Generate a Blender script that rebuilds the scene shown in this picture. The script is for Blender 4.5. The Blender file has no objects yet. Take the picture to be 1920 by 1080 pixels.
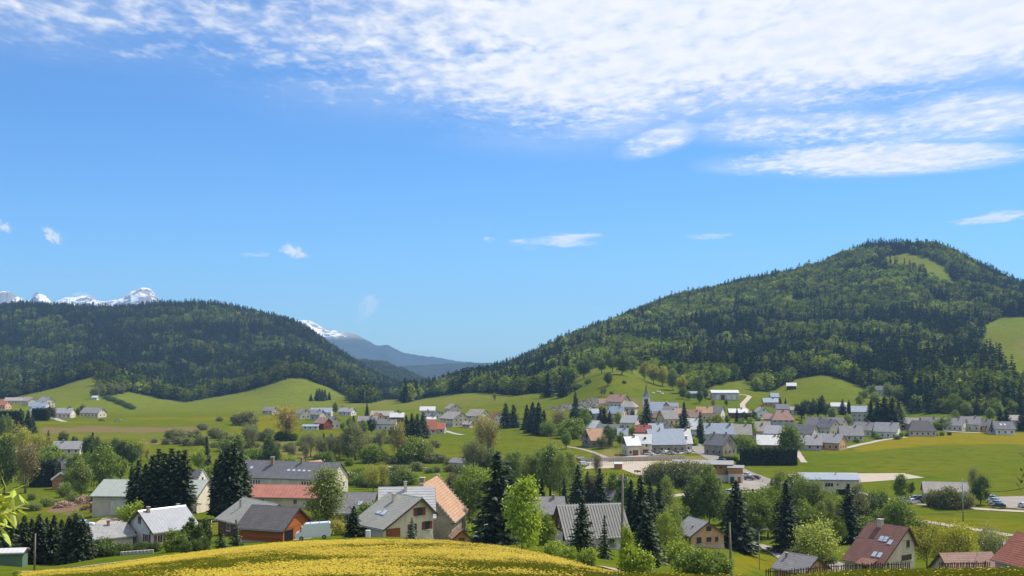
import bpy, math, random
import numpy as np
from mathutils import Matrix, Vector

# ------------------------------------------------------------------ camera
F = 2200.0                      # focal length in photograph pixels (1920 wide)
CAMZ = 45.0
PITCH = math.atan(120.0 / F)    # horizon at row 660 of 1080
SUN_AZ, SUN_EL = math.radians(58), math.radians(56)
S = bpy.context.scene
cam = bpy.data.cameras.new('camera')
cam.sensor_width = 36.0
cam.lens = 36.0 * F / 1920.0
cam.clip_start = 0.2
cam.clip_end = 60000
cam_ob = bpy.data.objects.new('camera', cam)
S.collection.objects.link(cam_ob)
cam_ob.location = (0, 0, CAMZ)
cam_ob.rotation_euler = (math.pi / 2 + PITCH, 0, 0)
S.camera = cam_ob
S.view_settings.view_transform = 'Standard'
S.view_settings.look = 'None'
S.view_settings.exposure = 0.55
S.view_settings.gamma = 1.0
S.cycles.max_bounces = 5
S.cycles.diffuse_bounces = 2
S.cycles.transparent_max_bounces = 8
S.cycles.volume_bounces = 0

# ------------------------------------------------------------------ world: clear sky, mackerel cloud deck
def build_world():
    W = bpy.data.worlds.new('World')
    S.world = W
    W.use_nodes = True
    nt = W.node_tree
    N, L = nt.nodes, nt.links
    N.clear()
    def nd(t, **k):
        n = N.new(t)
        for a, b in k.items():
            setattr(n, a, b)
        return n
    def val(x):
        n = nd('ShaderNodeValue'); n.outputs[0].default_value = x
        return n.outputs[0]
    def m(op, a, b=0.0, c=0.0, clamp=False):
        n = nd('ShaderNodeMath', operation=op, use_clamp=clamp)
        for i, q in enumerate((a, b, c)):
            if hasattr(q, 'is_output'):
                L.new(q, n.inputs[i])
            else:
                n.inputs[i].default_value = q
        return n.outputs[0]
    def ramp(x, lo, hi, a=0.0, b=1.0):
        n = nd('ShaderNodeMapRange', interpolation_type='SMOOTHSTEP')
        for i, q in enumerate((x, lo, hi, a, b)):
            if hasattr(q, 'is_output'):
                L.new(q, n.inputs[i])
            else:
                n.inputs[i].default_value = q
        return n.outputs[0]
    def noise(vec, scale, detail, rough=0.55, dist=0.0):
        n = nd('ShaderNodeTexNoise')
        L.new(vec, n.inputs['Vector'])
        n.inputs['Scale'].default_value = scale
        n.inputs['Detail'].default_value = detail
        n.inputs['Roughness'].default_value = rough
        n.inputs['Distortion'].default_value = dist
        return n.outputs['Fac']
    sky = nd('ShaderNodeTexSky', sky_type='NISHITA', sun_disc=False, sun_elevation=SUN_EL, sun_rotation=SUN_AZ,
             altitude=1000.0, air_density=1.0, dust_density=0.35, ozone_density=2.5)
    tc = nd('ShaderNodeTexCoord')
    sep = nd('ShaderNodeSeparateXYZ')
    L.new(tc.outputs['Generated'], sep.inputs[0])
    dx, dy, dz = sep.outputs
    zc = m('MAXIMUM', dz, 0.03)
    px, py = m('DIVIDE', dx, zc), m('DIVIDE', dy, zc)
    cmb = nd('ShaderNodeCombineXYZ')
    L.new(px, cmb.inputs[0]); L.new(py, cmb.inputs[1])
    p = cmb.outputs[0]
    ay = m('MAXIMUM', m('ABSOLUTE', dy), 0.08)
    A = m('DIVIDE', dx, ay)                  # lateral slope of the direction
    E = m('DIVIDE', dz, ay)                  # its rise
    # lower edge of the deck, following the wind-drawn edge across the sky
    fc = nd('ShaderNodeFloatCurve')
    L.new(m('MULTIPLY_ADD', A, 1.0, 0.5), fc.inputs['Value'])
    cv = fc.mapping.curves[0]
    def a_(u): return (u - 960) / F + 0.5
    def e_(v): return math.tan(PITCH + math.atan((540 - v) / F))
    pts = [(-160, 150), (0, 165), (220, 190), (400, 215), (520, 250), (760, 272), (900, 300), (1160, 300), (1260, 268), (1480, 258), (1700, 235), (1920, 185), (2050, 180)]
    cv.points[0].location = (0.0, e_(150)); cv.points[1].location = (1.0, e_(180))
    for u, v in pts:
        cv.points.new(a_(u), e_(v))
    fc.mapping.update()
    above = m('SUBTRACT', E, fc.outputs[0])
    cover = ramp(above, -0.028, 0.085)
    def lobe(u, v, ru, rv, tilt):
        ca, sa = math.cos(tilt), math.sin(tilt)
        ddu = m('SUBTRACT', A, (u - 960) / F)
        ddv = m('SUBTRACT', E, e_(v))
        q1 = m('DIVIDE', m('ADD', m('MULTIPLY', ddu, ca), m('MULTIPLY', ddv, sa)), ru / F)
        q2 = m('DIVIDE', m('SUBTRACT', m('MULTIPLY', ddv, ca), m('MULTIPLY', ddu, sa)), rv / F)
        r2 = m('ADD', m('MULTIPLY', q1, q1), m('MULTIPLY', q2, q2))
        return q1, q2, ramp(r2, 0.0, 1.0, 1.0, 0.0)
    for b in [(1640, 298, 420, 46, 0.04, .80), (1560, 245, 380, 60, 0.0, .62), (1830, 215, 260, 80, 0.1, .62), (1240, 262, 130, 40, 0.3, .60)]:
        cover = m('MAXIMUM', cover, m('MULTIPLY', lobe(*b[:5])[2], b[5]))
    # the right-hand half of the deck is nearly closed, the left one broken into puffs
    closed = ramp(A, -0.22, 0.16)
    pm = nd('ShaderNodeMapping'); pm.inputs['Scale'].default_value = (1.0, 0.55, 1.0); pm.inputs['Rotation'].default_value = (0, 0, 0.35)
    L.new(p, pm.inputs['Vector'])
    wob = noise(p, 1.1, 4.0)
    puff = noise(pm.outputs[0], 11.0, 3.0, 0.5, 0.25)
    fine = noise(pm.outputs[0], 30.0, 4.0, 0.6, 0.3)
    tex = m('ADD', m('MULTIPLY', puff, 0.62), m('ADD', m('MULTIPLY', fine, 0.18), m('MULTIPLY', wob, 0.20)))
    lo = m('SUBTRACT', m('SUBTRACT', 0.83, m('MULTIPLY', cover, 0.355)), m('MULTIPLY', m('MULTIPLY', closed, cover), 0.25))
    mask = ramp(m('SUBTRACT', tex, lo), -0.08, 0.27)
    mask = m('MULTIPLY', mask, ramp(cover, 0.0, 0.4))
    # veil behind the puffs
    veil = m('MULTIPLY', m('MULTIPLY', ramp(cover, 0.1, 1.0), ramp(m('ADD', wob, m('MULTIPLY', fine, .3)), 0.36, 0.80)), m('MULTIPLY_ADD', closed, 0.95, 0.2))
    mask = m('SUBTRACT', 1.0, m('MULTIPLY', m('SUBTRACT', 1.0, mask), m('SUBTRACT', 1.0, veil)))
    def blob(u, v, ru, rv, tilt, dens):
        q1, q2, g = lobe(u, v, ru, rv, tilt)
        cc = nd('ShaderNodeCombineXYZ')
        L.new(m('ADD', m('MULTIPLY', q1, 1.5), u * .37), cc.inputs[0]); L.new(m('ADD', q2, v * .53), cc.inputs[1])
        nn = noise(cc.outputs[0], 1.5, 5.0, 0.62, 0.5)
        return m('MULTIPLY', ramp(m('ADD', g, m('MULTIPLY', m('SUBTRACT', nn, .5), 2.4)), 0.45, 1.25), dens)
    for b in [(95, 443, 34, 17, -0.65, 0.9), (548, 472, 40, 19, -0.3, 0.95), (1045, 450, 130, 20, 0.05, 0.8), (1330, 443, 70, 9, 0.04, 0.4),
              (690, 576, 30, 40, -0.75, 0.5), (1875, 407, 130, 17, 0.12, 0.75), (4, 425, 26, 15, -0.5, 0.8), (155, 555, 30, 10, -0.2, 0.7), (475, 478, 44, 9, 0.0, 0.35), (915, 449, 18, 8, 0, .4)]:
        mask = m('MAXIMUM', mask, blob(*b))
    mask = m('MULTIPLY', mask, ramp(dz, 0.01, 0.05))
    mix = nd('ShaderNodeMix', data_type='RGBA')
    L.new(m('MULTIPLY', mask, 0.94), mix.inputs['Factor'])
    # deepen the blue of the clear air a little
    tint = nd('ShaderNodeMix', data_type='RGBA', blend_type='MULTIPLY')
    tint.inputs['Factor'].default_value = 1.0
    L.new(sky.outputs[0], tint.inputs['A'])
    tint.inputs['B'].default_value = SKY_TINT
    L.new(tint.outputs['Result'], mix.inputs['A'])
    cc_ = nd('ShaderNodeMix', data_type='RGBA')
    L.new(ramp(puff, 0.3, 0.7), cc_.inputs['Factor'])
    cc_.inputs['A'].default_value = (CLOUD * .86, CLOUD * .91, CLOUD * 1.0, 1); cc_.inputs['B'].default_value = (CLOUD * 1.02, CLOUD * 1.02, CLOUD * 1.02, 1)
    L.new(cc_.outputs['Result'], mix.inputs['B'])
    bg = nd('ShaderNodeBackground')
    bg.inputs['Strength'].default_value = SKY_STR
    out = nd('ShaderNodeOutputWorld')
    L.new(mix.outputs['Result'], bg.inputs['Color'])
    L.new(bg.outputs[0], out.inputs['Surface'])
HAZE = 6.8e-5
SKY_STR = 0.10
SKY_TINT = (0.41, 0.73, 1.06, 1)
CLOUD = 7.0
build_world()

sl = bpy.data.lights.new('sun', 'SUN')
sl.energy = 4.2
sl.angle = math.radians(0.53)
sl.color = (1.0, 0.955, 0.88)
sun_ob = bpy.data.objects.new('sun', sl)
S.collection.objects.link(sun_ob)
SUN = Vector((math.sin(SUN_AZ) * math.cos(SUN_EL), math.cos(SUN_AZ) * math.cos(SUN_EL), math.sin(SUN_EL)))
sun_ob.rotation_euler = SUN.to_track_quat('Z', 'Y').to_euler()
sun_ob.location = (200, 200, 400)

# ------------------------------------------------------------------ helpers
rng = np.random.default_rng(11)
random.seed(5)
COL = S.collection

def slope_of(v):
    return math.tan(PITCH + math.atan((540 - v) / F))
def z_of(Y, v):
    return CAMZ + Y * slope_of(v)
def x_of(u, Y, z):
    return (u - 960) / F * (Y * math.cos(PITCH) + (z - CAMZ) * math.sin(PITCH))
def project(x, Y, z):
    zz = z - CAMZ
    c = Y * math.cos(PITCH) + zz * math.sin(PITCH)
    up = -Y * math.sin(PITCH) + zz * math.cos(PITCH)
    return 960 + F * x / c, 540 - F * up / c

def hash2(ix, iy, s=0):
    h = (ix.astype(np.int64) * 374761393 + iy.astype(np.int64) * 668265263 + s * 1274126177) & 0xffffffff
    h = ((h ^ (h >> 13)) * 1274126177) & 0xffffffff
    return ((h ^ (h >> 16)) & 0xffffff) / float(0xffffff)
def vnoise(x, y, s=0):
    x = np.asarray(x, float); y = np.asarray(y, float)
    ix, iy = np.floor(x), np.floor(y)
    fx, fy = x - ix, y - iy
    fx = fx * fx * (3 - 2 * fx); fy = fy * fy * (3 - 2 * fy)
    a, b = hash2(ix, iy, s), hash2(ix + 1, iy, s)
    c, d = hash2(ix, iy + 1, s), hash2(ix + 1, iy + 1, s)
    return (a * (1 - fx) + b * fx) * (1 - fy) + (c * (1 - fx) + d * fx) * fy
def fbm(x, y, s=0, oct=4):
    t, a, n = 0, 0.5, 0
    for i in range(oct):
        t = t + a * vnoise(x * 2 ** i, y * 2 ** i, s + i * 17); n += a; a *= 0.5
    return t / n

def pchip(xs, ys, xq):
    xs = np.asarray(xs, float); ys = np.asarray(ys, float)
    h = np.diff(xs); d = np.diff(ys, axis=0) / h.reshape((-1,) + (1,) * (ys.ndim - 1))
    m = np.zeros_like(ys)
    hh = h.reshape((-1,) + (1,) * (ys.ndim - 1))
    w1, w2 = 2 * hh[1:] + hh[:-1], hh[1:] + 2 * hh[:-1]
    with np.errstate(divide='ignore', invalid='ignore'):
        mm = (w1 + w2) / (w1 / d[:-1] + w2 / d[1:])
    m[1:-1] = np.where(d[:-1] * d[1:] > 0, mm, 0)
    m[0] = d[0]; m[-1] = d[-1]
    i = np.clip(np.searchsorted(xs, xq) - 1, 0, len(xs) - 2)
    t = np.clip((xq - xs[i]) / h[i], 0, 1)
    t = t.reshape((-1,) + (1,) * (ys.ndim - 1)); hi = h[i].reshape(t.shape)
    return ((1 + 2 * t) * (1 - t) ** 2 * ys[i] + t * (1 - t) ** 2 * hi * m[i]
            + t * t * (3 - 2 * t) * ys[i + 1] + t * t * (t - 1) * hi * m[i + 1])

def mesh_np(name, verts, faces, mats=(), smooth=False, fmat=None):
    """verts (n,3); faces: (m,k) array or list of lists"""
    me = bpy.data.meshes.new(name)
    if isinstance(faces, np.ndarray):
        k = faces.shape[1]; nf = len(faces)
        me.vertices.add(len(verts)); me.vertices.foreach_set('co', np.asarray(verts, np.float32).ravel())
        me.loops.add(nf * k); me.loops.foreach_set('vertex_index', faces.astype(np.int32).ravel())
        me.polygons.add(nf)
        me.polygons.foreach_set('loop_start', np.arange(0, nf * k, k, dtype=np.int32))
        me.update(calc_edges=True)
    else:
        me.from_pydata([tuple(map(float, v)) for v in verts], [], [tuple(f) for f in faces])
        me.update()
    for mt in mats:
        me.materials.append(mt)
    if fmat is not None:
        me.polygons.foreach_set('material_index', np.asarray(fmat, np.int32))
    if smooth:
        me.polygons.foreach_set('use_smooth', np.ones(len(me.polygons), bool))
    return me

def ob(name, me, parent=None, loc=None, rz=None, kind=None, label=None, cat=None, group=None, color=None):
    o = bpy.data.objects.new(name, me)
    COL.objects.link(o)
    if parent is not None: o.parent = parent
    if loc is not None: o.location = loc
    if rz is not None: o.rotation_euler = (0, 0, rz)
    if kind: o['kind'] = kind
    if label: o['label'] = label
    if cat: o['category'] = cat
    if group: o['group'] = group
    if color is not None: o.color = tuple(color) + ((1,) if len(color) == 3 else ())
    return o

# ---- materials
MATS = {}
class NT:
    def __init__(s, name):
        s.m = bpy.data.materials.new(name); s.m.use_nodes = True
        s.t = s.m.node_tree; s.N = s.t.nodes; s.L = s.t.links
        s.N.clear()
        s.out = s.N.new('ShaderNodeOutputMaterial')
    def n(s, t, **k):
        q = s.N.new(t)
        for a, b in k.items(): setattr(q, a, b)
        return q
    def put(s, sock, v):
        if hasattr(v, 'is_output'): s.L.new(v, sock)
        elif isinstance(v, tuple) and len(v) == 3 and sock.type == 'RGBA': sock.default_value = v + (1,)
        else: sock.default_value = v
    def math(s, op, a, b=0.0, clamp=False):
        q = s.n('ShaderNodeMath', operation=op, use_clamp=clamp)
        s.put(q.inputs[0], a); s.put(q.inputs[1], b)
        return q.outputs[0]
    def coords(s, kind='Object', scale=(1, 1, 1)):
        tc = s.n('ShaderNodeTexCoord')
        mp = s.n('ShaderNodeMapping'); mp.inputs['Scale'].default_value = scale
        s.L.new(tc.outputs[kind], mp.inputs['Vector'])
        return mp.outputs[0]
    def pos(s, scale=(1, 1, 1)):
        g = s.n('ShaderNodeNewGeometry')
        mp = s.n('ShaderNodeMapping'); mp.inputs['Scale'].default_value = scale
        s.L.new(g.outputs['Position'], mp.inputs['Vector'])
        return mp.outputs[0]
    def noise(s, vec, scale, detail=3, rough=0.55, dist=0.0):
        q = s.n('ShaderNodeTexNoise')
        s.L.new(vec, q.inputs['Vector'])
        q.inputs['Scale'].default_value = scale; q.inputs['Detail'].default_value = detail
        q.inputs['Roughness'].default_value = rough; q.inputs['Distortion'].default_value = dist
        return q.outputs['Fac']
    def ramp(s, x, lo, hi, a=0.0, b=1.0):
        q = s.n('ShaderNodeMapRange', interpolation_type='SMOOTHSTEP')
        for i, v in enumerate((x, lo, hi, a, b)): s.put(q.inputs[i], v)
        return q.outputs[0]
    def mix(s, f, a, b, mode='MIX'):
        q = s.n('ShaderNodeMix', data_type='RGBA', blend_type=mode)
        s.put(q.inputs['Factor'], f); s.put(q.inputs['A'], a); s.put(q.inputs['B'], b)
        return q.outputs['Result']
    def bsdf(s, col, rough=0.8, spec=0.3, metal=0.0, normal=None):
        q = s.n('ShaderNodeBsdfPrincipled')
        s.put(q.inputs['Base Color'], col); s.put(q.inputs['Roughness'], rough)
        s.put(q.inputs['Specular IOR Level'], spec); s.put(q.inputs['Metallic'], metal)
        if normal is not None: s.L.new(normal, q.inputs['Normal'])
        s.L.new(q.outputs[0], s.out.inputs['Surface'])
        return q
    def bump(s, h, dist, strength=1.0):
        q = s.n('ShaderNodeBump'); q.inputs['Distance'].default_value = dist; q.inputs['Strength'].default_value = strength
        s.L.new(h, q.inputs['Height'])
        return q.outputs[0]

def leaf_mat(name, source, trans=0.3, var=0.35):
    """source: 'object' tint from the object's colour, 'inst' tint stored on the instanced point"""
    t = NT(name)
    if source == 'object':
        col = t.n('ShaderNodeObjectInfo').outputs['Color']
    else:
        a = t.n('ShaderNodeAttribute', attribute_type='INSTANCER', attribute_name='tint')
        col = a.outputs['Color']
    g = t.n('ShaderNodeNewGeometry')
    # leaf by leaf difference of tone
    hv = t.n('ShaderNodeHueSaturation')
    t.L.new(col, hv.inputs['Color'])
    t.put(hv.inputs['Value'], t.ramp(g.outputs['Random Per Island'], 0, 1, 1 - var, 1 + var))
    t.put(hv.inputs['Hue'], t.ramp(g.outputs['Random Per Island'], 0, 1, 0.485, 0.51))
    d = t.n('ShaderNodeBsdfDiffuse'); t.L.new(hv.outputs[0], d.inputs[0])
    tr = t.n('ShaderNodeBsdfTranslucent')
    t.L.new(t.mix(1.0, hv.outputs[0], (1.15, 1.1, 0.55), 'MULTIPLY'), tr.inputs[0])
    mx = t.n('ShaderNodeMixShader'); mx.inputs[0].default_value = trans
    t.L.new(d.outputs[0], mx.inputs[1]); t.L.new(tr.outputs[0], mx.inputs[2])
    if source != 'object':
        t.L.new(mx.outputs[0], t.out.inputs['Surface'])
        MATS[name] = t.m
        return t.m
    gl = t.n('ShaderNodeBsdfGlossy'); gl.inputs['Roughness'].default_value = 0.5
    gl.inputs['Color'].default_value = (1, 1, 1, 1)
    m2 = t.n('ShaderNodeMixShader'); m2.inputs[0].default_value = 0.02
    t.L.new(mx.outputs[0], m2.inputs[1]); t.L.new(gl.outputs[0], m2.inputs[2])
    t.L.new(m2.outputs[0], t.out.inputs['Surface'])
    MATS[name] = t.m
    return t.m
leaf_mat('leaf', 'object', 0.32); leaf_mat('needle', 'object', 0.10)
leaf_mat('leaf_wood', 'inst', 0.25); leaf_mat('needle_wood', 'inst', 0.08)

def plain(name, col, rough=0.8, spec=0.25, metal=0.0, var=0.12, scale=1.2, bump=0.0, bscale=8.0, streak=False):
    if name in MATS: return MATS[name]
    t = NT(name)
    v = t.coords('Object', (1, 1, 0.35) if streak else (1, 1, 1))
    n1 = t.noise(v, scale, 4); n2 = t.noise(v, scale * 7, 3)
    f = t.math('ADD', t.math('MULTIPLY', n1, 0.65), t.math('MULTIPLY', n2, 0.35))
    k = t.ramp(f, 0.28, 0.72, 1 - var, 1 + var * 0.6)
    q = t.n('ShaderNodeCombineColor')
    for i in range(3): t.L.new(t.math('MULTIPLY', k, col[i]), q.inputs[i])
    nrm = t.bump(t.noise(v, bscale, 3), bump) if bump else None
    t.bsdf(q.outputs[0], rough, spec, metal, nrm)
    MATS[name] = t.m
    return t.m
def tinted(name, rough=0.4, spec=0.5, metal=0.0, coat=0.0):
    """colour taken from the object"""
    t = NT(name)
    b = t.bsdf(t.n('ShaderNodeObjectInfo').outputs['Color'], rough, spec, metal)
    b.inputs['Coat Weight'].default_value = coat
    MATS[name] = t.m
    return t.m
# ------------------------------------------------------------------ terrain: hillside, valley floor and the two wooded hills
def C(u, near, far):
    """one column of the valley section: near part as (distance, height), far part as (distance, image row)"""
    pts = list(near) + [(Y, z_of(Y, v)) for Y, v in far]
    return u, [p[0] for p in pts], [p[1] for p in pts]
def cz(Y, v): return (Y, z_of(Y, v))
COLS = [
 C(-420, [(0, 43.2), (30, 37), (60, 30), (110, 22), (165, 16), (250, 7), (330, 1.5), (420, -1)], [(800, 785), (1050, 767), (1250, 755), (1500, 740), (2000, 668), (2600, 592), (3600, 640)]),
 C(0, [(0, 43.3), (30, 38), (60, 31.5), cz(100, 1100), cz(140, 1064), cz(190, 1045), (250, 6), (330, 1.0), (420, -1)], [(800, 785), (1050, 765), (1250, 752), (1500, 737), (2000, 662), (2600, 588), (3600, 640)]),
 C(100, [(0, 43.3), (30, 38.2), cz(60, 1098), cz(105, 1077), cz(150, 1066), cz(200, 1030), (250, 7.5), (330, 1.5), (420, -1)], [(800, 785), (1050, 763), (1250, 742), (1470, 724), (1600, 712), (2000, 655), (2600, 588), (3600, 640)]),
 C(180, [(0, 43.3), (30, 38.3), cz(60, 1092), cz(110, 1071), cz(150, 1054), cz(200, 1022), (255, 9), (330, 2.5), (420, -1)], [(800, 785), (1050, 764), (1250, 736), (1450, 706), (1600, 699), (2000, 650), (2600, 587), (3600, 640)]),
 C(260, [(0, 43.3), (30, 38.4), cz(60, 1088), cz(110, 1059), cz(150, 1045), cz(200, 1018), (260, 9.5), (330, 3), (420, -1)], [(800, 785), (1050, 768), (1200, 752), (1400, 733), (1600, 712), (2000, 655), (2600, 585), (3600, 640)]),
 C(350, [(0, 43.3), (30, 38.5), cz(60, 1084), cz(110, 1047), cz(160, 1033), (210, 12.5), (265, 9.2), (330, 5), (420, -1)], [(800, 785), (1050, 768), (1200, 759), (1350, 752), (1500, 742), (2000, 657), (2600, 581), (3600, 640)]),
 C(450, [(0, 43.3), (30, 38.5), cz(60, 1081), cz(112, 1034), cz(165, 1024), (215, 12.5), (270, 9), (330, 6), (420, -1)], [(800, 785), (1050, 766), (1300, 745), (1450, 736), (2000, 668), (2600, 590), (3600, 640)]),
 C(545, [(0, 43.3), (30, 38.6), cz(60, 1078), cz(113, 1024), cz(172, 1016), (215, 12.5), (270, 9), (330, 6), (420, -1)], [(800, 785), (1050, 768), (1250, 742), (1400, 709), (1600, 700), (2000, 665), (2600, 609), (3600, 650)]),
 C(630, [(0, 43.3), (30, 38.7), cz(60, 1077), cz(114, 1020), cz(168, 1011), (215, 12.5), (270, 8.5), (330, 5), (420, -1)], [(800, 785), (1050, 768), (1250, 751), (1450, 731), (1700, 717), (2100, 688), (2500, 668), (3600, 700)]),
 C(720, [(0, 43.3), (30, 38.7), cz(60, 1076), cz(115, 1018), cz(168, 1006), (215, 12), (270, 7), (330, 3), (420, -1)], [(800, 787), (1000, 768), (1200, 755), (1500, 755), (1900, 745), (2300, 724), (3600, 740)]),
 C(800, [(0, 43.3), (30, 38.7), cz(60, 1076), cz(115, 1018.5), cz(168, 1010), (220, 11), (280, 4), (330, 1), (420, -1)], [(700, 805), (900, 775), (1100, 752), (1250, 750), (1500, 741), (1700, 738), (2300, 745), (3600, 735)]),
 C(880, [(0, 43.3), (30, 38.7), cz(60, 1077), cz(114, 1024), cz(165, 1020), (220, 8.5), (280, 3), (330, 0), (420, -1)], [(700, 805), (900, 770), (1050, 748), (1150, 739), (1400, 727), (1700, 722), (2300, 735), (3600, 735)]),
 C(960, [(0, 43.3), (30, 38.6), cz(60, 1079), cz(112, 1034), cz(150, 1037), (200, 12.0), (280, 3.6), (330, 0.3), (420, -1)], [(560, 840), (700, 800), (900, 760), (1000, 745), (1100, 739), (1500, 712), (1850, 700), (2400, 715), (3600, 740)]),
 C(1050, [(0, 43.3), (30, 38.4), cz(60, 1083), cz(112, 1053), cz(150, 1053), (200, 12.6), (280, 3.6), (330, 0.3), (420, -1)], [(520, 855), (650, 812), (800, 775), (900, 750), (980, 737), (1200, 706), (1600, 669), (1900, 657), (2500, 675), (3600, 740)]),
 C(1150, [(0, 43.3), (30, 38.2), cz(60, 1090), cz(112, 1078), cz(150, 1068), (200, 11.8), (280, 3.4), (330, 0.3), (420, -1)], [(520, 854), (620, 820), (760, 777), (850, 737), (950, 700), (1000, 697), (1200, 685), (1600, 639), (2000, 616), (2600, 636), (3600, 740)]),
 C(1250, [(0, 43.3), (30, 38.0), cz(60, 1094), cz(112, 1079), cz(150, 1066), (200, 8.6), (260, 4.2), (330, 0), (420, -1)], [(520, 854), (620, 822), (760, 777), (850, 747), (950, 724), (1100, 704), (1500, 648), (2000, 579), (2150, 575), (2700, 605), (3600, 740)]),
 C(1350, [(0, 43.3), (30, 38.0), cz(60, 1094), cz(112, 1092), cz(150, 1080), (200, 6.6), (260, 3.2), (330, -0.4), (420, -1)], [(520, 854), (620, 820), (780, 767), (900, 738), (1000, 716), (1200, 692), (1600, 622), (2100, 553), (2250, 547), (2800, 580), (3600, 740)]),
 C(1450, [(0, 43.3), (30, 38.1), cz(65, 1096), cz(112, 1096), cz(150, 1092), (205, 2.5), (260, 0), (330, -1), (420, -1)], [(620, 817), (780, 770), (900, 746), (1000, 731), (1200, 692), (1600, 612), (2100, 534), (2300, 528), (2800, 565), (3600, 740)]),
 C(1550, [(0, 43.3), (30, 38.3), cz(65, 1084), cz(112, 1090), cz(150, 1090), (205, 3.2), (260, 0), (330, -1), (420, -1)], [(620, 822), (720, 797), (850, 767), (950, 732), (1050, 708), (1250, 672), (1600, 606), (2100, 516), (2300, 503), (2900, 545), (3600, 740)]),
 C(1650, [(0, 43.3), (30, 38.4), cz(65, 1080), cz(112, 1086), cz(150, 1086), (215, 4.0), (260, 0.5), (330, -1), (420, -1)], [(650, 818), (760, 795), (900, 757), (1050, 722), (1250, 676), (1600, 600), (2000, 500), (2250, 474), (2900, 520), (3600, 740)]),
 C(1750, [(0, 43.3), (30, 38.5), cz(65, 1079), cz(112, 1082), cz(150, 1080), (215, 3.5), (260, 0.3), (330, -1), (420, -1)], [(650, 818), (760, 790), (900, 747), (1050, 713), (1250, 672), (1600, 600), (2000, 505), (2250, 464), (2900, 520), (3600, 740)]),
 C(1850, [(0, 43.3), (30, 38.5), cz(65, 1078), cz(112, 1080), cz(150, 1076), (215, 3.5), (260, 0.3), (330, -1), (420, -1)], [(650, 820), (760, 786), (900, 738), (1050, 702), (1250, 662), (1600, 599), (2000, 538), (2300, 514), (2900, 560), (3600, 740)]),
 C(1930, [(0, 43.3), (30, 38.5), cz(65, 1077), cz(112, 1080), cz(150, 1076), (215, 3.5), (260, 0.3), (330, -1), (420, -1)], [(650, 820), (760, 786), (900, 738), (1050, 702), (1250, 652), (1600, 596), (2000, 566), (2300, 549), (2900, 590), (3600, 740)]),
 C(2500, [(0, 43.3), (30, 38.5), (65, 33), (112, 25), (150, 17), (215, 4), (260, 0.3), (330, -1), (420, -1)], [(650, 820), (760, 790), (900, 745), (1050, 710), (1250, 680), (1600, 640), (2000, 620), (2300, 610), (2900, 640), (3600, 740)]),
]
YG = np.concatenate([np.arange(0, 300, 2.0), np.arange(300, 1000, 5.0), np.arange(1000, 3601, 10.0)])
UG = np.arange(-420, 2501, 10.0)
_T = np.stack([pchip(c[1], c[2], YG) for c in COLS])            # columns x Y
_T = pchip([c[0] for c in COLS], _T, UG)                        # U x Y
for _ in range(3):                                              # soften the seams between columns
    _T[1:-1] = 0.25 * _T[:-2] + 0.5 * _T[1:-1] + 0.25 * _T[2:]
# gullies and swells on the wooded hills
_uu, _yy = np.meshgrid(UG, YG, indexing='ij')
_xx = (_uu - 960) / F * _yy
_T += (fbm(_xx / 130, _yy / 130, 3) - 0.5) * 26 * np.clip((_yy - 1150) / 500, 0, 1) * (1 - .75 * np.exp(-((_uu - 800) / 130) ** 2))
_T += (fbm(_xx / 60, _yy / 60, 9, 2) - 0.5) * 1.3 * np.clip((_yy - 330) / 200, 0, 1)

def H(x, Y):
    x = np.asarray(x, float); Y = np.asarray(Y, float)
    Yc = np.clip(Y, 0, 3599)
    u = np.clip(960 + F * x / np.maximum(Yc, 25.0), UG[0], UG[-1] - 0.01)
    fi = (u - UG[0]) / 10.0
    i = fi.astype(int); fu = fi - i
    fj = np.interp(Yc, YG, np.arange(len(YG)))
    j = np.minimum(fj.astype(int), len(YG) - 2); fy = fj - j
    z = (_T[i, j] * (1 - fu) + _T[i + 1, j] * fu) * (1 - fy) + (_T[i, j + 1] * (1 - fu) + _T[i + 1, j + 1] * fu) * fy
    return z + np.where(Y < 0, -Y * 0.16, 0)
def h1(x, Y): return float(H(np.array([x]), np.array([Y]))[0])

_ys = np.concatenate([np.arange(45, 400, 0.5), np.arange(400, 1200, 1.0), np.arange(1200, 3500, 4.0)])
def ground_at(u, v, ymin=45.0):
    """first point of the ground seen at a pixel of the photograph"""
    ys = _ys[_ys >= ymin]
    zr = CAMZ + ys * slope_of(v)
    xr = (u - 960) / F * (ys * math.cos(PITCH) + (zr - CAMZ) * math.sin(PITCH))
    hit = np.nonzero(H(xr, ys) >= zr)[0]
    k = hit[0] if len(hit) else len(ys) - 1
    return Vector((xr[k], ys[k], h1(xr[k], ys[k])))
def at_depth(u, Y):
    """ground point in the column u at distance Y"""
    z = 0.0
    x = (u - 960) / F * Y
    for _ in range(3):
        z = h1(x, Y); x = x_of(u, Y, z)
    return Vector((x, Y, z))

nA, nY = 440, 540
_t = np.linspace(0, 1, nY)
_Y = -80 + 80 * np.exp(_t * math.log((3600 + 80) / 80.0))
_Y = np.concatenate([[-90, -60, -30, -12], _Y]); nY = len(_Y)
_a = np.linspace(-0.78, 0.78, nA)
_AY, _AA = np.meshgrid(_Y, _a, indexing='ij')
_X = _AA * np.maximum(_AY + 110, 60)
_Z = H(_X, _AY)
gv = np.stack([_X.ravel(), _AY.ravel(), _Z.ravel()], 1)
_i = np.arange(nY * nA).reshape(nY, nA)
gf = np.stack([_i[:-1, :-1].ravel(), _i[:-1, 1:].ravel(), _i[1:, 1:].ravel(), _i[1:, :-1].ravel()], 1)

def inside(poly, u, v):
    r = np.zeros(np.shape(u), bool)
    n = len(poly)
    for k in range(n):
        x1, y1 = poly[k]; x2, y2 = poly[(k + 1) % n]
        if y1 == y2: continue
        c = ((y1 > v) != (y2 > v)) & (u < (x2 - x1) * (v - y1) / (y2 - y1) + x1)
        r ^= c
    return r

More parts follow.
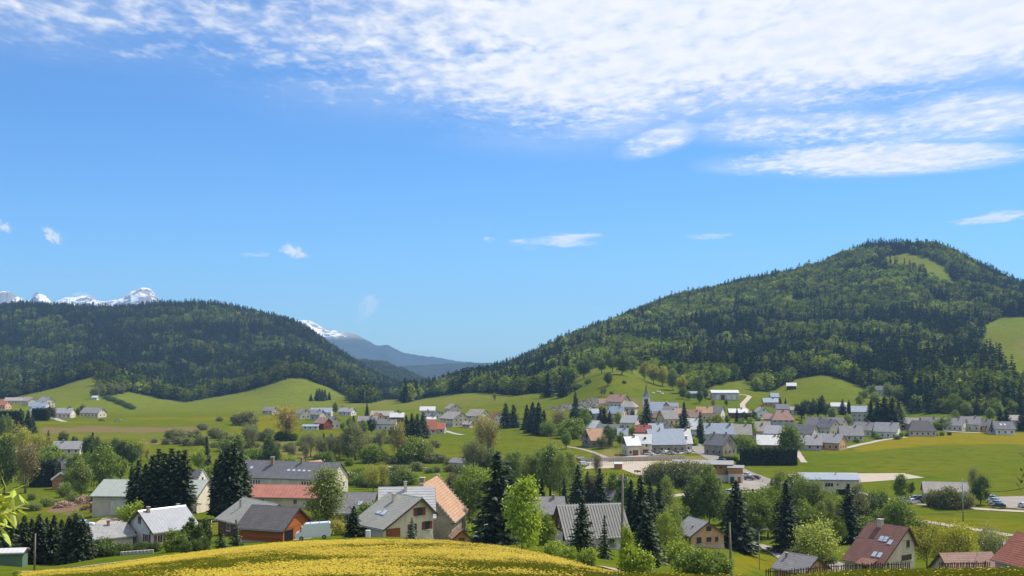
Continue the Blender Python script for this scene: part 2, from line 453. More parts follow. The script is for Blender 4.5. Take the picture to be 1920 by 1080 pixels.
# ground cover stored on the sheet: x flowers, y bare soil, z dry grass, w forest floor
pu, pv = project(gv[:, 0], np.maximum(gv[:, 1], 5.0), gv[:, 2])
gy = gv[:, 1]
_wu = pu + (fbm(gv[:, 0] / 22, gv[:, 1] / 22, 61, 3) - .5) * 60
_wv = pv + (fbm(gv[:, 0] / 26, gv[:, 1] / 26, 71, 3) - .5) * 11
def soft(poly, n=16, r=12.0):
    acc = 0
    for k in range(n):
        a = 2 * math.pi * k / n * 1.0; q = r * (0.35 + 0.65 * ((k * 7) % n) / n)
        acc = acc + inside(poly, _wu + q * math.cos(a), _wv + q * 0.28 * math.sin(a))
    return acc / n
LE_U = [-500, 0, 30, 60, 110, 150, 182, 186, 190, 215, 240, 262, 300, 350, 400, 450, 490, 520, 545, 575, 610, 640, 652, 656, 690, 720, 752]
LE_V = [752, 748, 745, 738, 726, 712, 705, 742, 743, 741, 735, 739, 748, 754, 745, 737, 725, 716, 708, 712, 724, 738, 745, 757, 757, 750, 748]
RE_U = [752, 756, 800, 870, 905, 960, 985, 1010, 1050, 1070, 1085, 1120, 1160, 1200, 1225, 1260, 1290, 1320, 1340, 1400, 1415, 1450, 1470, 1500, 1540, 1580, 1610, 1640, 1680, 1700, 1850, 1920, 2600]
RE_V = [748, 757, 746, 737, 737, 741, 748, 742, 736, 722, 703, 688, 682, 686, 700, 718, 732, 736, 722, 711, 734, 734, 722, 708, 703, 712, 725, 735, 742, 774, 781, 778, 770]
CLEAR = [[(1642, 490), (1665, 481), (1700, 475), (1745, 484), (1777, 505), (1796, 548), (1762, 545), (1730, 520), (1712, 508), (1676, 506)],
         [(1832, 668), (1848, 610), (1874, 596), (2100, 590), (2100, 735), (1908, 728), (1890, 700), (1862, 684)],
         [(1762, 718), (1798, 705), (1818, 705), (1802, 718)], [(1866, 706), (1900, 698), (1908, 724), (1888, 716)]]
def in_forest(u, v, Y):
    le = np.interp(u, LE_U, LE_V); re = np.interp(u, RE_U, RE_V)
    ymin = np.where(u < 752, 1180, np.where(u < 1030, 1020, np.where(u < 1230, 900, np.where(u < 1590, 870, 735))))
    e = np.where(u < 752, le, re)
    r = (v < e) & (Y > ymin)
    for p_ in CLEAR: r &= ~inside(p_, u, v)
    return r
def forest_soft(n=6):
    acc = 0
    for k in range(n):
        a = 2 * math.pi * k / n
        acc = acc + in_forest(pu + 2.5 * math.cos(a), pv + 1.2 * math.sin(a), gy)
    return acc / n
MEADOW = [(60, 1120), (90, 1079), (200, 1062), (300, 1048), (400, 1035), (500, 1022), (600, 1015), (700, 1010), (800, 1011), (900, 1018), (1000, 1033), (1060, 1048), (1110, 1064), (1160, 1082), (1200, 1120)]
front = (gy < 119)
fl = np.zeros(len(gv))
fl = np.maximum(fl, np.where(front & (pu > -200) & (pu < 1185), np.clip((1185 - pu) / 70, 0, 1) * np.clip((pu + 60) / 160, 0, 1), 0))
for p_, a_, lim in [([(1580, 846), (1620, 828), (1680, 818), (1760, 812), (1960, 812), (1960, 834), (1820, 838), (1700, 840), (1640, 846)], 0.95, 300),
               ([(430, 800), (560, 775), (560, 815), (420, 822)], 0.75, 500), ([(60, 793), (240, 783), (520, 778), (520, 788), (230, 791), (60, 800)], 0.7, 500),
               ([(330, 812), (470, 790), (470, 806), (330, 822)], 0.35, 500),
               ([(660, 782), (700, 772), (900, 762), (1000, 762), (980, 772), (860, 778), (700, 790)], 0.45, 500),
               ([(1690, 960), (1920, 975), (1920, 1000), (1700, 985)], 0.6, 240), ([(1380, 1045), (1440, 1020), (1480, 1060), (1400, 1085)], 0.75, 170),
               ([(1740, 870), (1920, 855), (1920, 880), (1760, 890)], 0.3, 300), ([(1230, 745), (1290, 755), (1340, 775), (1400, 770), (1400, 785), (1330, 790), (1250, 770)], 0.5, 500),
               ([(680, 886), (900, 886), (900, 905), (680, 903)], 0.4, 250), ([(1000, 812), (1060, 818), (1050, 828), (990, 828)], 0.5, 400),
               ([(1540, 1068), (1700, 1066), (1920, 1064), (1920, 1090), (1540, 1090)], 0.25, 30)]:
    fl = np.maximum(fl, np.where(gy > lim, soft(p_), 0) * a_)
soil = np.zeros(len(gv))
for p_, a_, lim in [([(70, 800), (330, 798), (420, 802), (330, 812), (70, 812)], 0.6, 500), ([(85, 952), (150, 948), (158, 958), (100, 964)], 0.95, 200), ([(112, 975), (135, 955), (148, 966), (125, 985)], 0.8, 200),
                    ([(255, 826), (440, 828), (440, 833), (255, 832)], 0.7, 400), ([(1165, 745), (1230, 748), (1225, 772), (1160, 768)], 0.5, 500),
                    ([(0, 744), (22, 742), (24, 756), (0, 756)], 0.7, 500), ([(1895, 610), (1925, 640), (1925, 690), (1900, 660)], 0.5, 500),
                    ([(60, 1071), (190, 1062), (330, 1050), (330, 1044), (180, 1054), (60, 1064)], 0.45, 125)]:
    soil = np.maximum(soil, np.where(gy > lim, soft(p_), 0) * a_)
dry = np.zeros(len(gv))
for p_, a_, lim in [([(1150, 862), (1280, 852), (1340, 850), (1345, 872), (1200, 868)], 0.9, 380), ([(430, 830), (560, 822), (640, 860), (420, 870)], 0.55, 350), ([(90, 812), (420, 806), (420, 826), (90, 826)], 0.35, 500),
                    ([(690, 758), (870, 742), (960, 742), (960, 756), (800, 766), (690, 772)], 0.35, 500), ([(1138, 842), (1172, 846), (1175, 860), (1138, 860)], 0.7, 380),
                    ([(640, 752), (760, 745), (760, 760), (640, 768)], 0.3, 500)]:
    dry = np.maximum(dry, np.where(gy > lim, soft(p_), 0) * a_)
wood = forest_soft()
me = mesh_np('ground', gv, gf, smooth=True)
ca = me.color_attributes.new('cover', 'FLOAT_COLOR', 'POINT')
ca.data.foreach_set('color', np.stack([fl, soil, dry, wood], 1).astype(np.float32).ravel())

pas = me.attributes.new('pasture', 'FLOAT', 'POINT')
_pp = np.clip((gy - 820) / 300, 0, 1)
pas.data.foreach_set('value', (_pp * _pp * (3 - 2 * _pp) * .75).astype(np.float32))
t = NT('meadow')
at = t.n('ShaderNodeAttribute', attribute_name='cover')
sp = t.n('ShaderNodeSeparateColor'); t.L.new(at.outputs['Color'], sp.inputs[0])
P1 = t.pos()
big, mid, sml, tiny = t.noise(P1, 0.012, 4), t.noise(P1, 0.07, 4, 0.6), t.noise(P1, 0.55, 4, 0.65), t.noise(P1, 4.0, 3, 0.7)
strp = t.noise(t.pos((0.05, 0.25, 0.1)), 1.0, 3, 0.6)
col = t.mix(t.ramp(big, 0.35, 0.65), (0.078, 0.114, 0.007), (0.104, 0.130, 0.010))
col = t.mix(t.ramp(mid, 0.35, 0.7), col, (0.064, 0.106, 0.006))
col = t.mix(t.math('MULTIPLY', t.ramp(strp, 0.45, 0.75), 0.55), col, (0.128, 0.128, 0.016))
col = t.mix(t.math('MULTIPLY', t.ramp(sml, 0.42, 0.7), 0.5), col, (0.052, 0.076, 0.008))
col = t.mix(t.math('MULTIPLY', t.ramp(tiny, 0.45, 0.75), 0.35), col, (0.110, 0.122, 0.018))
pa = t.n('ShaderNodeAttribute', attribute_name='pasture')
col = t.mix(pa.outputs['Fac'], col, t.mix(t.ramp(strp, .35, .7), (0.100, 0.142, 0.018), (0.150, 0.165, 0.026)))
sw = t.n('ShaderNodeTexWave', wave_type='BANDS', bands_direction='Y'); sw.inputs['Scale'].default_value = 0.055; sw.inputs['Distortion'].default_value = 5.0; sw.inputs['Detail'].default_value = 3.0; sw.inputs['Detail Scale'].default_value = 0.35
t.L.new(t.pos((0.35, 1, 1)), sw.inputs['Vector'])
col = t.mix(t.math('MULTIPLY', t.ramp(sw.outputs['Fac'], .35, .8), t.ramp(big, .38, .60, .2, .75)), col, (0.105, 0.100, 0.011))
col = t.mix(t.math('MULTIPLY', t.ramp(t.noise(t.pos((.5, 1, 1)), .03, 5, .65), .48, .66), .5), col, (0.135, 0.118, 0.012))
col = t.mix(t.math('MULTIPLY', t.ramp(t.noise(P1, .16, 5, .7), .50, .68), .65), col, (0.040, 0.070, 0.005))
fnoise = t.math('ADD', t.math('MULTIPLY', mid, 0.45), t.math('ADD', t.math('MULTIPLY', sml, 0.3), t.math('MULTIPLY', strp, 0.25)))
fm = t.ramp(t.math('ADD', fnoise, t.math('MULTIPLY', sp.outputs[0], 0.40)), 0.62, 1.02)
col = t.mix(t.math('MULTIPLY', fm, 0.62), col, (0.24, 0.165, 0.008))
col = t.mix(t.ramp(t.math('ADD', sp.outputs[2], t.math('MULTIPLY', mid, 0.35)), 0.3, 1.0), col, (0.165, 0.140, 0.048))
col = t.mix(t.ramp(t.math('ADD', sp.outputs[1], t.math('MULTIPLY', sml, 0.4)), 0.45, 1.0), col, (0.165, 0.110, 0.068))
col = t.mix(t.ramp(at.outputs['Alpha'], 0.2, 0.9), col, (0.028, 0.036, 0.012))
t.bsdf(col, 1.0, 0.0, 0.0, t.bump(t.math('ADD', sml, tiny), 0.15, 0.8))
me.materials.append(t.m)
ob('ground', me, kind='structure')

# ------------------------------------------------------------------ far ridges beyond the valley mouth
def ridge(name, crest, Yc, depth, base, mat, nu=220, nd=46, rough=0.0, fs=400.0, seed=0, jag=0.0):
    us = np.linspace(crest[0][0], crest[-1][0], nu)
    vs = pchip([c[0] for c in crest], [c[1] for c in crest], us)
    zc = CAMZ + Yc * np.array([slope_of(v) for v in vs])
    zc = zc + (fbm(us / 14.0, us * 0, seed + 40, 4) - 0.5) * jag
    d = np.linspace(-1, 1, nd)
    UU, DD = np.meshgrid(us, d, indexing='ij')
    YY = Yc + DD * depth
    XX = (UU - 960) / F * YY
    k = np.clip(1 - np.abs(DD) ** 1.25, 0, 1)
    ZZ = base + (zc[:, None] - base) * k
    ZZ = ZZ + (fbm(XX / fs, YY / fs, seed, 5) - 0.5) * rough * np.clip(np.abs(DD) * 6, 0, 1) * np.clip((1 - np.abs(DD)) * 5, 0, 1)
    vv = np.stack([XX.ravel(), YY.ravel(), ZZ.ravel()], 1)
    ii = np.arange(nu * nd).reshape(nu, nd)
    ff = np.stack([ii[:-1, :-1].ravel(), ii[1:, :-1].ravel(), ii[1:, 1:].ravel(), ii[:-1, 1:].ravel()], 1)
    me = mesh_np(name, vv, ff, [mat], smooth=True)
    ob(name, me, kind='structure')
    return us, zc, YY, XX, ZZ
tw = NT('distant_woodland')
pw = tw.pos()
wc = tw.mix(tw.ramp(tw.noise(pw, 0.02, 5, 0.65), 0.38, 0.64), (0.012, 0.022, 0.014), (0.030, 0.046, 0.020))
wc = tw.mix(tw.ramp(tw.noise(pw, 0.0035, 3), 0.55, 0.72), wc, (0.050, 0.068, 0.026))
tw.bsdf(wc, 0.95, 0.05, 0.0, tw.bump(tw.noise(pw, 0.06, 4, 0.7), 14.0, 1.0))
def alpine(name, snow_lo, snow_hi, rock, rock2, wood_top):
    t = NT(name)
    p = t.pos()
    g = t.n('ShaderNodeSeparateXYZ'); t.L.new(p, g.inputs[0])
    z = g.outputs[2]
    n1 = t.noise(t.pos((1, 1, 2.2)), 0.006, 6, 0.68, 0.6); n2 = t.noise(p, 0.0024, 4, 0.6)
    c = t.mix(t.ramp(n1, 0.35, 0.7), rock, rock2)
    snow = t.ramp(t.math('ADD', t.math('ADD', t.math('MULTIPLY', n1, 1.1), t.math('MULTIPLY', n2, 0.7)), t.ramp(z, snow_lo, snow_hi, -0.12, 0.07)), 0.90, 0.96)
    c = t.mix(snow, c, (0.82, 0.84, 0.88))
    c = t.mix(t.ramp(t.math('ADD', z, t.math('MULTIPLY', n1, 100)), wood_top, wood_top + 90, 1.0, 0.0), c, (0.016, 0.028, 0.022))
    t.bsdf(c, 0.9, 0.1, 0.0, t.bump(n1, 40.0, 1.0))
    return t.m
ridge('valley_floor', [(-900, 735), (700, 735), (2900, 735)], 7000, 4200, -140, tw.m, 60, 12)
MID = ridge('wooded_ridge', [(480, 712), (600, 690), (690, 686), (720, 690), (760, 703), (790, 718), (830, 740), (900, 765)], 3650, 700, -60, tw.m, 160, 40, 30, 160, 3, 6)
ridge('blue_ridge', [(560, 692), (680, 688), (740, 686), (790, 684), (850, 681), (900, 680), (1000, 684), (1150, 700)], 6400, 800, -120, tw.m, 160, 40, 80, 340, 5, 10)
ridge('long_snowy_mountain', [(380, 640), (470, 612), (540, 604), (560, 599), (576, 599), (592, 606), (612, 617), (640, 622), (664, 626), (690, 640), (712, 649), (724, 647), (742, 654), (760, 661), (800, 668), (850, 676), (900, 684), (1000, 700), (1150, 715)],
      9600, 1400, -140, alpine('snowy_slope', 120, 270, (0.22, 0.205, 0.20), (0.29, 0.265, 0.25), 165), 420, 70, 170, 430, 7, 14)
ridge('snowy_peaks', [(-400, 575), (-200, 560), (-80, 570), (-20, 556), (12, 549), (30, 556), (52, 567), (62, 558), (72, 553), (84, 558), (100, 568), (108, 560), (124, 556), (150, 560), (166, 563), (184, 567), (206, 563), (226, 560), (240, 550), (255, 543), (268, 541), (280, 545), (292, 555), (302, 566), (330, 582), (420, 600), (600, 640)],
      9300, 1600, -140, alpine('high_alp', 290, 520, (0.19, 0.185, 0.195), (0.28, 0.26, 0.255), 60), 520, 80, 300, 420, 13, 38)
# ------------------------------------------------------------------ tree prototypes (unit height), one crown and one trunk mesh each
bark = plain('bark', (0.085, 0.062, 0.045), 0.95, 0.1, 0, 0.35, 6.0)
bark_pale = plain('bark_pale', (0.21, 0.18, 0.14), 0.95, 0.1, 0, 0.35, 6.0)

class Tubes:
    def __init__(s): s.v = []; s.f = []
    def add(s, pts, radii, n=6):
        pts = [np.asarray(p, float) for p in pts]
        base = len(s.v)
        for i, p in enumerate(pts):
            d = pts[min(i + 1, len(pts) - 1)] - pts[max(i - 1, 0)]
            d = d / (np.linalg.norm(d) + 1e-9)
            a = np.cross(d, [0.31, 0.95, 0.1]); a /= np.linalg.norm(a) + 1e-9
            b = np.cross(d, a)
            for k in range(n):
                t = 2 * math.pi * k / n
                s.v.append(p + radii[i] * (math.cos(t) * a + math.sin(t) * b))
        for i in range(len(pts) - 1):
            for k in range(n):
                s.f.append((base + i * n + k, base + i * n + (k + 1) % n, base + (i + 1) * n + (k + 1) % n, base + (i + 1) * n + k))
        s.f.append(tuple(base + (len(pts) - 1) * n + k for k in range(n)))
        s.f.append(tuple(base + k for k in reversed(range(n))))
    def mesh(s, name, mat, smooth=True):
        return mesh_np(name, s.v, s.f, [mat], smooth)

def quads(cen, ax, ay, name, mat):
    """cen, half axes ax, ay: (n,3) -> mesh of loose leaf quads"""
    n = len(cen)
    v = np.stack([cen - ax - ay * 0.35, cen + ax * 0.2 - ay, cen + ax + ay * 0.35, cen - ax * 0.2 + ay], 1).reshape(-1, 3)
    return mesh_np(name, v, np.arange(4 * n).reshape(n, 4), [mat])
def rand_dirs(r, n):
    d = r.normal(size=(n, 3)); return d / np.linalg.norm(d, axis=1, keepdims=True)

def conifer(seed, R=0.19, whorls=46, per=11, base=0.05, power=0.8, leaf=0.027, nleaf=12, mat='needle', ragged=0.2, open_=0.0, tube=True):
    r = np.random.default_rng(seed)
    cs, axs, ays = [], [], []
    tr = Tubes()
    tr.add([(0, 0, -0.03), (0.002, 0.001, 0.3), (0, 0, 0.7), (0, 0, 0.99)], [0.017, 0.013, 0.007, 0.0015], 6)
    for w in range(whorls):
        t = base + (1 - base) * ((w + r.uniform(-.3, .3)) / whorls)
        t = min(max(t, base), 0.985)
        L0 = R * (1 - t) ** power * (0.55 + 0.45 * min(1, (t - base) / 0.12 + 0.35)) + 0.006
        k = max(4, int(per * (0.45 + 0.55 * (1 - t))))
        ph = r.uniform(0, 6.28)
        for b in range(k):
            if r.random() < open_: continue
            a = ph + 2 * math.pi * b / k + r.normal(0, .22)
            L = L0 * (1 + r.normal(0, ragged))
            if L <= 0.004: continue
            rise = 0.35 * (t - 0.35)
            m = max(2, int(nleaf * (0.35 + 0.65 * L / R)))
            s = (np.arange(m) + r.uniform(0.2, 0.8, m)) / m
            rad = L * s
            z = t + rad * rise - 0.30 * L * s ** 1.2 * (1.25 - t) + 0.16 * L * s ** 3
            wid = 0.30 * L * (1 - s) * r.uniform(-1, 1, m) + 0.006 * r.normal(size=m)
            ca, sa = math.cos(a), math.sin(a)
            cs.append(np.stack([rad * ca - wid * sa, rad * sa + wid * ca, z + r.normal(0, .004, m)], 1))
            sz = leaf * (0.7 + 0.5 * (1 - t)) * r.uniform(.7, 1.35, m)
            droop = r.uniform(-0.75, 0.1, m)
            axs.append(np.stack([ca * np.cos(droop), sa * np.cos(droop), np.sin(droop)], 1) * sz[:, None])
            q = r.uniform(-0.9, 0.9, m)
            ays.append(np.stack([-sa * np.cos(q), ca * np.cos(q), np.sin(q)], 1) * sz[:, None] * 0.62)
            if tube and L > 0.08 and b % 3 == 0:
                tr.add([(0, 0, t), (L * .55 * ca, L * .55 * sa, t + L * .55 * rise - .12 * L)], [0.0035, 0.001], 3)
    cs, axs, ays = map(np.concatenate, (cs, axs, ays))
    return tr.mesh('trunk', bark), quads(cs, axs, ays, 'crown', MATS[mat])

def broadleaf(seed, rx=0.32, zc=0.62, rz=0.38, clumps=70, per=48, leaf=0.016, spread=0.065, mat='leaf', power=1.0, bare=0.0, upright=0.0, trunk_mat=None, limbs=8, hollow=0.55, stems=1, taper=0.0, clear=0.15):
    r = np.random.default_rng(seed)
    tr = Tubes()
    bases = [(r.normal(0, .03 * (stems > 1)), r.normal(0, .03 * (stems > 1))) for _ in range(stems)]
    for bx, by in bases:
        tr.add([(bx, by, -0.03), (bx * 1.3 + r.normal(0, .008), by * 1.3 + r.normal(0, .008), clear + .1), (bx * 2, by * 2, zc)], [0.024 / stems ** .5, 0.017 / stems ** .5, 0.006], 7)
    d = rand_dirs(r, clumps)
    rad = hollow + (1 - hollow) * r.random(clumps) ** 0.6
    lump = 1 + 0.16 * np.sin(d[:, 0] * 3.1 + seed) + 0.13 * np.sin(d[:, 1] * 4.3 + d[:, 2] * 3 + seed * 2)
    c = d * (rad * lump)[:, None]
    hz = c[:, 2]
    wscale = rx * (1 - taper * np.clip(hz, -1, 1)) if taper else rx
    cen = np.stack([c[:, 0] * wscale, c[:, 1] * wscale, zc + hz * rz], 1)
    for i in range(limbs):
        j = r.integers(clumps)
        e = cen[j]
        z0 = clear + (zc - clear) * r.uniform(0.2, 0.95)
        bx, by = bases[i % stems]
        mid = (e + np.array([bx, by, z0])) * 0.5 + np.array([0, 0, 0.04]) + r.normal(0, .012, 3)
        tr.add([(bx, by, z0), mid, e], [0.011, 0.006, 0.0015], 5)
        for _ in range(3):
            q = e * 0.5 + mid * 0.5
            tr.add([q, q + r.normal(0, .07, 3) + np.array([0, 0, .05 + upright])], [0.004, 0.0008], 3)
    if bare:
        for _ in range(int(60 * bare)):
            j = r.integers(clumps); e = cen[j]
            s0 = np.array([e[0] * .35, e[1] * .35, max(clear, e[2] - r.uniform(.12, .3))])
            tr.add([s0, (s0 + e) / 2 + r.normal(0, .01, 3), e + np.array([0, 0, .04])], [0.0042, 0.0028, 0.0008], 3)
    n = clumps * per
    idx = np.repeat(np.arange(clumps), per)
    size_j = r.uniform(0.7, 1.3, clumps)[idx]
    off = r.normal(size=(n, 3)) * spread * size_j[:, None]
    off[:, 2] *= 0.75 + upright * 4
    p = cen[idx] + off
    p[:, 2] = np.maximum(p[:, 2], 0.012)
    nrm = rand_dirs(r, n) * 0.9 + np.array([0, 0, 0.5]) + d[idx] * 0.4
    nrm /= np.linalg.norm(nrm, axis=1, keepdims=True)
    ax = np.cross(nrm, rand_dirs(r, n)); ax /= np.linalg.norm(ax, axis=1, keepdims=True) + 1e-9
    ay = np.cross(nrm, ax)
    s = leaf * r.uniform(.65, 1.4, n)
    return tr.mesh('trunk', trunk_mat or bark), quads(p, ax * s[:, None], ay * s[:, None] * .75, 'crown', MATS[mat])

def hedge_block(seed, lx, ly, h, leaf=0.09, per=60):
    r = np.random.default_rng(seed)
    area = 2 * (lx + ly) * h + lx * ly
    n = int(area * per)
    w = np.array([lx * h, lx * h, ly * h, ly * h, lx * ly]); side = r.choice(5, n, p=w / w.sum())
    a, b = r.uniform(-.5, .5, n), r.uniform(0, 1, n)
    x = np.where(side < 2, a * lx, np.where(side == 2, -lx / 2, np.where(side == 3, lx / 2, a * lx)))
    y = np.where(side == 0, -ly / 2, np.where(side == 1, ly / 2, np.where(side < 4, a * ly, (b - .5) * ly)))
    z = np.where(side < 4, b * h, h)
    p = np.stack([x, y, z], 1) + r.normal(size=(n, 3)) * 0.10
    k = 0.13 * np.sin(x * 2.2 + seed) + 0.1 * np.sin(x * 5.1)
    p[:, 2] = np.maximum(p[:, 2] * (1 + k * 0.6), 0.02)
    nr = rand_dirs(r, n); ax = np.cross(nr, rand_dirs(r, n)); ax /= np.linalg.norm(ax, axis=1, keepdims=True) + 1e-9
    ay = np.cross(nr, ax); s = leaf * r.uniform(.6, 1.5, n)
    return quads(p, ax * s[:, None], ay * s[:, None] * .7, 'foliage', MATS['leaf'])

PROTO = {
 'spruce': [conifer(1, 0.235, 44, 12, ragged=.24), conifer(2, 0.25, 42, 12, ragged=.22), conifer(3, 0.215, 46, 11, ragged=0.3, open_=.05)],
 'slim_spruce': [conifer(4, 0.125, 48, 9, 0.05, 0.75, 0.023, 10), conifer(5, 0.14, 46, 9, 0.04, 0.8, 0.024, 10)],
 'tall_spruce': [conifer(6, 0.12, 50, 10, 0.10, 0.55, 0.024, 11, ragged=.3, open_=.06), conifer(7, 0.13, 48, 10, 0.12, 0.5, 0.025, 11, ragged=.33, open_=.08)],
 'broad_spruce': [conifer(8, 0.30, 40, 13, 0.03, 0.85, 0.034, 14), conifer(9, 0.27, 42, 13, 0.02, 0.8, 0.032, 14, ragged=.25)],
 'young_spruce': [conifer(10, 0.27, 24, 9, 0.05, 0.95, 0.036, 9, ragged=.25, open_=.08)],
 'round_tree': [broadleaf(20, clumps=90, per=60, leaf=.020), broadleaf(21, .36, .60, .38, 96, 58, .020), broadleaf(22, .30, .60, .40, 90, 58, .020)],
 'oval_tree': [broadleaf(30, .24, .58, .42, 100, 58, .018, .055), broadleaf(31, .27, .57, .43, 104, 58, .018, .058, taper=.25)],
 'tall_tree': [broadleaf(40, .16, .58, .42, 100, 54, .016, .048, taper=.3), broadleaf(41, .185, .57, .43, 100, 54, .016, .05, taper=.2)],
 'feathery_tree': [broadleaf(50, .26, .56, .43, 130, 50, .0125, .055, taper=.35, bare=.6, upright=.05), broadleaf(51, .22, .57, .43, 130, 50, .0125, .05, taper=.3, bare=.6, upright=.05)],
 'budding_tree': [broadleaf(60, .27, .62, .37, 110, 30, .011, .052, bare=1.6, upright=.06, trunk_mat=bark_pale, limbs=14, hollow=.3), broadleaf(61, .22, .60, .40, 110, 30, .011, .05, bare=1.6, upright=.06, trunk_mat=bark_pale, limbs=14, hollow=.3)],
 'orchard_tree': [broadleaf(70, .50, .63, .35, 90, 46, .020, .085, bare=.8, limbs=14, hollow=.25), broadleaf(71, .44, .62, .37, 90, 46, .020, .085, bare=.8, limbs=14, hollow=.25)],
 'bush': [broadleaf(80, .55, .45, .48, 70, 56, .038, .11, clear=.05, limbs=6), broadleaf(81, .62, .44, .48, 70, 56, .038, .12, clear=.05, limbs=6, stems=3), broadleaf(82, .48, .46, .50, 66, 56, .038, .10, clear=.05)],
 'columnar': [broadleaf(90, .15, .5, .48, 70, 50, .028, .05, clear=.05, taper=.2), ],
}
_low = [conifer(101, .21, 16, 7, .04, .8, .050, 3, 'needle_wood', tube=False), conifer(102, .185, 17, 7, .04, .8, .048, 3, 'needle_wood', tube=False), conifer(103, .23, 15, 7, .05, .75, .052, 3, 'needle_wood', tube=False),
        broadleaf(104, .33, .6, .40, 30, 16, .044, .075, 'leaf_wood', limbs=2), broadleaf(105, .37, .58, .40, 30, 16, .046, .08, 'leaf_wood', limbs=2), broadleaf(106, .30, .6, .4, 28, 16, .044, .07, 'leaf_wood', limbs=2)]

# ------------------------------------------------------------------ the woods on the hills (one mass: instanced)
def scatter_stuff(name, pts, rot, scl, pid, tint, protos, label, cat):
    """protos: list of lists of meshes (each a small tree); drawn by geometry nodes"""
    pc = bpy.data.collections.new(name + '_kinds')
    for i, ms in enumerate(protos):
        o = bpy.data.objects.new('%s_kind_%02d' % (name, i), ms)
        pc.objects.link(o)
    me = bpy.data.meshes.new(name)
    me.vertices.add(len(pts)); me.vertices.foreach_set('co', np.asarray(pts, np.float32).ravel())
    def attr(n, t, data, k):
        a = me.attributes.new(n, t, 'POINT'); a.data.foreach_set(k, data)
    attr('rot', 'FLOAT_VECTOR', np.asarray(rot, np.float32).ravel(), 'vector')
    attr('scl', 'FLOAT_VECTOR', np.asarray(scl, np.float32).ravel(), 'vector')
    attr('pid', 'INT', np.asarray(pid, np.int32), 'value')
    attr('tint', 'FLOAT_COLOR', np.asarray(tint, np.float32).ravel(), 'color')
    o = ob(name, me, kind='stuff', label=label, cat=cat)
    g = bpy.data.node_groups.new(name + '_spread', 'GeometryNodeTree')
    g.interface.new_socket('Geometry', in_out='INPUT', socket_type='NodeSocketGeometry')
    g.interface.new_socket('Geometry', in_out='OUTPUT', socket_type='NodeSocketGeometry')
    gi, go = g.nodes.new('NodeGroupInput'), g.nodes.new('NodeGroupOutput')
    ci = g.nodes.new('GeometryNodeCollectionInfo'); ci.inputs['Collection'].default_value = pc
    ci.inputs['Separate Children'].default_value = True; ci.inputs['Reset Children'].default_value = True
    ip = g.nodes.new('GeometryNodeInstanceOnPoints'); ip.inputs['Pick Instance'].default_value = True
    def named(n, t):
        q = g.nodes.new('GeometryNodeInputNamedAttribute'); q.data_type = t; q.inputs['Name'].default_value = n
        return q.outputs['Attribute']
    L = g.links
    L.new(gi.outputs[0], ip.inputs['Points']); L.new(ci.outputs[0], ip.inputs['Instance'])
    L.new(named('pid', 'INT'), ip.inputs['Instance Index'])
    L.new(named('rot', 'FLOAT_VECTOR'), ip.inputs['Rotation']); L.new(named('scl', 'FLOAT_VECTOR'), ip.inputs['Scale'])
    L.new(ip.outputs[0], go.inputs[0])
    md = o.modifiers.new('spread', 'NODES'); md.node_group = g
    return o
def joined(tm, cm):
    """trunk and crown of a far tree in one mesh"""
    import bmesh
    b = bmesh.new(); b.from_mesh(tm); nt_ = len(b.faces); b.from_mesh(cm)
    b.faces.ensure_lookup_table()
    for i, f_ in enumerate(b.faces): f_.material_index = 0 if i < nt_ else 1
    m_ = bpy.data.meshes.new('tree'); b.to_mesh(m_); b.free()
    m_.materials.append(tm.materials[0]); m_.materials.append(cm.materials[0])
    return m_
LOW = [joined(*p_) for p_ in _low]

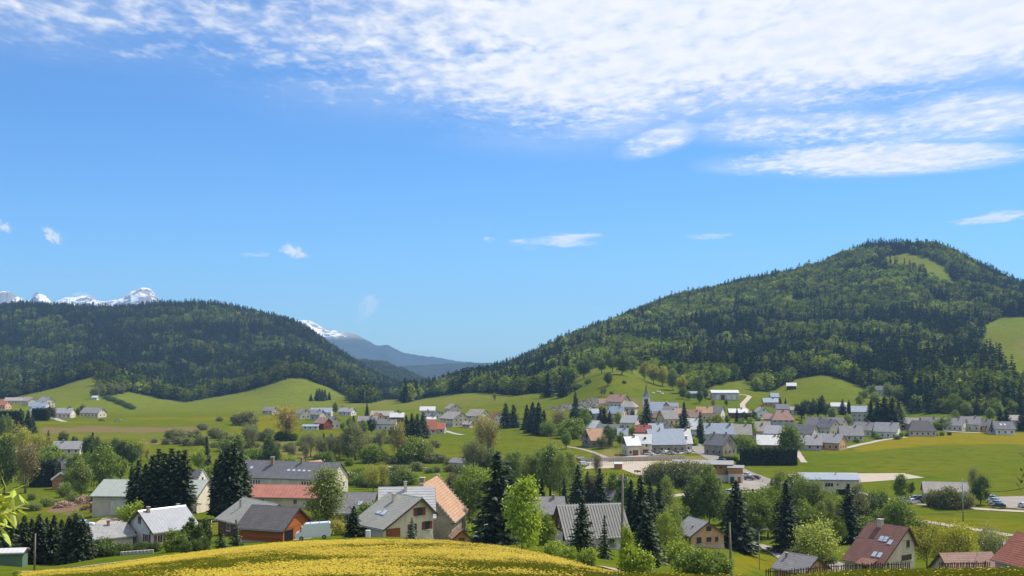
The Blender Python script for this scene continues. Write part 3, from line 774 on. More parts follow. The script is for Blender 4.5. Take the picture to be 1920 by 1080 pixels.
def woods(name, umin, umax, ymin, ymax, space, label, decid, seed, glow=1.0):
    r = np.random.default_rng(seed)
    ys = np.arange(ymin, ymax, space)
    P = []
    for y in ys:
        w0, w1 = (umin - 960) / F * y, (umax - 960) / F * y
        xs = np.arange(w0, w1, space)
        P.append(np.stack([xs, np.full(len(xs), y)], 1))
    P = np.concatenate(P) + 0
    P += r.uniform(-.48, .48, P.shape) * space
    z = H(P[:, 0], P[:, 1])
    u, v = project(P[:, 0], P[:, 1], z)
    k = in_forest(u, v, P[:, 1])
    P, z, u, v = P[k], z[k], u[k], v[k]
    n = len(P)
    nz = fbm(P[:, 0] / 90, P[:, 1] / 90, seed, 3) * .7 + fbm(P[:, 0] / 22, P[:, 1] / 22, seed + 5, 2) * .3
    pd = decid(u, v, P[:, 1], nz)
    # leafy fringe along the lower edge of the wood
    dec = r.random(n) < pd
    pid = np.where(dec, r.integers(3, 6, n), r.integers(0, 3, n))
    h = np.where(dec, r.uniform(11, 18, n), r.uniform(15, 25, n)) * (0.85 + 0.3 * vnoise(P[:, 0] / 40, P[:, 1] / 40, 7))
    h = h * np.where(P[:, 1] < 1000, .62 + .38 * np.clip((P[:, 1] - 740) / 260, 0, 1), 1)
    wd = h * r.uniform(.85, 1.15, n) * np.where(dec, 1.22, 1.08)
    scl = np.stack([wd, wd, h], 1)
    rot = np.stack([r.normal(0, .02, n), r.normal(0, .02, n), r.uniform(0, 6.28, n)], 1)
    a = r.random(n)[:, None]; b = r.random(n)[:, None]
    ev = np.array([.013, .027, .014]) * (1 - a) + np.array([.028, .046, .020]) * a
    gr = np.array([.115, .180, .034]) * (1 - b) + np.array([.255, .300, .056]) * b
    patch = np.clip((vnoise(P[:, 0] / 60, P[:, 1] / 60, seed + 31) - .35) * 1.6, 0, 1)[:, None]
    gr = gr * (0.78 + 0.45 * patch)
    brown = (r.random(n) < .03)[:, None]
    ev = np.where(brown, np.array([.062, .050, .030]), ev)
    gr = gr * glow * np.exp(r.normal(0, .28, (n, 1)))
    ev = ev * np.exp(r.normal(0, .22, (n, 1)))
    tint = np.concatenate([np.where(dec[:, None], gr, ev), np.ones((n, 1))], 1)
    scatter_stuff(name, np.stack([P[:, 0], P[:, 1], z - .3], 1), rot, scl, pid, tint, LOW, label, 'forest')
    return n
def sstep(x, a, b):
    t = np.clip((x - a) / (b - a), 0, 1); return t * t * (3 - 2 * t)
def dec_left(u, v, Y, nz):
    e = np.interp(u, LE_U, LE_V)
    p = 0.07 + 0.66 * sstep(nz, .46, .57)
    p = np.maximum(p, 0.5 * (e - v < 9) * (u > 20) * (u < 640))
    return p * np.where(v < 590, .4, 1)
def dec_right(u, v, Y, nz):
    e = np.interp(u, RE_U, RE_V)
    bright = np.exp(-((u - 1480) / 210) ** 2 - ((v - 555) / 48) ** 2) + .6 * np.exp(-((u - 1100) / 110) ** 2 - ((v - 650) / 40) ** 2)
    p = 0.07 + 0.78 * sstep(nz + .22 * bright, .46, .57)
    p = np.where((v > 640) & (u > 1330) & (u < 1720) & (nz < .62), p * .25, p)
    p = np.maximum(p, .45 * (e - v < 10) * ((u < 1330) & (u > 880) | (u > 1470)))
    return p
NW = woods('far_hill_woods', -260, 752, 1190, 2720, 8.8, 'dark spruce and beech wood covering the long hill on the far side of the valley', dec_left, 3, .62)
NW += woods('village_hill_woods', 752, 2250, 740, 2420, 8.8, 'mixed spruce and beech wood covering the steep hill behind the village', dec_right, 8, .86)
# wood on the next ridge
_us, _zc, _YY, _XX, _ZZ = MID
r_ = np.random.default_rng(4)
_n = 4500
_iu, _id = r_.integers(0, _XX.shape[0] - 1, _n), r_.integers(4, _XX.shape[1] // 2 + 2, _n)
_px = np.stack([_XX[_iu, _id], _YY[_iu, _id], _ZZ[_iu, _id]], 1) + r_.uniform(-9, 9, (_n, 3)) * [1, 1, 0]
_dec = r_.random(_n) < .4
_h = r_.uniform(13, 22, _n)
_tint = np.where(_dec[:, None], [.075, .100, .030], [.022, .036, .018]) * r_.uniform(.75, 1.25, (_n, 1))
scatter_stuff('ridge_woods', _px, np.stack([_h * 0, _h * 0, r_.uniform(0, 6.28, _n)], 1), np.stack([_h * 1.2, _h * 1.2, _h], 1), np.where(_dec, r_.integers(3, 6, _n), r_.integers(0, 3, _n)),
              np.concatenate([_tint, np.ones((_n, 1))], 1), LOW, 'bluish wood on the small ridge closing the valley mouth', 'forest')
print('wood trees', NW)
# ------------------------------------------------------------------ building materials
def rows_mat(name, col, col2, row=0.32, depth=0.03, rough=0.8, spec=0.25, var=0.27, along='y', metal=0.0):
    """roofing laid in courses: object x along the ridge, y across"""
    if name in MATS: return MATS[name]
    t = NT(name)
    v = t.coords('Object')
    sep = t.n('ShaderNodeSeparateXYZ'); t.L.new(v, sep.inputs[0])
    w = t.math('FRACT', t.math('MULTIPLY', sep.outputs[1 if along == 'y' else 0], 1.0 / row))
    prof = t.ramp(w, 0.0, 0.25) if along == 'y' else t.math('PINGPONG', w, 0.5)
    n = t.noise(v, 0.7, 6, 0.7, .4); n2 = t.noise(v, 5.0, 4, .7)
    c = t.mix(t.ramp(n, 0.3, 0.7), col, col2)
    k = t.ramp(n2, 0.25, 0.75, 1 - var, 1 + var)
    c = t.mix(1.0, c, k, 'MULTIPLY') if False else t.mix(t.math('MULTIPLY', t.ramp(w, 0.0, 0.16, 1.0, 0.0), 0.45), c, tuple(x * 0.45 for x in col))
    c = t.mix(t.math('MULTIPLY', t.ramp(t.noise(t.coords('Object', (2.2, .5, .5)), .8, 5, .7), .56, .76), .5), c, tuple(x * .55 + .01 for x in col))
    hs = t.n('ShaderNodeHueSaturation'); t.L.new(c, hs.inputs['Color']); t.L.new(k, hs.inputs['Value'])
    t.bsdf(hs.outputs[0], rough, spec, metal, t.bump(prof, depth, 0.8))
    MATS[name] = t.m
    return t.m
def stone_mat(name, a, b, scale=1.6):
    t = NT(name)
    v = t.coords('Object')
    vo = t.n('ShaderNodeTexVoronoi'); vo.inputs['Scale'].default_value = scale; t.L.new(v, vo.inputs['Vector'])
    vd = t.n('ShaderNodeTexVoronoi', feature='DISTANCE_TO_EDGE'); vd.inputs['Scale'].default_value = scale; t.L.new(v, vd.inputs['Vector'])
    c = t.mix(vo.outputs['Color'], a, b)
    c = t.mix(t.ramp(t.noise(v, 0.5, 4), .35, .7), c, tuple(x * .72 for x in a))
    c = t.mix(t.ramp(vd.outputs['Distance'], 0.0, 0.06, .5, 0.0), c, (.33, .30, .25))
    t.bsdf(c, .92, .15, 0, t.bump(t.ramp(vd.outputs['Distance'], 0, .1), .03, .8))
    MATS[name] = t.m
def board_mat(name, col, vertical=True, step=0.18):
    t = NT(name)
    v = t.coords('Object')
    sep = t.n('ShaderNodeSeparateXYZ'); t.L.new(v, sep.inputs[0])
    ax = t.math('ADD', sep.outputs[0], sep.outputs[1]) if vertical else sep.outputs[2]
    q = t.math('MULTIPLY', ax, 1 / step)
    w = t.math('FRACT', q); fl_ = t.math('FLOOR', q)
    wn = t.n('ShaderNodeTexWhiteNoise', noise_dimensions='1D'); t.L.new(fl_, wn.inputs['W'])
    k = t.ramp(t.math('ADD', t.math('MULTIPLY', wn.outputs['Value'], .5), t.math('MULTIPLY', t.noise(v, 3, 4), .5)), .2, .8, .72, 1.2)
    hs = t.n('ShaderNodeHueSaturation'); t.put(hs.inputs['Color'], col); t.L.new(k, hs.inputs['Value'])
    t.bsdf(hs.outputs[0], .75, .25, 0, t.bump(t.ramp(w, 0, .12), .012, .8))
    MATS[name] = t.m
W_ = dict(cream=(.60, .54, .42), white=(.64, .62, .58), grey=(.44, .42, .39), beige=(.56, .48, .38), ochre=(.62, .49, .27), pink=(.58, .36, .28), rose=(.55, .43, .36), tan=(.52, .33, .19), pale=(.62, .58, .52), concrete=(.42, .41, .38))
for k_, c_ in W_.items(): plain('render_' + k_, c_, .9, .12, 0, .24, .55, .004, 14, True)
stone_mat('stone_wall', (.30, .25, .19), (.40, .34, .27)); stone_mat('stone_dark', (.20, .18, .15), (.30, .27, .22))
board_mat('wood_orange', (.36, .105, .028), False, .2); board_mat('wood_brown', (.135, .062, .034)); board_mat('wood_dark', (.062, .036, .024)); board_mat('wood_tan', (.38, .20, .085), False, .25)
rows_mat('roof_slate', (.115, .115, .125), (.155, .150, .160), .28); rows_mat('roof_dark', (.085, .080, .082), (.115, .105, .105), .28)
rows_mat('roof_lilac', (.185, .175, .178), (.235, .225, .225), .3); rows_mat('roof_olive', (.25, .25, .22), (.30, .295, .26), .3)
rows_mat('roof_grey', (.22, .22, .23), (.28, .275, .275), .3); rows_mat('roof_stone', (.25, .22, .20), (.31, .28, .255), .33)
rows_mat('roof_orange', (.34, .185, .105), (.40, .255, .165), .34, .05); rows_mat('roof_red', (.28, .095, .06), (.33, .13, .085), .34, .05)
rows_mat('roof_brown', (.165, .078, .062), (.20, .10, .08), .3, .04); rows_mat('roof_rust', (.30, .10, .068), (.36, .155, .11), .9, .05, .6, .4, .15, 'x')
rows_mat('roof_tin', (.27, .28, .30), (.32, .33, .35), .6, .05, .7, .2, .1, 'x'); rows_mat('roof_glare_white', (.44, .44, .44), (.52, .52, .51), .6, .04, .5, .4, .08, 'x')  # white roofing: sun glare on bright metal is put into its base colour
rows_mat('roof_blue', (.20, .24, .30), (.25, .29, .35), .6, .04, .62, .3, .1, 'x'); rows_mat('roof_mint', (.26, .29, .26), (.31, .335, .30), .8, .05, .5, .4, .12, 'x')
rows_mat('roof_corr', (.27, .26, .235), (.32, .305, .28), .5, .07, .6, .3, .1, 'x'); rows_mat('roof_paletile', (.32, .32, .335), (.38, .375, .39), .5, .08, .6, .3, .12)
rows_mat('roof_rose', (.25, .145, .115), (.31, .195, .16), .34, .05); rows_mat('roof_darkred', (.22, .05, .045), (.27, .075, .06), .34, .05)
GLASS = plain('window_glass', (.030, .036, .044), .12, .6, 0, .1)
plain('frame_white', (.72, .71, .68), .6, .3, 0, .05); plain('frame_brown', (.17, .075, .04), .6, .3, 0, .15); plain('shutter_red', (.20, .055, .035), .7, .25, 0, .15)
plain('door_brown', (.24, .075, .028), .65, .3, 0, .15); plain('dark_opening', (.02, .018, .016), .9, .05, 0, .1); plain('chimney_brick', (.30, .20, .15), .9, .15, 0, .2, 3)
plain('zinc', (.30, .31, .32), .45, .5, .4, .1); plain('fascia', (.075, .045, .032), .8, .2, 0, .15); plain('skylight_glass', (.42, .48, .56), .15, .6, 0, .08); plain('coping', (.40, .36, .31), .9, .15, 0, .22, 2.5)
plain('shutter_green', (.10, .16, .11), .7, .25, 0, .1)

# ------------------------------------------------------------------ building parts
def box_mesh(name, mat):
    v = [(x, y, z) for x in (-.5, .5) for y in (-.5, .5) for z in (0, 1)]
    return mesh_np(name, v, [(0, 1, 3, 2), (4, 6, 7, 5), (0, 4, 5, 1), (2, 3, 7, 6), (0, 2, 6, 4), (1, 5, 7, 3)], [mat])
_boxes = {}
def boxm(mat):
    if mat not in _boxes: _boxes[mat] = box_mesh('block_' + mat, MATS[mat])
    return _boxes[mat]
def block(name, parent, mat, c, s, rz=0.0, rx=0.0, ry=0.0, label=None):
    """box part: c = centre of its foot, s = size"""
    o = ob(name, boxm(mat), parent, c)
    o.scale = s; o.rotation_euler = (rx, ry, rz)
    if label: o['label'] = label
    return o
def prism(poly, x0, x1):
    n = len(poly)
    v = [(x0, y, z) for y, z in poly] + [(x1, y, z) for y, z in poly]
    f = [tuple(range(n))[::-1], tuple(range(n, 2 * n))] + [(i, (i + 1) % n, n + (i + 1) % n, n + i) for i in range(n)]
    return v, f
def framed_window(parent, name, pos, face, w, h, frame='frame_white', shut=None, glass='window_glass'):
    """window on a wall face: pos=(x,y,z foot centre) on the wall plane, face = outward angle in plan; frame, pane, sill, shutters"""
    fx, fy = math.cos(face), math.sin(face)
    rz = face + math.pi / 2
    x, y, z = pos
    wdw = block('window', parent, frame, (x + fx * .03, y + fy * .03, z), (w + .14, .09, h + .14), rz)
    wdw.scale = (w + .14, .09, h + .14)
    def sub(nm, mt, off, along, dz, s):
        o = ob(nm, boxm(mt), wdw)
        ax, ay = math.cos(rz), math.sin(rz)
        M = Matrix.Translation((x + fx * off + ax * along, y + fy * off + ay * along, z + dz)) @ Matrix.Rotation(rz, 4, 'Z') @ Matrix.Diagonal((*s, 1))
        B = Matrix.Translation((x + fx * .03, y + fy * .03, z)) @ Matrix.Rotation(rz, 4, 'Z') @ Matrix.Diagonal((w + .14, .09, h + .14, 1))
        o.matrix_local = B.inverted() @ M
        return o
    k = 2 if w > .75 else 1
    for i in range(k):
        sub('pane', glass, .06, (i - (k - 1) / 2) * w / k, .07, (w / k - .06, .05, h))
    sub('sill', 'render_pale', .09, 0, -.08, (w + .25, .16, .07))
    if shut:
        for s_ in (-1, 1):
            sub('shutter', shut, .07, s_ * (w * .75 + .10), .02, (w * .5, .05, h + .08))
    return wdw

def roof_mesh(L, W, Hf, Hr, Hb, yr, oh, og, th, mat, hip=0.0, hip_end='both'):
    """two slopes (front -y, back +y) with real thickness"""
    sf = (Hr - Hf) / (yr + W / 2); sb = (Hr - Hb) / (W / 2 - yr)
    y0, y1 = -W / 2 - oh, W / 2 + oh
    z0, z1 = Hf - sf * oh, Hb - sb * oh
    xa, xb = -L / 2 - og, L / 2 + og
    ha = hip if hip_end in ('both', 'a') else 0
    hb = hip if hip_end in ('both', 'b') else 0
    lift = .03
    def lay(dz):
        return [(xa, y0, z0 + dz), (xb, y0, z0 + dz), (xb - hb, yr, Hr + dz), (xa + ha, yr, Hr + dz), (xa, y1, z1 + dz), (xb, y1, z1 + dz)]
    v = lay(lift) + lay(lift + th)
    f = [(6, 7, 8, 9), (9, 8, 11, 10), (3, 2, 1, 0), (4, 5, 2, 3),
         (0, 1, 7, 6), (5, 4, 10, 11)]
    if ha: f += [(6, 9, 10), (0, 4, 3), (0, 6, 10, 4)]
    else: f += [(0, 6, 9, 3), (3, 9, 10, 4)]
    if hb: f += [(7, 11, 8), (1, 2, 5), (1, 5, 11, 7)]
    else: f += [(1, 2, 8, 7), (2, 5, 11, 8)]
    return mesh_np('roof', v, f, [MATS[mat]])

BUILT = []
def house(name, label, cat, u, Y, L, W, H, rise, rot, wall, roof, v=None, Hb=None, yr=0.0, oh=.5, og=.45, hip=0.0, hip_end='both', gable=None, chim=(), sky=(), wins='auto', frame='frame_white', shut=None, doors=(), group=None, sink=.6, plinth=None, zoff=0.0):
    """gabled building: ridge along local x turned by rot degrees; placed in image column u at distance Y (or where row v meets the ground)"""
    p = ground_at(u, v, 120) if v is not None else at_depth(u, Y)
    p.z += zoff
    root = ob(name, None, None, p, math.radians(rot), label=label, cat=cat, group=group)
    Hf, Hr = H, H + rise
    Hb = H if Hb is None else Hb
    if hip:
        vv, ff = prism([(-W / 2, -sink), (-W / 2, Hf), (W / 2, Hb), (W / 2, -sink)], -L / 2, L / 2)
    else:
        vv, ff = prism([(-W / 2, -sink), (-W / 2, Hf), (yr, Hr), (W / 2, Hb), (W / 2, -sink)], -L / 2, L / 2)
    wl = ob('wall', mesh_np('wall', vv, ff, [MATS[wall]]), root)
    if gable:       # boarded gable triangles standing proud of the wall
        for sx in (-1, 1):
            vv, ff = prism([(-W / 2 + .05, min(Hf, Hb) + .05), (yr, Hr - .02), (W / 2 - .05, min(Hf, Hb) + .05)] if abs(Hf - Hb) < .1 else [(-W / 2 + .05, Hf), (yr, Hr - .02), (W / 2 - .05, Hb)], sx * L / 2, sx * (L / 2 + .06))
            ob('gable_boarding', mesh_np('gable_boarding', vv, ff, [MATS[gable]]), root)
    if plinth:
        for (cx, cy, sx_, sy_) in ((0, -W / 2 - .03, L + .12, .06), (0, W / 2 + .03, L + .12, .06), (-L / 2 - .03, 0, .06, W), (L / 2 + .03, 0, .06, W)):
            block('plinth', root, plinth, (cx, cy, -sink), (sx_, sy_, sink + .5))
    rf = ob('roof', roof_mesh(L, W, Hf, Hr, Hb, yr, oh, og, .14 if Y < 300 else .18, roof, hip, hip_end), root)
    sf = (Hr - Hf) / (yr + W / 2); sb = (Hr - Hb) / (W / 2 - yr)
    for c in chim:      # (x, y, size, height above the slope)
        x, y, s_, hh = c[:4]
        zz = Hr - (yr - y) * sf if y < yr else Hr - (y - yr) * sb
        ch = block('chimney', rf, c[4] if len(c) > 4 else 'chimney_brick', (x, y, zz - .35), (s_, s_ * .8, hh + .35 + .2))
        cp = ob('cap', boxm('concrete' if False else 'render_concrete'), ch); cp.location = (0, 0, 1.0); cp.scale = (1.25, 1.25, .07)
    for s_ in sky:      # (x, y, w, h) on the front slope
        x, y, w, hh = s_
        zz = Hr - (yr - y) * sf + .03 + .14
        o = block('skylight', rf, 'zinc', (x, y, zz), (w + .12, hh + .12, .09), 0, math.atan(sf))
        g = ob('pane', boxm('skylight_glass'), o); g.location = (0, 0, .35); g.scale = (.88, .9, .8)
    if Y < 460 and not hip and rise > 1.0:
        cap = mesh_np('ridge_cap', *prism([(-.22, -.22 * max(sf, sb) - .02), (0, .05), (.22, -.22 * max(sf, sb) - .02)], -L / 2 - max(og, 0), L / 2 + max(og, 0)), [MATS['zinc' if roof in ('roof_tin', 'roof_mint', 'roof_corr', 'roof_blue') else roof]])
        ob('ridge_cap', cap, rf, (0, yr, Hr + .03 + (.14 if Y < 300 else .18)))
    F_ = {'f': (0, -W / 2, -math.pi / 2), 'b': (0, W / 2, math.pi / 2), 'l': (-L / 2, 0, math.pi), 'r': (L / 2, 0, 0.0)}
    def wpos(face, a, z):
        cx, cy, an = F_[face]
        return ((a, cy, z) if face in 'fb' else (cx, a, z)), an
    if wins == 'auto':
        wins = []
        storeys = max(1, int(H / 2.5 + .2))
        ns = max(2, int(L / 2.8)); ng = max(2, int(W / 3.2))
        for s_ in range(storeys):
            z = .95 + s_ * 2.6
            if z + 1.1 > H: continue
            for i in range(ns):
                wins.append(('f', (i + .5 - ns / 2) * L / ns, z, .85, 1.05))
            for i in range(ng):
                for fc in 'lr': wins.append((fc, (i + .5 - ng / 2) * W / ng * .85, z, .85, 1.05))
        if rise > 2.4 and not hip:
            for fc in 'lr': wins.append((fc, yr, H + rise * .28, .8, .95))
    simple = Y > 300
    for wd in wins:
        fc, a, z, w, h = wd[:5]
        p_, an = wpos(fc, a, z)
        # only the faces that look towards the valley side can ever be seen
        nx, ny = math.cos(an + math.radians(rot)), math.sin(an + math.radians(rot))
        to = Vector((-p.x, -p.y)).normalized()
        if nx * to.x + ny * to.y < -0.15: continue
        fr = wd[5] if len(wd) > 5 else frame
        sh = wd[6] if len(wd) > 6 else shut
        if simple:
            o = block('window', root, 'window_glass', (p_[0] + math.cos(an) * .02, p_[1] + math.sin(an) * .02, z), (w, .08, h), an + math.pi / 2)
        else:
            framed_window(root, 'window', p_, an, w, h, fr, sh)
    for d in doors:     # (face, along, z, w, h, material)
        fc, a, z, w, h, mt = d
        p_, an = wpos(fc, a, z)
        o = block('door', root, mt, (p_[0] + math.cos(an) * .02, p_[1] + math.sin(an) * .02, z), (w, .1, h), an + math.pi / 2)
        if Y < 300 and mt != 'dark_opening':
            hd = ob('handle', boxm('zinc'), o); hd.location = (.38, -.75 if False else .6, .45); hd.scale = (.05, .6, .06)
    if Y < 300:         # gutters and verge boards of the nearer houses
        block('gutter', rf, 'zinc', (0, -W / 2 - oh - .05, Hf - sf * oh - .02), (L + 2 * og, .12, .1))
        for sx in (-1, 1):
            if hip: break
            ln = math.hypot(yr + W / 2 + oh, (yr + W / 2 + oh) * sf)
            o = block('verge_board', rf, 'fascia', (sx * (L / 2 + og + .025), (yr - W / 2 - oh) / 2, (Hr + Hf - sf * oh) / 2 - .12), (.05, ln, .22)); o.rotation_euler = (math.atan(sf), 0, 0)
            ln = math.hypot(W / 2 - yr + oh, (W / 2 - yr + oh) * sb)
            o = block('verge_board', rf, 'fascia', (sx * (L / 2 + og + .025), (yr + W / 2 + oh) / 2, (Hr + Hb - sb * oh) / 2 - .12), (.05, ln, .22)); o.rotation_euler = (-math.atan(sb), 0, 0)
    root['_b'] = 1; del root['_b']
    BUILT.append((p.x, p.y, math.radians(rot), L, W))
    return root, rf, wl
# ------------------------------------------------------------------ nearer buildings
h, rf, wl = house('white_house', 'white gabled house with pale grey roof and red shutters beside the dark hedge trees', 'house', 303, 200, 8.4, 8.0, 3.0, 2.9, 50, 'render_white', 'roof_tin',
      wins=[('l', -2.1, 1.1, .9, 1.15, 'frame_white', 'shutter_red'), ('l', 1.4, 1.5, .85, .85, 'frame_brown'), ('l', .1, 3.9, .7, 1.0, 'frame_brown'), ('f', -3.0, 1.0, 1.0, 1.2, 'frame_white', 'shutter_red'), ('f', .5, 1.0, 1.0, 1.2)],
      chim=[(-3.0, -.5, .5, .8), (3.4, .4, .5, .5)], sink=1.5, zoff=-.5)
block('downpipe', h, 'fascia', (-4.28, -3.1, -.3), (.1, .1, 3.2))
house('garage_annex', 'low garage with pale grey roof tucked behind the dark hedge trees', 'garage', 198, 196, 6.5, 6.4, 1.9, 1.5, 42, 'render_pale', 'roof_grey', wins=[('l', .5, .9, .8, .8)], chim=[(.2, -.4, .4, .8)], sink=1.5)
house('workshop_hangar', 'long cream workshop with mint grey roof behind the tall dark spruces', 'workshop', 292, 268, 23.5, 14, 4.3, 2.7, -4, 'render_cream', 'roof_mint', wins=[('f', 9.5, 1.6, 1.2, 1.0), ('f', 4.0, 1.6, 1.2, 1.0)], doors=[('f', -6, 0, 3.2, 3.2, 'render_pale')])
house('flat_white_building', 'two storey off-white building with flat brown roof left of the tall spruces', 'building', 262, 306, 12, 9, 5.2, .7, 12, 'render_pale', 'roof_brown', wins=[('f', -3.4, 3.4, 1.0, 1.1), ('f', -3.4, .9, 1.0, 1.1), ('f', .5, 3.4, 1.0, 1.1), ('l', 0, 3.4, 1, 1.1)])
h, rf, wl = house('stepped_gable_house', 'slate roofed house with white stepped gable behind the mint grey workshop', 'house', 356, 318, 7.5, 7.5, 3.6, 3.6, -16, 'render_white', 'roof_slate', og=-.05)
for k in range(7):
    for s_ in (-1, 1):
        if s_ > 0 and k == 0: continue
        block('coping_stone', rf, 'coping', (3.68, s_ * (3.7 - (k - 1) * .62 if k else 0.0), 3.62 + (.35 if k else 3.9) + (k - 1) * .57 if k else 7.35), (.34, .5, .38))
h, rf, wl = house('long_school_block', 'long cream building with big slate roof, skylights and white banded windows', 'building', 547, 338, 30, 11, 4.2, 4.0, -17, 'render_cream', 'roof_slate',
      wins=[], doors=[('f', 2.4, .1, 1.1, 2.3, 'shutter_green'), ('f', 4.0, .1, 1.3, 2.3, 'wood_orange'), ('f', -2.6, .1, 2.0, 2.6, 'render_grey'), ('f', -5.2, .1, 1.6, 2.6, 'render_grey')],
      chim=[(-5.5, -1.3, .9, 2.0, 'chimney_brick'), (3.3, -.4, .6, 1.4)], sky=[(.6, -3.1, .8, .8), (2.2, -3.1, .8, .7), (3.9, -3.1, .8, .7), (5.4, -3.1, .8, .7), (7.0, -3.1, .8, .5), (10.2, -3.1, .8, .9), (-11.5, -2.6, .8, .9)])
for a in (-12.2, -8.6, 7.4, 11.8):
    for i in range(4):
        framed_window(h, 'window', (a + (i - 1.5) * .82, -5.5, 1.6), -math.pi / 2, .6, 1.7)
for a in (-3.0, 0, 2.6): framed_window(h, 'window', (15.0, a, 1.5), 0, .9, 1.2)
house('red_roof_barn', 'low barn with salmon red metal roof between the slate block and the wooden chalet', 'barn', 542, 280, 18, 8.5, 2.8, 2.2, -9, 'render_cream', 'roof_rust', wins=[('f', -5, 1.2, .9, .9), ('f', 3, 1.2, .9, .9)])
house('brown_wood_house', 'brown wooden house with olive grey roof behind the orange chalet', 'house', 488, 206, 12, 10, 2.7, 3.0, -50, 'wood_brown', 'roof_olive', chim=[(-3.2, -2.2, .3, 1.3, 'zinc')], wins=[('f', -2, .9, 1.2, 1.1), ('f', 2, .9, 1.2, 1.1)], sink=1.5)
h, rf, wl = house('orange_chalet', 'orange timber chalet with dark grey roof and open garage beside the white van', 'chalet', 516, 181, 7.6, 8.2, 2.5, 2.6, -21, 'wood_orange', 'roof_dark', wins=[], doors=[('r', -2.3, -.4, 2.3, 2.5, 'dark_opening')], plinth='render_concrete', sink=2.2)
block('corner_post', h, 'wood_orange', (3.86, -4.05, -.5), (.2, .2, 2.9)); block('door_lintel', h, 'wood_brown', (3.9, -2.3, 2.12), (.1, 2.6, .2)); block('lamp', h, 'frame_white', (3.9, 1.2, 2.0), (.16, .16, .3))
h, rf, wl = house('cream_house', 'cream house with long sloping grey roof and brown garage door behind the yellow meadow', 'house', 738, 173, 7.4, 8.8, 2.0, 3.7, -49, 'render_cream', 'roof_olive', Hb=3.5, yr=2.0, oh=.4, og=.6, sink=1.6,
      wins=[('r', 1.9, 3.25, .95, 1.05, 'frame_brown', 'shutter_red'), ('r', .1, 1.15, .38, .85, 'frame_brown'), ('r', 1.15, 1.15, .38, .85, 'frame_brown'), ('r', 3.3, 1.15, .85, 1.05, 'frame_brown', 'shutter_red')],
      doors=[('r', -2.7, -.15, 2.4, 2.0, 'door_brown')], chim=[(-.8, 0.6, .55, .9, 'render_cream')], sky=[(.3, -1.9, .9, 1.0), (-.9, -2.0, .9, .6)])
block('step_rail', h, 'frame_white', (3.9, 4.5, -.6), (.08, .08, 1.5), 0, .5)
h, rf, wl = house('pale_tile_house', 'house with pale blue-white tiled roof rising behind the cream house', 'house', 762, 188, 7.6, 10.5, 4.0, 3.7, 6, 'render_cream', 'roof_paletile', og=.7, oh=.7, chim=[(-.2, -.7, .5, 1.3, 'render_cream'), (-2.6, -1.6, .4, .3)], wins=[('f', 2.9, 1.0, .9, 1.2, 'frame_brown')], sink=1.5)
for k in range(9):
    block('tile_course', rf, 'frame_white', (0, -5.4 + k * .62, 3.98 + .705 * (-.15 + k * .62) - .32), (8.9, .10, .09), 0, math.atan(.705))
h, rf, wl = house('stone_barn', 'old stone barn with orange tiled roof and stepped stone gables', 'barn', 806, 210, 15, 10.4, 3.6, 5.8, 83, 'stone_wall', 'roof_orange', og=-.15, oh=.5, zoff=.6, wins=[('l', -1.5, 1.2, .5, .8, 'frame_brown'), ('l', .6, 3.9, .4, .6, 'frame_brown'), ('f', 3.4, .6, .9, 1.8, 'frame_brown')], chim=[(-5.5, .3, .9, 1.2)], sink=2.5)
for gx in (-7.5, 7.5):
    for s_ in (-1, 1):
        for k in range(12):
            yy = 5.5 - k * .46
            block('coping_stone', rf, 'coping', (gx, s_ * yy, 9.4 - 1.1154 * yy - .05), (.42, .46, .34))
    block('coping_stone', rf, 'coping', (gx, 0, 9.3), (.55, .7, .5))
h2 = house('barn_porch', 'small tiled porch at the low corner of the stone barn', 'porch', 862, 197, 3, 2.6, 1.9, 1.1, -75, 'wood_tan', 'roof_orange', wins=[], oh=.3, og=.3, doors=[('r', 0, 0, 1.0, 1.9, 'wood_brown')], sink=1.2)
house('little_slate_house', 'small house with slate roof peeping out left of the stone barn', 'house', 772, 262, 6.5, 5.2, 3.8, 2.8, -58, 'render_cream', 'roof_slate', wins=[('r', .4, 3.9, .9, 1.1, 'frame_brown')])
house('slate_cottage', 'cottage with plain slate roof and skylight right of the pale green birch', 'house', 668, 247, 8.0, 8.0, 2.6, 3.4, -9, 'wood_tan', 'roof_lilac', sky=[(1.5, -2.3, .8, 1.0)], wins=[('f', -1, .8, 1.0, 1.1)])
h, rf, wl = house('dark_timber_barn', 'dark timber barn with rust and white roof beyond the long slate roof', 'barn', 574, 430, 15, 14, 2.2, 3.6, 62, 'wood_dark', 'roof_rust', wins=[], oh=1.0, og=1.2, doors=[('l', 2.5, 0, 3, 2.2, 'dark_opening')])
block('white_verge', rf, 'frame_white', (-7.6, -4.2, 3.9 - .62), (2.2, 9.2, .12), 0, math.atan(3.6 / 7))
house('long_white_shed', 'long low white shed beside the dark timber barn', 'shed', 642, 428, 10.5, 5, 1.9, .5, -14, 'render_white', 'roof_glare_white', wins=[])
house('grey_stone_hut', 'small grey hut standing alone in the meadow by the stream trees', 'hut', 862, 468, 6.5, 5, 2.6, 1.5, -40, 'render_beige', 'roof_lilac', wins=[('f', 0, .9, .7, .8)])
h, rf, wl = house('corrugated_roof_house', 'brown timber house with ribbed grey metal roof behind the spruces', 'house', 1106, 203, 10.2, 8.6, 2.5, 4.3, 14, 'render_white', 'roof_corr', gable='wood_brown', og=.8, oh=.7, sink=2.0,
      wins=[('l', -.7, 3.1, .55, 1.4, 'frame_white'), ('l', 1.2, 3.1, .55, 1.4, 'frame_white'), ('l', -1.6, .6, .9, 1.5, 'frame_brown'), ('f', -1.8, .8, 1.0, 1.2, 'frame_brown'), ('f', 2.5, .8, .9, 1.2)])
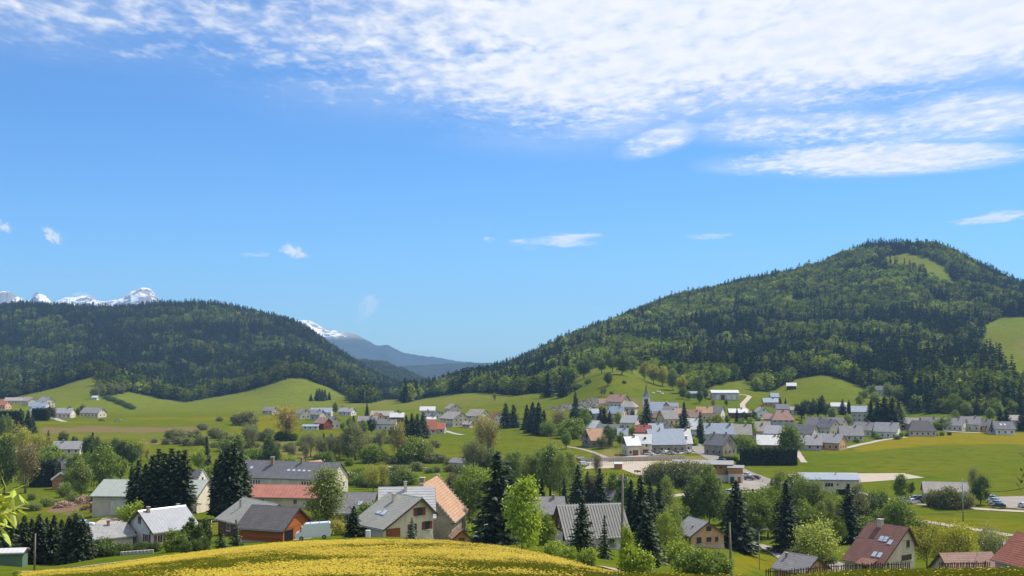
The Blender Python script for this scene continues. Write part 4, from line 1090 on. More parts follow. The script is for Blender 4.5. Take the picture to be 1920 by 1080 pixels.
for k in range(24):     # standing ribs of the sheet roof
    block('roof_rib', rf, 'roof_corr', (-5.7 + k * .4957, -2.52, 4.72 - .03), (.07, 7.05, .10), 0, math.atan(4.3 / 4.3))
block('corner_pipe', h, 'zinc', (5.15, -4.35, -1), (.1, .1, 3.4))
h, rf, wl = house('tan_chalet', 'small tan chalet with blue-grey roof under the big dark spruce', 'chalet', 1310, 252, 8.2, 7.6, 2.7, 2.5, -72, 'render_tan', 'roof_grey', chim=[(1.5, -2.1, .35, .3)], sink=1.2, plinth='render_rose',
      wins=[('r', .3, 3.35, 1.0, .9, 'frame_brown'), ('r', -2.0, .9, 1.0, 1.2, 'frame_brown'), ('r', .3, 1.1, 1.0, .9, 'frame_brown'), ('r', 2.1, 1.1, .6, .9, 'frame_brown')])
h, rf, wl = house('brown_roof_house', 'house with steep brown roof, four skylights and a beige gable', 'house', 1650, 222, 8.0, 10.0, 1.5, 6.2, -55, 'render_beige', 'roof_brown', Hb=4.6, yr=2.8, og=.6, oh=.4, sink=3.5, zoff=1.5,
      wins=[('r', 3.1, 4.0, .8, 1.2, 'frame_brown'), ('r', 1.6, 1.7, .75, .9, 'frame_brown'), ('r', 2.6, 1.7, .75, .9, 'frame_brown'), ('r', 3.6, 1.7, .75, .9, 'frame_brown')], chim=[(-1.5, 2.3, 1.0, 1.1, 'render_rose')],
      sky=[(.6, -.2, .8, 1.2), (1.6, -.2, .8, 1.2), (2.9, -.6, .8, 1.2), (1.4, -3.3, .8, 1.2), (2.6, -3.3, .8, 1.2)])
pb = block('entrance_bay', h, 'render_beige', (1.2, -5.1, -1.5), (3.0, 1.6, 3.0)); block('entrance_door', h, 'dark_opening', (1.3, -5.92, -.9), (1.0, .08, 2.0)); block('bay_roof', rf, 'roof_brown', (1.2, -5.4, 1.75), (3.5, 2.4, .16), 0, .35)
house('brown_tile_shed', 'little shed with brown tiled roof just behind the picket fence', 'shed', 1503, 172, 5.2, 5.2, 2.2, 1.7, -52, 'render_tan', 'roof_lilac', wins=[], chim=[(-2.0, -.8, .35, .5)], sink=3.5, zoff=1.6)
house('blue_slope_house', 'house with pale blue-grey metal roof behind the ribbed red-brown one', 'house', 1932, 203, 7.5, 9, 3.0, 3.0, -20, 'render_grey', 'roof_blue', chim=[(-2.6, -2.6, .8, .9, 'roof_brown')], wins=[], sink=2.5, zoff=1.0)
house('rose_roof_cottage', 'low cottage with rose-brown roof half hidden by yellow-green trees', 'cottage', 1812, 186, 8, 7, 2.2, 2.6, 8, 'render_beige', 'roof_rose', wins=[], sink=2.5)
house('ribbed_red_house', 'house with ribbed red-brown roof cut by the picture edge at the lower right', 'house', 1952, 178, 9, 9, 2.4, 3.6, -73, 'render_grey', 'roof_red', wins=[], sink=2.5, zoff=.6)
house('grey_metal_house', 'house with weathered grey roof half hidden behind the bright green ash', 'house', 1022, 296, 9, 8, 3.0, 3.4, 4, 'wood_brown', 'roof_lilac', chim=[(2, -.5, .6, .9)], wins=[('f', -2, 1, .9, 1.1, 'frame_brown')])
house('white_gable_cottage', 'cottage with pale grey roof showing between the spruces', 'cottage', 1152, 345, 7, 7, 2.6, 3.0, -60, 'render_white', 'roof_lilac')
# valley floor, right
h, rf, wl = house('timber_clad_hall', 'modern hall with orange timber cladding and flat grey roof beside the street', 'hall', 1318, 424, 21, 10, 6.0, .9, -12, 'wood_tan', 'roof_grey', wins=[('f', 4.5, 4.7, 1.0, .6), ('f', 6.5, 4.7, 1.0, .6), ('f', 8.4, 3.0, .9, .9), ('f', 5, 1.2, .9, .8), ('f', 7.5, 1.2, .9, .8)])
block('white_base', h, 'render_pale', (3.5, -5.06, -.5), (13.8, .1, 2.9))
h, rf, wl = house('hall_entrance', 'pale entrance block with timber band at the end of the timber hall', 'building', 1380, 418, 5, 8, 5.2, .5, -12, 'render_pale', 'roof_grey', wins=[], doors=[('f', -1.2, 0, 1.4, 2.2, 'window_glass'), ('f', 1.2, 0, 1.0, 2.2, 'wood_orange')])
block('timber_band', h, 'wood_tan', (0, -4.06, 3.2), (5.1, .1, 1.9))
h, rf, wl = house('blue_roof_hall', 'long beige hall with pale blue metal roof beside the pale sand pitch', 'hall', 1552, 386, 18.4, 9, 4.8, 1.5, -5, 'render_beige', 'roof_blue', wins=[('f', -1.2, 2.6, .75, 1.1), ('f', -.3, 2.6, .75, 1.1), ('f', .6, 2.6, .75, 1.1), ('f', 2.4, 2.9, .5, .6), ('f', -8.6, 3, .6, .6)], doors=[('f', 3.4, 0, 3.2, 1.7, 'dark_opening')], chim=[(2.5, -1, .3, .7, 'zinc')])
house('grey_meadow_barn', 'grey barn with broad pale roof at the meadow road, bushes in front', 'barn', 1772, 362, 12.5, 9, 3.2, 2.8, -13, 'render_rose', 'roof_stone', wins=[], doors=[('f', -1, 0, 2.6, 2.6, 'wood_brown')])
house('green_shed', 'dark green shed with pale roof at the left picture edge', 'shed', 6, 150, 5.2, 3.0, 1.7, .3, 10, 'shutter_green', 'roof_glare_white', wins=[], oh=.2, og=.2, sink=1.5)
# left of the valley
house('slate_roof_cottage', 'cream cottage with dark slate roof amid the green trees on the left', 'house', 134, 432, 8.6, 8, 3.9, 3.4, -27, 'render_cream', 'roof_slate', sky=[(-.8, -2, .9, 1.1)], doors=[('r', -1, 0, 1.6, 2.2, 'dark_opening')])
house('long_bungalow', 'long grey-roofed bungalow behind the slate cottage', 'house', 128, 535, 12.5, 8, 2.6, 3.0, 3, 'render_pale', 'roof_grey', chim=[(-2.2, -.5, .7, 1.0)])
house('grey_bungalow', 'small grey-roofed bungalow among pale willows on the left', 'house', 64, 530, 6, 7, 2.6, 2.8, 0, 'render_pale', 'roof_grey')
house('timber_hut', 'tall timber hut with grey-blue roof beside the dark hedge block', 'hut', 113, 395, 4.6, 5, 3.4, 1.9, -66, 'wood_tan', 'roof_grey', wins=[], doors=[('r', 0, .2, 1.1, 2.0, 'render_white')])
house('white_cottage', 'white cottage half lost among trees at the left picture edge', 'house', 14, 545, 6, 6, 2.6, 2.2, -20, 'render_white', 'roof_grey')
# ------------------------------------------------------------------ hamlets and village: (label, name, u, v of the foot, L, W, H, rise, rot, wall, roof, options)
V = [
 ('longest barn of the far left hamlet, pale stone roof below the wood', 'farm_barn', 34, 757, 22, 9, 3.0, 2.6, 14, 'render_beige', 'roof_stone', {}),
 ('pale barn end standing right of the long barn in the far left hamlet', 'farm_barn', 57, 760, 11, 10, 4.0, 3.0, -40, 'render_cream', 'roof_stone', {}),
 ('tall pale farmhouse above the blue roofs of the far left hamlet', 'farmhouse', 86, 764, 11, 10, 5.0, 3.5, -35, 'render_cream', 'roof_grey', {}),
 ('blue-grey roofed barn below the pale farmhouse of the far left hamlet', 'farm_barn', 74, 769, 13, 9, 3.0, 3.2, 0, 'render_pale', 'roof_blue', {}),
 ('low blue-grey shed behind the clipped dark hedges on the far left', 'farm_shed', 76, 777, 11, 8, 2.6, 2.2, 0, 'render_pale', 'roof_blue', {}),
 ('red roofed house at the left picture edge below the wood', 'red_house', 4, 767, 11, 9, 3.4, 3.0, -10, 'render_pink', 'roof_red', {}),
 ('pale roofed house with green shed in front in the far left hamlet', 'farmhouse', 121, 783, 11, 9, 3.0, 3.0, 0, 'render_pale', 'roof_grey', {}),
 ('lone house with slate roof and cream gable in the far left meadow', 'farmhouse', 175, 782, 14, 9, 3.0, 3.0, -18, 'render_cream', 'roof_lilac', {}),
 ('tiny white hut at the lower end of the hedge on the far slope', 'field_hut', 179, 750, 5, 4, 2.4, 1.4, -10, 'render_white', 'roof_glare_white', {}),
 # hamlet in mid valley
 ('dark red house with red roof in the middle of the valley', 'red_house', 606, 805, 7.2, 7, 3.6, 2.6, -32, 'shutter_red', 'roof_rose', {}),
 ('low white annex running left from the dark red house', 'white_annex', 583, 806, 8.6, 5, 2.0, .8, 0, 'render_white', 'roof_blue', {}),
 ('pale gabled house behind the dark red house', 'house', 625, 803, 5, 6, 4, 2.6, -60, 'render_cream', 'roof_grey', {}),
 ('blue-roofed farm building in the mid valley hamlet', 'farm_barn', 603, 781, 14, 9, 3, 2.6, 0, 'render_pale', 'roof_blue', {}),
 ('pale blue house below the blue-roofed farm building', 'house', 596, 787, 7, 7, 3.4, 2.6, -25, 'render_grey', 'roof_lilac', {}),
 ('slate roofed house left of the blue-roofed farm building', 'house', 568, 785, 7, 8, 3.4, 2.8, -50, 'render_pale', 'roof_lilac', {}),
 ('small white-fronted house beside the slate roofed one in mid valley', 'house', 578, 783, 5, 5, 3, 2, -10, 'render_white', 'roof_rose', {}),
 ('grey house beside a dark bush low on the meadow slope', 'house', 651, 779, 10, 8, 2.8, 2.4, -20, 'render_pale', 'roof_grey', {}),
 ('pale cottage among grey bushes below the green hill', 'cottage', 507, 777, 9, 7, 2.8, 2.4, -30, 'render_beige', 'roof_lilac', {}),
 # hamlet left of the village
 ('long white building with row of small windows below the orange roof', 'long_house', 722, 806, 13, 8, 3.4, 2.2, -12, 'render_pale', 'roof_slate', {}),
 ('house with steep orange roof behind the long white building', 'orange_house', 709, 795, 7, 8, 3, 3.6, -60, 'render_pink', 'roof_orange', {}),
 ('grey roofed house left of the orange roof', 'house', 690, 798, 11, 8, 2.8, 2.6, 0, 'render_rose', 'roof_lilac', {}),
 ('house with pale brown roof behind the orange roof', 'house', 717, 787, 14, 9, 2.8, 2.6, 2, 'render_rose', 'roof_stone', {}),
 ('bright white metal roof of a barn right of the orange roof', 'white_barn', 745, 790, 8.5, 8, 2.8, 2.4, 0, 'wood_brown', 'roof_glare_white', {}),
 ('house with brick red gable roof right of the dark spruce row', 'red_roof_house', 806, 813, 7, 9, 2.6, 4.8, 4, 'render_rose', 'roof_red', {}),
 ('lower house with dark red roof joined to the brick red one', 'red_roof_house', 824, 812, 6.5, 8, 2.4, 2.8, -6, 'render_grey', 'roof_red', {}),
 ('white roofed barn above the red roofs at the slope foot', 'white_barn', 802, 777, 10.5, 8, 3, 2.4, 0, 'render_white', 'roof_glare_white', {}),
 ('small white house with dark red gable below the white roofed barn', 'house', 803, 785, 6, 6, 2.8, 2.8, -85, 'render_white', 'roof_darkred', {}),
 ('little white strip roof behind the red roofs', 'white_shed', 809, 792, 5.4, 4, 2, 1.2, 0, 'render_white', 'roof_glare_white', {}),
 ('slate roofed house beside dark spruces above the red roofs', 'house', 820, 785, 6, 7, 2.4, 2.4, -60, 'render_white', 'roof_slate', {}),
 ('big cream farmhouse with broad grey roof and gable of windows', 'farmhouse', 852, 799, 12, 12, 4.6, 3.6, -48, 'render_cream', 'roof_stone', {'og': .8}),
 ('cream gable peeping out behind the big cream farmhouse', 'house', 849, 775, 8, 9, 3.5, 3, -62, 'render_beige', 'roof_stone', {}),
 ('cream farmhouse with stone grey roof left of the budding poplars', 'farmhouse', 896, 793, 11, 11, 4.4, 3.6, -38, 'render_cream', 'roof_stone', {}),
 ('white gabled house with dark red roof beside the pair of spruces', 'house', 933, 799, 8, 8, 4.6, 3.0, -75, 'render_white', 'roof_darkred', {}),
 ('small white farm wall house below the big cream farmhouse', 'shed', 878, 802, 5, 5, 2.0, 1.4, -30, 'render_rose', 'roof_stone', {}),
 # village, lower row
 ('stone barn with orange tiled roof and bare gable on the village edge', 'stone_barn', 1120, 837, 11, 10, 3.2, 4.6, 22, 'stone_wall', 'roof_orange', {}),
 ('left half of the cream double house with white roof and rust door', 'white_roof_house', 1183, 853, 5.6, 9, 4.2, 3.2, 10, 'render_cream', 'roof_glare_white', {'gable': 'wood_brown', 'doors': [('f', .8, 0, 2.4, 2.4, 'door_brown')]}),
 ('right half of the cream double house with white roof and dark vent', 'white_roof_house', 1205, 851, 7.2, 9, 4.6, 3.4, -8, 'render_cream', 'roof_glare_white', {'chim': [(1.2, -2.4, .9, .7, 'dark_opening')], 'doors': [('f', 1.5, 0, 2.4, 2.4, 'door_brown')]}),
 ('great stone barn with pale blue roof above the parked cars', 'great_barn', 1246, 846, 15.5, 12, 3.4, 6.0, 10, 'stone_wall', 'roof_blue', {'chim': [(-2.5, -.6, .5, 1.2)]}),
 ('narrow house with white roof and dormer joined to the great stone barn', 'dormer_house', 1280, 845, 6, 11, 3.6, 5.6, 4, 'render_pale', 'roof_glare_white', {}),
 ('house with red roof behind the white-roofed double house', 'red_roof_house', 1206, 822, 7.6, 8, 3.4, 3.0, -10, 'render_pink', 'roof_darkred', {'chim': [(1, -.5, .6, 1)]}),
 ('long slate roofed house behind the orange-roofed stone barn', 'slate_house', 1142, 818, 11, 9, 3.2, 2.6, -18, 'render_rose', 'roof_slate', {}),
 ('house with one bright white roof slope left of the long slate roof', 'white_roof_house', 1113, 815, 7, 8, 3.6, 3.4, -38, 'render_white', 'roof_glare_white', {}),
 ('small blue-roofed house right of the orange-roofed stone barn', 'blue_roof_house', 1168, 826, 4.6, 7, 2.8, 2.8, -8, 'render_pale', 'roof_blue', {}),
 ('blue-grey roof between the red roof and the great stone barn', 'slate_house', 1229, 818, 7, 8, 3.6, 2.6, 0, 'render_pale', 'roof_blue', {}),
 ('slate roof with cream gable just above the great stone barn', 'slate_house', 1248, 818, 7, 8, 4, 2.8, -50, 'render_cream', 'roof_slate', {}),
 ('ochre house with grey roof and tall window rows left of a spruce', 'ochre_house', 1252, 804, 8.5, 9, 5.6, 4.2, 22, 'render_ochre', 'roof_lilac', {}),
 ('pink fronted house squeezed against the ochre house', 'pink_house', 1234, 800, 5, 7, 5.2, 3.0, -40, 'render_pink', 'roof_rose', {}),
 ('house with pale rose metal roof and dormer row in mid village', 'pale_roof_house', 1182, 804, 8.2, 9, 3.6, 3.4, -24, 'render_pale', 'roof_paletile', {}),
 ('light blue roof above the round bright green tree', 'blue_roof_house', 1158, 789, 8.4, 9, 4.4, 3.6, -26, 'render_rose', 'roof_blue', {}),
 ('narrow pale blue house left of the dark spruce clump', 'blue_house', 1113, 795, 5, 7, 6, 2.2, 12, 'render_grey', 'roof_blue', {}),
 ('big cream house with brown roof and gable windows below the cemetery', 'cream_villa', 1159, 771, 11, 11, 6.0, 4.0, -36, 'render_cream', 'roof_rose', {'og': .8}),
 ('brown roofed wing left of the big cream house below the cemetery', 'villa_wing', 1136, 768, 8, 8, 4.0, 2.6, -4, 'render_cream', 'roof_rose', {}),
 ('pinkish house with hipped stone roof right of the big cream house', 'hip_roof_house', 1180, 780, 9, 9, 5.4, 3.0, -20, 'render_rose', 'roof_stone', {'hip': 3.0}),
 ('blue roofed house just below the church nave', 'blue_roof_house', 1236, 786, 9, 9, 4, 3.4, -14, 'render_rose', 'roof_blue', {}),
 ('stone fronted house below the church chancel', 'stone_house', 1257, 790, 8, 9, 5, 3.4, -42, 'stone_wall', 'roof_lilac', {}),
 ('brown roofed house behind the tall village spruce', 'brown_roof_house', 1275, 795, 8, 9, 5.2, 3.4, 25, 'render_beige', 'roof_rose', {}),
 ('house with brown-rose roof and white lean-to right of the village spruce', 'brown_roof_house', 1302, 795, 7.4, 8, 4, 3.6, -12, 'render_beige', 'roof_rose', {}),
 ('low building with bright white roof between the two village spruces', 'white_roof_hall', 1301, 816, 7, 10, 3.4, 5.0, -8, 'render_white', 'roof_glare_white', {}),
 ('house with orange roof at the upper edge of the village', 'orange_house', 1321, 787, 9, 9, 4.0, 3.2, -10, 'render_beige', 'roof_orange', {}),
 ('slate house with white gable right of the orange roof', 'slate_house', 1343, 786, 8, 9, 4.0, 3.4, -26, 'render_white', 'roof_slate', {}),
 ('white flat-roofed barn with brown front by the upper track', 'white_barn', 1383, 783, 10.5, 8, 3, 2.0, -3, 'wood_brown', 'roof_glare_white', {}),
 ('long hangar with white roof and grey doors below the spruce wood', 'hangar', 1358, 749, 18.5, 10, 4.6, 1.6, -2, 'render_grey', 'roof_glare_white', {'wins': [], 'doors': [('f', -5.6, 0, 2.6, 3.4, 'render_pale'), ('f', -1.8, 0, 2.6, 3.4, 'wood_brown'), ('f', 2.6, 0, 2.6, 3.4, 'render_pale'), ('f', 6.2, 0, 2.6, 3.4, 'render_pale')]}),
 ('large house with pale blue roof and brick chimneys beside the street', 'blue_roof_house', 1347, 829, 13.4, 10, 4.2, 4.6, -4, 'render_pale', 'roof_blue', {'chim': [(-4.4, -1, .9, 1.6), (5.6, -1, .9, 1.6)]}),
 ('beige roofed house joined to the right of the large pale blue roof', 'beige_roof_house', 1391, 828, 8.6, 10, 3.6, 4.4, -8, 'render_pale', 'roof_stone', {}),
 ('stone house with dark roof and bare gable at the street bend', 'stone_house', 1351, 852, 9.5, 10, 4.2, 4.2, -46, 'stone_wall', 'roof_slate', {'chim': [(-3, -.5, .8, 1.2), (3, .2, .7, 1.0)]}),
 ('house with half grey and half brown roof right of the pale green trees', 'grey_brown_house', 1427, 820, 8.6, 10, 3.4, 4.2, -10, 'render_rose', 'roof_stone', {'chim': [(.6, -1.8, .9, 1.0)]}),
 ('house with glaring white roof behind the clipped dark hedge', 'white_roof_house', 1443, 848, 10.6, 10, 3.6, 3.6, -10, 'wood_tan', 'roof_glare_white', {}),
 ('house with pale rose roof above the glaring white one', 'rose_roof_house', 1455, 828, 8.5, 9, 4, 3.4, -32, 'render_rose', 'roof_paletile', {}),
 ('big house with brown hipped roof and dark front', 'hip_roof_house', 1467, 802, 11.6, 11, 4.4, 4.6, -6, 'render_grey', 'roof_rose', {'hip': 3.4, 'chim': [(.6, -.4, .7, 1.1)]}),
 ('low roofed wing left of the big brown hipped roof', 'house_wing', 1447, 795, 7, 8, 3, 2.4, -20, 'render_rose', 'roof_rose', {}),
 ('white house with pale gable and veranda above the hipped roof', 'white_house', 1428, 783, 7.6, 8, 3.2, 2.6, -82, 'render_white', 'roof_grey', {}),
 ('white walled house with slate roof beside two small spruces', 'slate_house', 1466, 777, 7.6, 8, 3.4, 2.6, 0, 'render_white', 'roof_slate', {}),
 ('pale annex right of the white walled slate house', 'pale_house', 1484, 777, 5.4, 6, 2.8, 1.6, 0, 'render_grey', 'roof_grey', {}),
 ('house with long pale blue veranda roof left of the small spruces', 'blue_roof_house', 1444, 762, 9.4, 8, 2.8, 2.4, -4, 'render_tan', 'roof_blue', {}),
 ('small blue roof behind the long veranda roof', 'blue_roof_house', 1452, 752, 5.4, 6, 3, 2.4, -4, 'render_grey', 'roof_blue', {}),
 ('dark wooden barn with white roof alone on the green slope', 'hill_barn', 1484, 730, 7.4, 7, 2.8, 2.2, -14, 'wood_dark', 'roof_glare_white', {'wins': []}),
 ('house with pale blue-white roof between dark trees above the new houses', 'pale_house', 1573, 770, 10, 8, 3, 2.2, -22, 'render_grey', 'roof_glare_white', {}),
 ('tall grey block with blue roof beside the dark spruce mass', 'tall_block', 1611, 799, 8.6, 9, 8.4, 3.0, -14, 'render_grey', 'roof_blue', {}),
 ('grey gabled house high among pale trees above the village', 'grey_house', 1654, 741, 9, 9, 4, 3, -40, 'render_grey', 'roof_slate', {}),
 # new houses on the right
 ('dark slate roof with shaded gable left in the row of new houses', 'new_house', 1512, 822, 10, 9, 2.8, 3.8, -38, 'render_beige', 'roof_slate', {}),
 ('slate roofed new house at the top left of the estate', 'new_house', 1531, 808, 10.5, 9, 3.2, 3.8, -14, 'render_cream', 'roof_slate', {}),
 ('cream gable with two tall windows in the middle of the estate', 'new_house', 1553, 815, 9, 9, 3.8, 3.8, -52, 'render_cream', 'roof_slate', {}),
 ('new house with lilac slate roof behind the twin-window gable', 'new_house', 1569, 808, 9, 9, 3.4, 3.6, -44, 'render_cream', 'roof_lilac', {}),
 ('low grey roofed house nearest the clipped dark hedge', 'new_house', 1503, 842, 6.6, 9, 2.8, 3.2, -6, 'render_pale', 'roof_grey', {}),
 ('grey roofed house stepped in front of the low one by the meadow', 'new_house', 1525, 843, 6.8, 9, 2.4, 3.4, -12, 'render_grey', 'roof_grey', {}),
 ('tan new house with timber posts and slate roof at the meadow corner', 'new_house', 1558, 842, 11.4, 10, 3.2, 3.4, -36, 'render_tan', 'roof_grey', {}),
 ('new house with plain lilac roof beside the driveway to the meadow', 'new_house', 1595, 825, 11, 10, 2.6, 4.2, -8, 'render_beige', 'roof_lilac', {}),
 ('new house with cream gable and lilac roof below the tall grey block', 'new_house', 1622, 817, 10.5, 9, 3.2, 3.6, -40, 'render_cream', 'roof_lilac', {}),
 ('white new house with pale roof and cross gable at the meadow edge', 'new_house', 1664, 820, 11.4, 10, 3.2, 4.2, -30, 'render_white', 'roof_grey', {}),
 ('house with huge dark half-hipped roof at the meadow edge', 'dark_roof_house', 1727, 817, 13.6, 11, 2.8, 5.0, -10, 'render_beige', 'roof_dark', {'hip': 3.2}),
 ('lilac roofed house behind the left of the dark half-hipped roof', 'new_house', 1704, 803, 10.5, 9, 2.8, 3.0, -4, 'render_tan', 'roof_lilac', {}),
 ('slate roofed house behind the right of the dark half-hipped roof', 'new_house', 1744, 803, 10, 9, 2.8, 3.2, -6, 'render_grey', 'roof_slate', {}),
 ('new house with lilac roof and cream gable, left of the right-hand trio', 'new_house', 1791, 807, 11, 10, 3.0, 3.6, -38, 'render_cream', 'roof_lilac', {}),
 ('new house with pale solar roof in the middle of the right-hand trio', 'new_house', 1821, 807, 10.5, 10, 3.6, 3.8, -30, 'render_cream', 'roof_lilac', {}),
 ('new house with reddish gable at the right end of the trio', 'new_house', 1845, 808, 8.4, 9, 3.0, 3.2, -42, 'render_tan', 'roof_slate', {}),
 ('white new house with dark roof and two bright skylights', 'new_house', 1880, 814, 10, 9, 3.0, 3.6, -4, 'render_white', 'roof_slate', {'sky': [(-1.6, -2, 1.0, 1.2), (.6, -2, 1.0, 1.2)]}),
 ('small dark annex left of the white house with two skylights', 'house_annex', 1861, 813, 5, 7, 2.0, 2.8, -10, 'render_pale', 'roof_dark', {}),
 ('grey roofed house behind the spruces at the right picture edge', 'grey_house', 1904, 797, 9.4, 8, 3, 2.6, -4, 'render_beige', 'roof_stone', {}),
]
for lb, nm, u, v, L, W, H_, rs, rot, wl_, rf_, op in V:
    g = ground_at(u, v, 300)
    op = dict(op)
    k_ = 1.05
    L, W, H_, rs = L * k_, W * k_, H_ * 1.08, rs * k_
    if 'chim' not in op and (hash((u, v)) % 5 < 2): op['chim'] = [(L * .22, -.4, .7, .9)]
    house(nm, lb, 'barn' if 'barn' in nm else ('shed' if 'shed' in nm or 'hut' in nm else 'house'), u, g.y, L, W, H_, rs, rot, wl_, rf_, **op)
# dormer of the narrow white-roofed house
d_ = [o for o in COL.objects if o.get('label', '').startswith('narrow house with white roof and dormer')][0]
block('dormer', d_, 'render_pale', (-.3, -2.9, 4.6), (3.0, 3.2, 2.4)); block('dormer_roof', d_, 'roof_glare_white', (-.3, -3.0, 7.05), (3.8, 4.2, .16), 0, .12); block('dormer_window', d_, 'window_glass', (-.3, -4.53, 5.2), (1.6, .08, 1.2))

# ---- church
def church():
    p = ground_at(1240, 779, 400)
    root = ob('church', None, None, p, math.radians(-8), label='village church with pointed grey spire, pale blue nave roofs and stone walls', cat='church')
    m = p.y / F     # metres per photograph pixel here
    def gable(name, cx, cy, L, W, H_, rs, rz, wall, roof):
        vv, ff = prism([(-W / 2, -1), (-W / 2, H_), (0, H_ + rs), (W / 2, H_), (W / 2, -1)], -L / 2, L / 2)
        w = ob(name, mesh_np(name, vv, ff, [MATS[wall]]), root, (cx, cy, 0), rz)
        r = ob('roof', roof_mesh(L, W, H_, H_ + rs, H_, 0, .3, .25, .16, roof), w)
        return w
    n = gable('nave', -2.5, 0, 9, 8, 5.0, 3.4, 0, 'stone_wall', 'roof_blue')
    t_ = gable('transept', 3.4, -.6, 11, 6.4, 5.2, 3.6, math.pi / 2, 'stone_wall', 'roof_blue')
    c = gable('chancel', 8.0, 0, 5.5, 7, 4.8, 3.2, 0, 'stone_wall', 'roof_blue')
    for x in (-5, -2.4): block('window', n, 'window_glass', (x, -4.02, 1.8), (.8, .1, 2.2))
    block('window', t_, 'window_glass', (-5.52, 0, 2.2), (.1, 1.2, 2.6)); block('window', c, 'window_glass', (.4, -3.52, 1.8), (.8, .1, 2.0))
    block('cross', t_, 'coping', (-5.2, 0, 8.8), (.15, .15, 1.2)); block('cross_arm', t_, 'coping', (-5.2, 0, 9.5), (.15, .7, .15))
    tw_ = block('tower', root, 'render_pale', (-9.6, 1.0, -1), (4.2, 4.2, 13.0))
    Tz = 12.0
    v = [(-9.6 + sx * 2.5, 1.0 + sy * 2.5, Tz) for sx, sy in ((-1, -1), (1, -1), (1, 1), (-1, 1))]
    v += [(-9.6 + sx * 1.15, 1.0 + sy * 1.15, Tz + 2.3) for sx, sy in ((-1, -1), (1, -1), (1, 1), (-1, 1))]
    v += [(-9.6, 1.0, Tz + 8.6)]
    f = [(0, 1, 5, 4), (1, 2, 6, 5), (2, 3, 7, 6), (3, 0, 4, 7), (4, 5, 8), (5, 6, 8), (6, 7, 8), (7, 4, 8), (3, 2, 1, 0)]
    ob('spire', mesh_np('spire', v, f, [MATS['roof_lilac']]), root)
    for s_ in (-.75, .75): block('louvre_window', root, 'dark_opening', (-9.6 + s_, -1.13, 8.4), (.8, .1, 2.2))
    block('cross', root, 'coping', (-9.6, 1.0, Tz + 8.4), (.14, .14, 1.3)); block('cross_arm', root, 'coping', (-9.6, 1.0, Tz + 9.2), (.6, .14, .14))
church()
# ------------------------------------------------------------------ roads, paths, yards (draped sheets)
from mathutils.geometry import delaunay_2d_cdt
plain('asphalt', (.21, .19, .175), .9, .2, 0, .14, .25); plain('gravel', (.29, .25, .20), .95, .1, 0, .15, .3); plain('sand', (.36, .305, .25), .95, .1, 0, .1, .2); plain('court', (.25, .22, .20), .9, .15, 0, .12, .25); plain('paving_pale', (.32, .295, .26), .9, .15, 0, .1, .3)
def px(pts, ymin=60): return [ground_at(u, v, ymin) for u, v in pts]
def road(name, pts, width, mat, ymin=60, lift=.13):
    P = px(pts, ymin)
    c = [np.array([p.x, p.y]) for p in P]
    # resample
    out = []
    for a, b, i in zip(c[:-1], c[1:], range(len(c))):
        n = max(2, int(np.linalg.norm(b - a) / 2.5))
        for k in range(n): out.append(a + (b - a) * k / n)
    out.append(c[-1]); out = np.array(out)
    for _ in range(6): out[1:-1] = .25 * out[:-2] + .5 * out[1:-1] + .25 * out[2:]
    d = np.gradient(out, axis=0); d /= np.linalg.norm(d, axis=1, keepdims=True) + 1e-9
    nrm = np.stack([-d[:, 1], d[:, 0]], 1)
    wob = 1 + .06 * np.sin(np.arange(len(out)) * .7)
    V_, n = [], 5
    for k in range(n):
        q = out + nrm * ((k / (n - 1) - .5) * width * wob)[:, None]
        V_.append(np.stack([q[:, 0], q[:, 1], H(q[:, 0], q[:, 1]) + lift], 1))
    V_ = np.stack(V_, 1); m_ = len(out)
    ii = np.arange(m_ * n).reshape(m_, n)
    ff = np.stack([ii[:-1, :-1].ravel(), ii[1:, :-1].ravel(), ii[1:, 1:].ravel(), ii[:-1, 1:].ravel()], 1)
    me = mesh_np(name, V_.reshape(-1, 3), ff, [MATS[mat]], True)
    return ob(name, me, kind='structure')
def sheet(name, poly, mat, ymin=60, lift=.11, step=3.0):
    P = [(p.x, p.y) for p in px(poly, ymin)]
    edge = []
    for a, b in zip(P, P[1:] + P[:1]):
        n = max(1, int(math.dist(a, b) / step))
        edge += [(a[0] + (b[0] - a[0]) * k / n, a[1] + (b[1] - a[1]) * k / n) for k in range(n)]
    xs, ys = [e[0] for e in edge], [e[1] for e in edge]
    gx, gy_ = np.meshgrid(np.arange(min(xs), max(xs), step), np.arange(min(ys), max(ys), step))
    gx, gy_ = gx.ravel(), gy_.ravel()
    k = inside(P, gx, gy_)
    pts = [Vector(e) for e in edge] + [Vector((a, b)) for a, b in zip(gx[k], gy_[k])]
    n = len(edge)
    vs, _, fs, *_r = delaunay_2d_cdt(pts, [], [list(range(n))], 1, 1e-4)
    vs = np.array([(v.x, v.y) for v in vs])
    me = mesh_np(name, np.stack([vs[:, 0], vs[:, 1], H(vs[:, 0], vs[:, 1]) + lift], 1), [list(f) for f in fs], [MATS[mat]], True)
    return ob(name, me, kind='structure')
road('main_street', [(1296, 832), (1310, 843), (1330, 855), (1352, 867), (1378, 880), (1405, 892), (1440, 903), (1462, 908)], 7.5, 'asphalt')
sheet('village_square', [(1384, 908), (1398, 896), (1430, 898), (1458, 905), (1448, 914), (1412, 919), (1365, 918)], 'court', lift=.08)
road('school_road', [(1195, 940), (1235, 933), (1290, 927), (1345, 923), (1392, 917)], 5, 'paving_pale', lift=.10)
road('spur_road', [(1398, 921), (1425, 928), (1455, 936)], 5, 'paving_pale', lift=.10)
road('upper_street', [(1105, 869), (1150, 862), (1205, 855), (1250, 851), (1300, 849)], 6, 'paving_pale')
road('village_path', [(1062, 838), (1090, 842), (1112, 848), (1130, 856), (1147, 862)], 2.6, 'gravel')
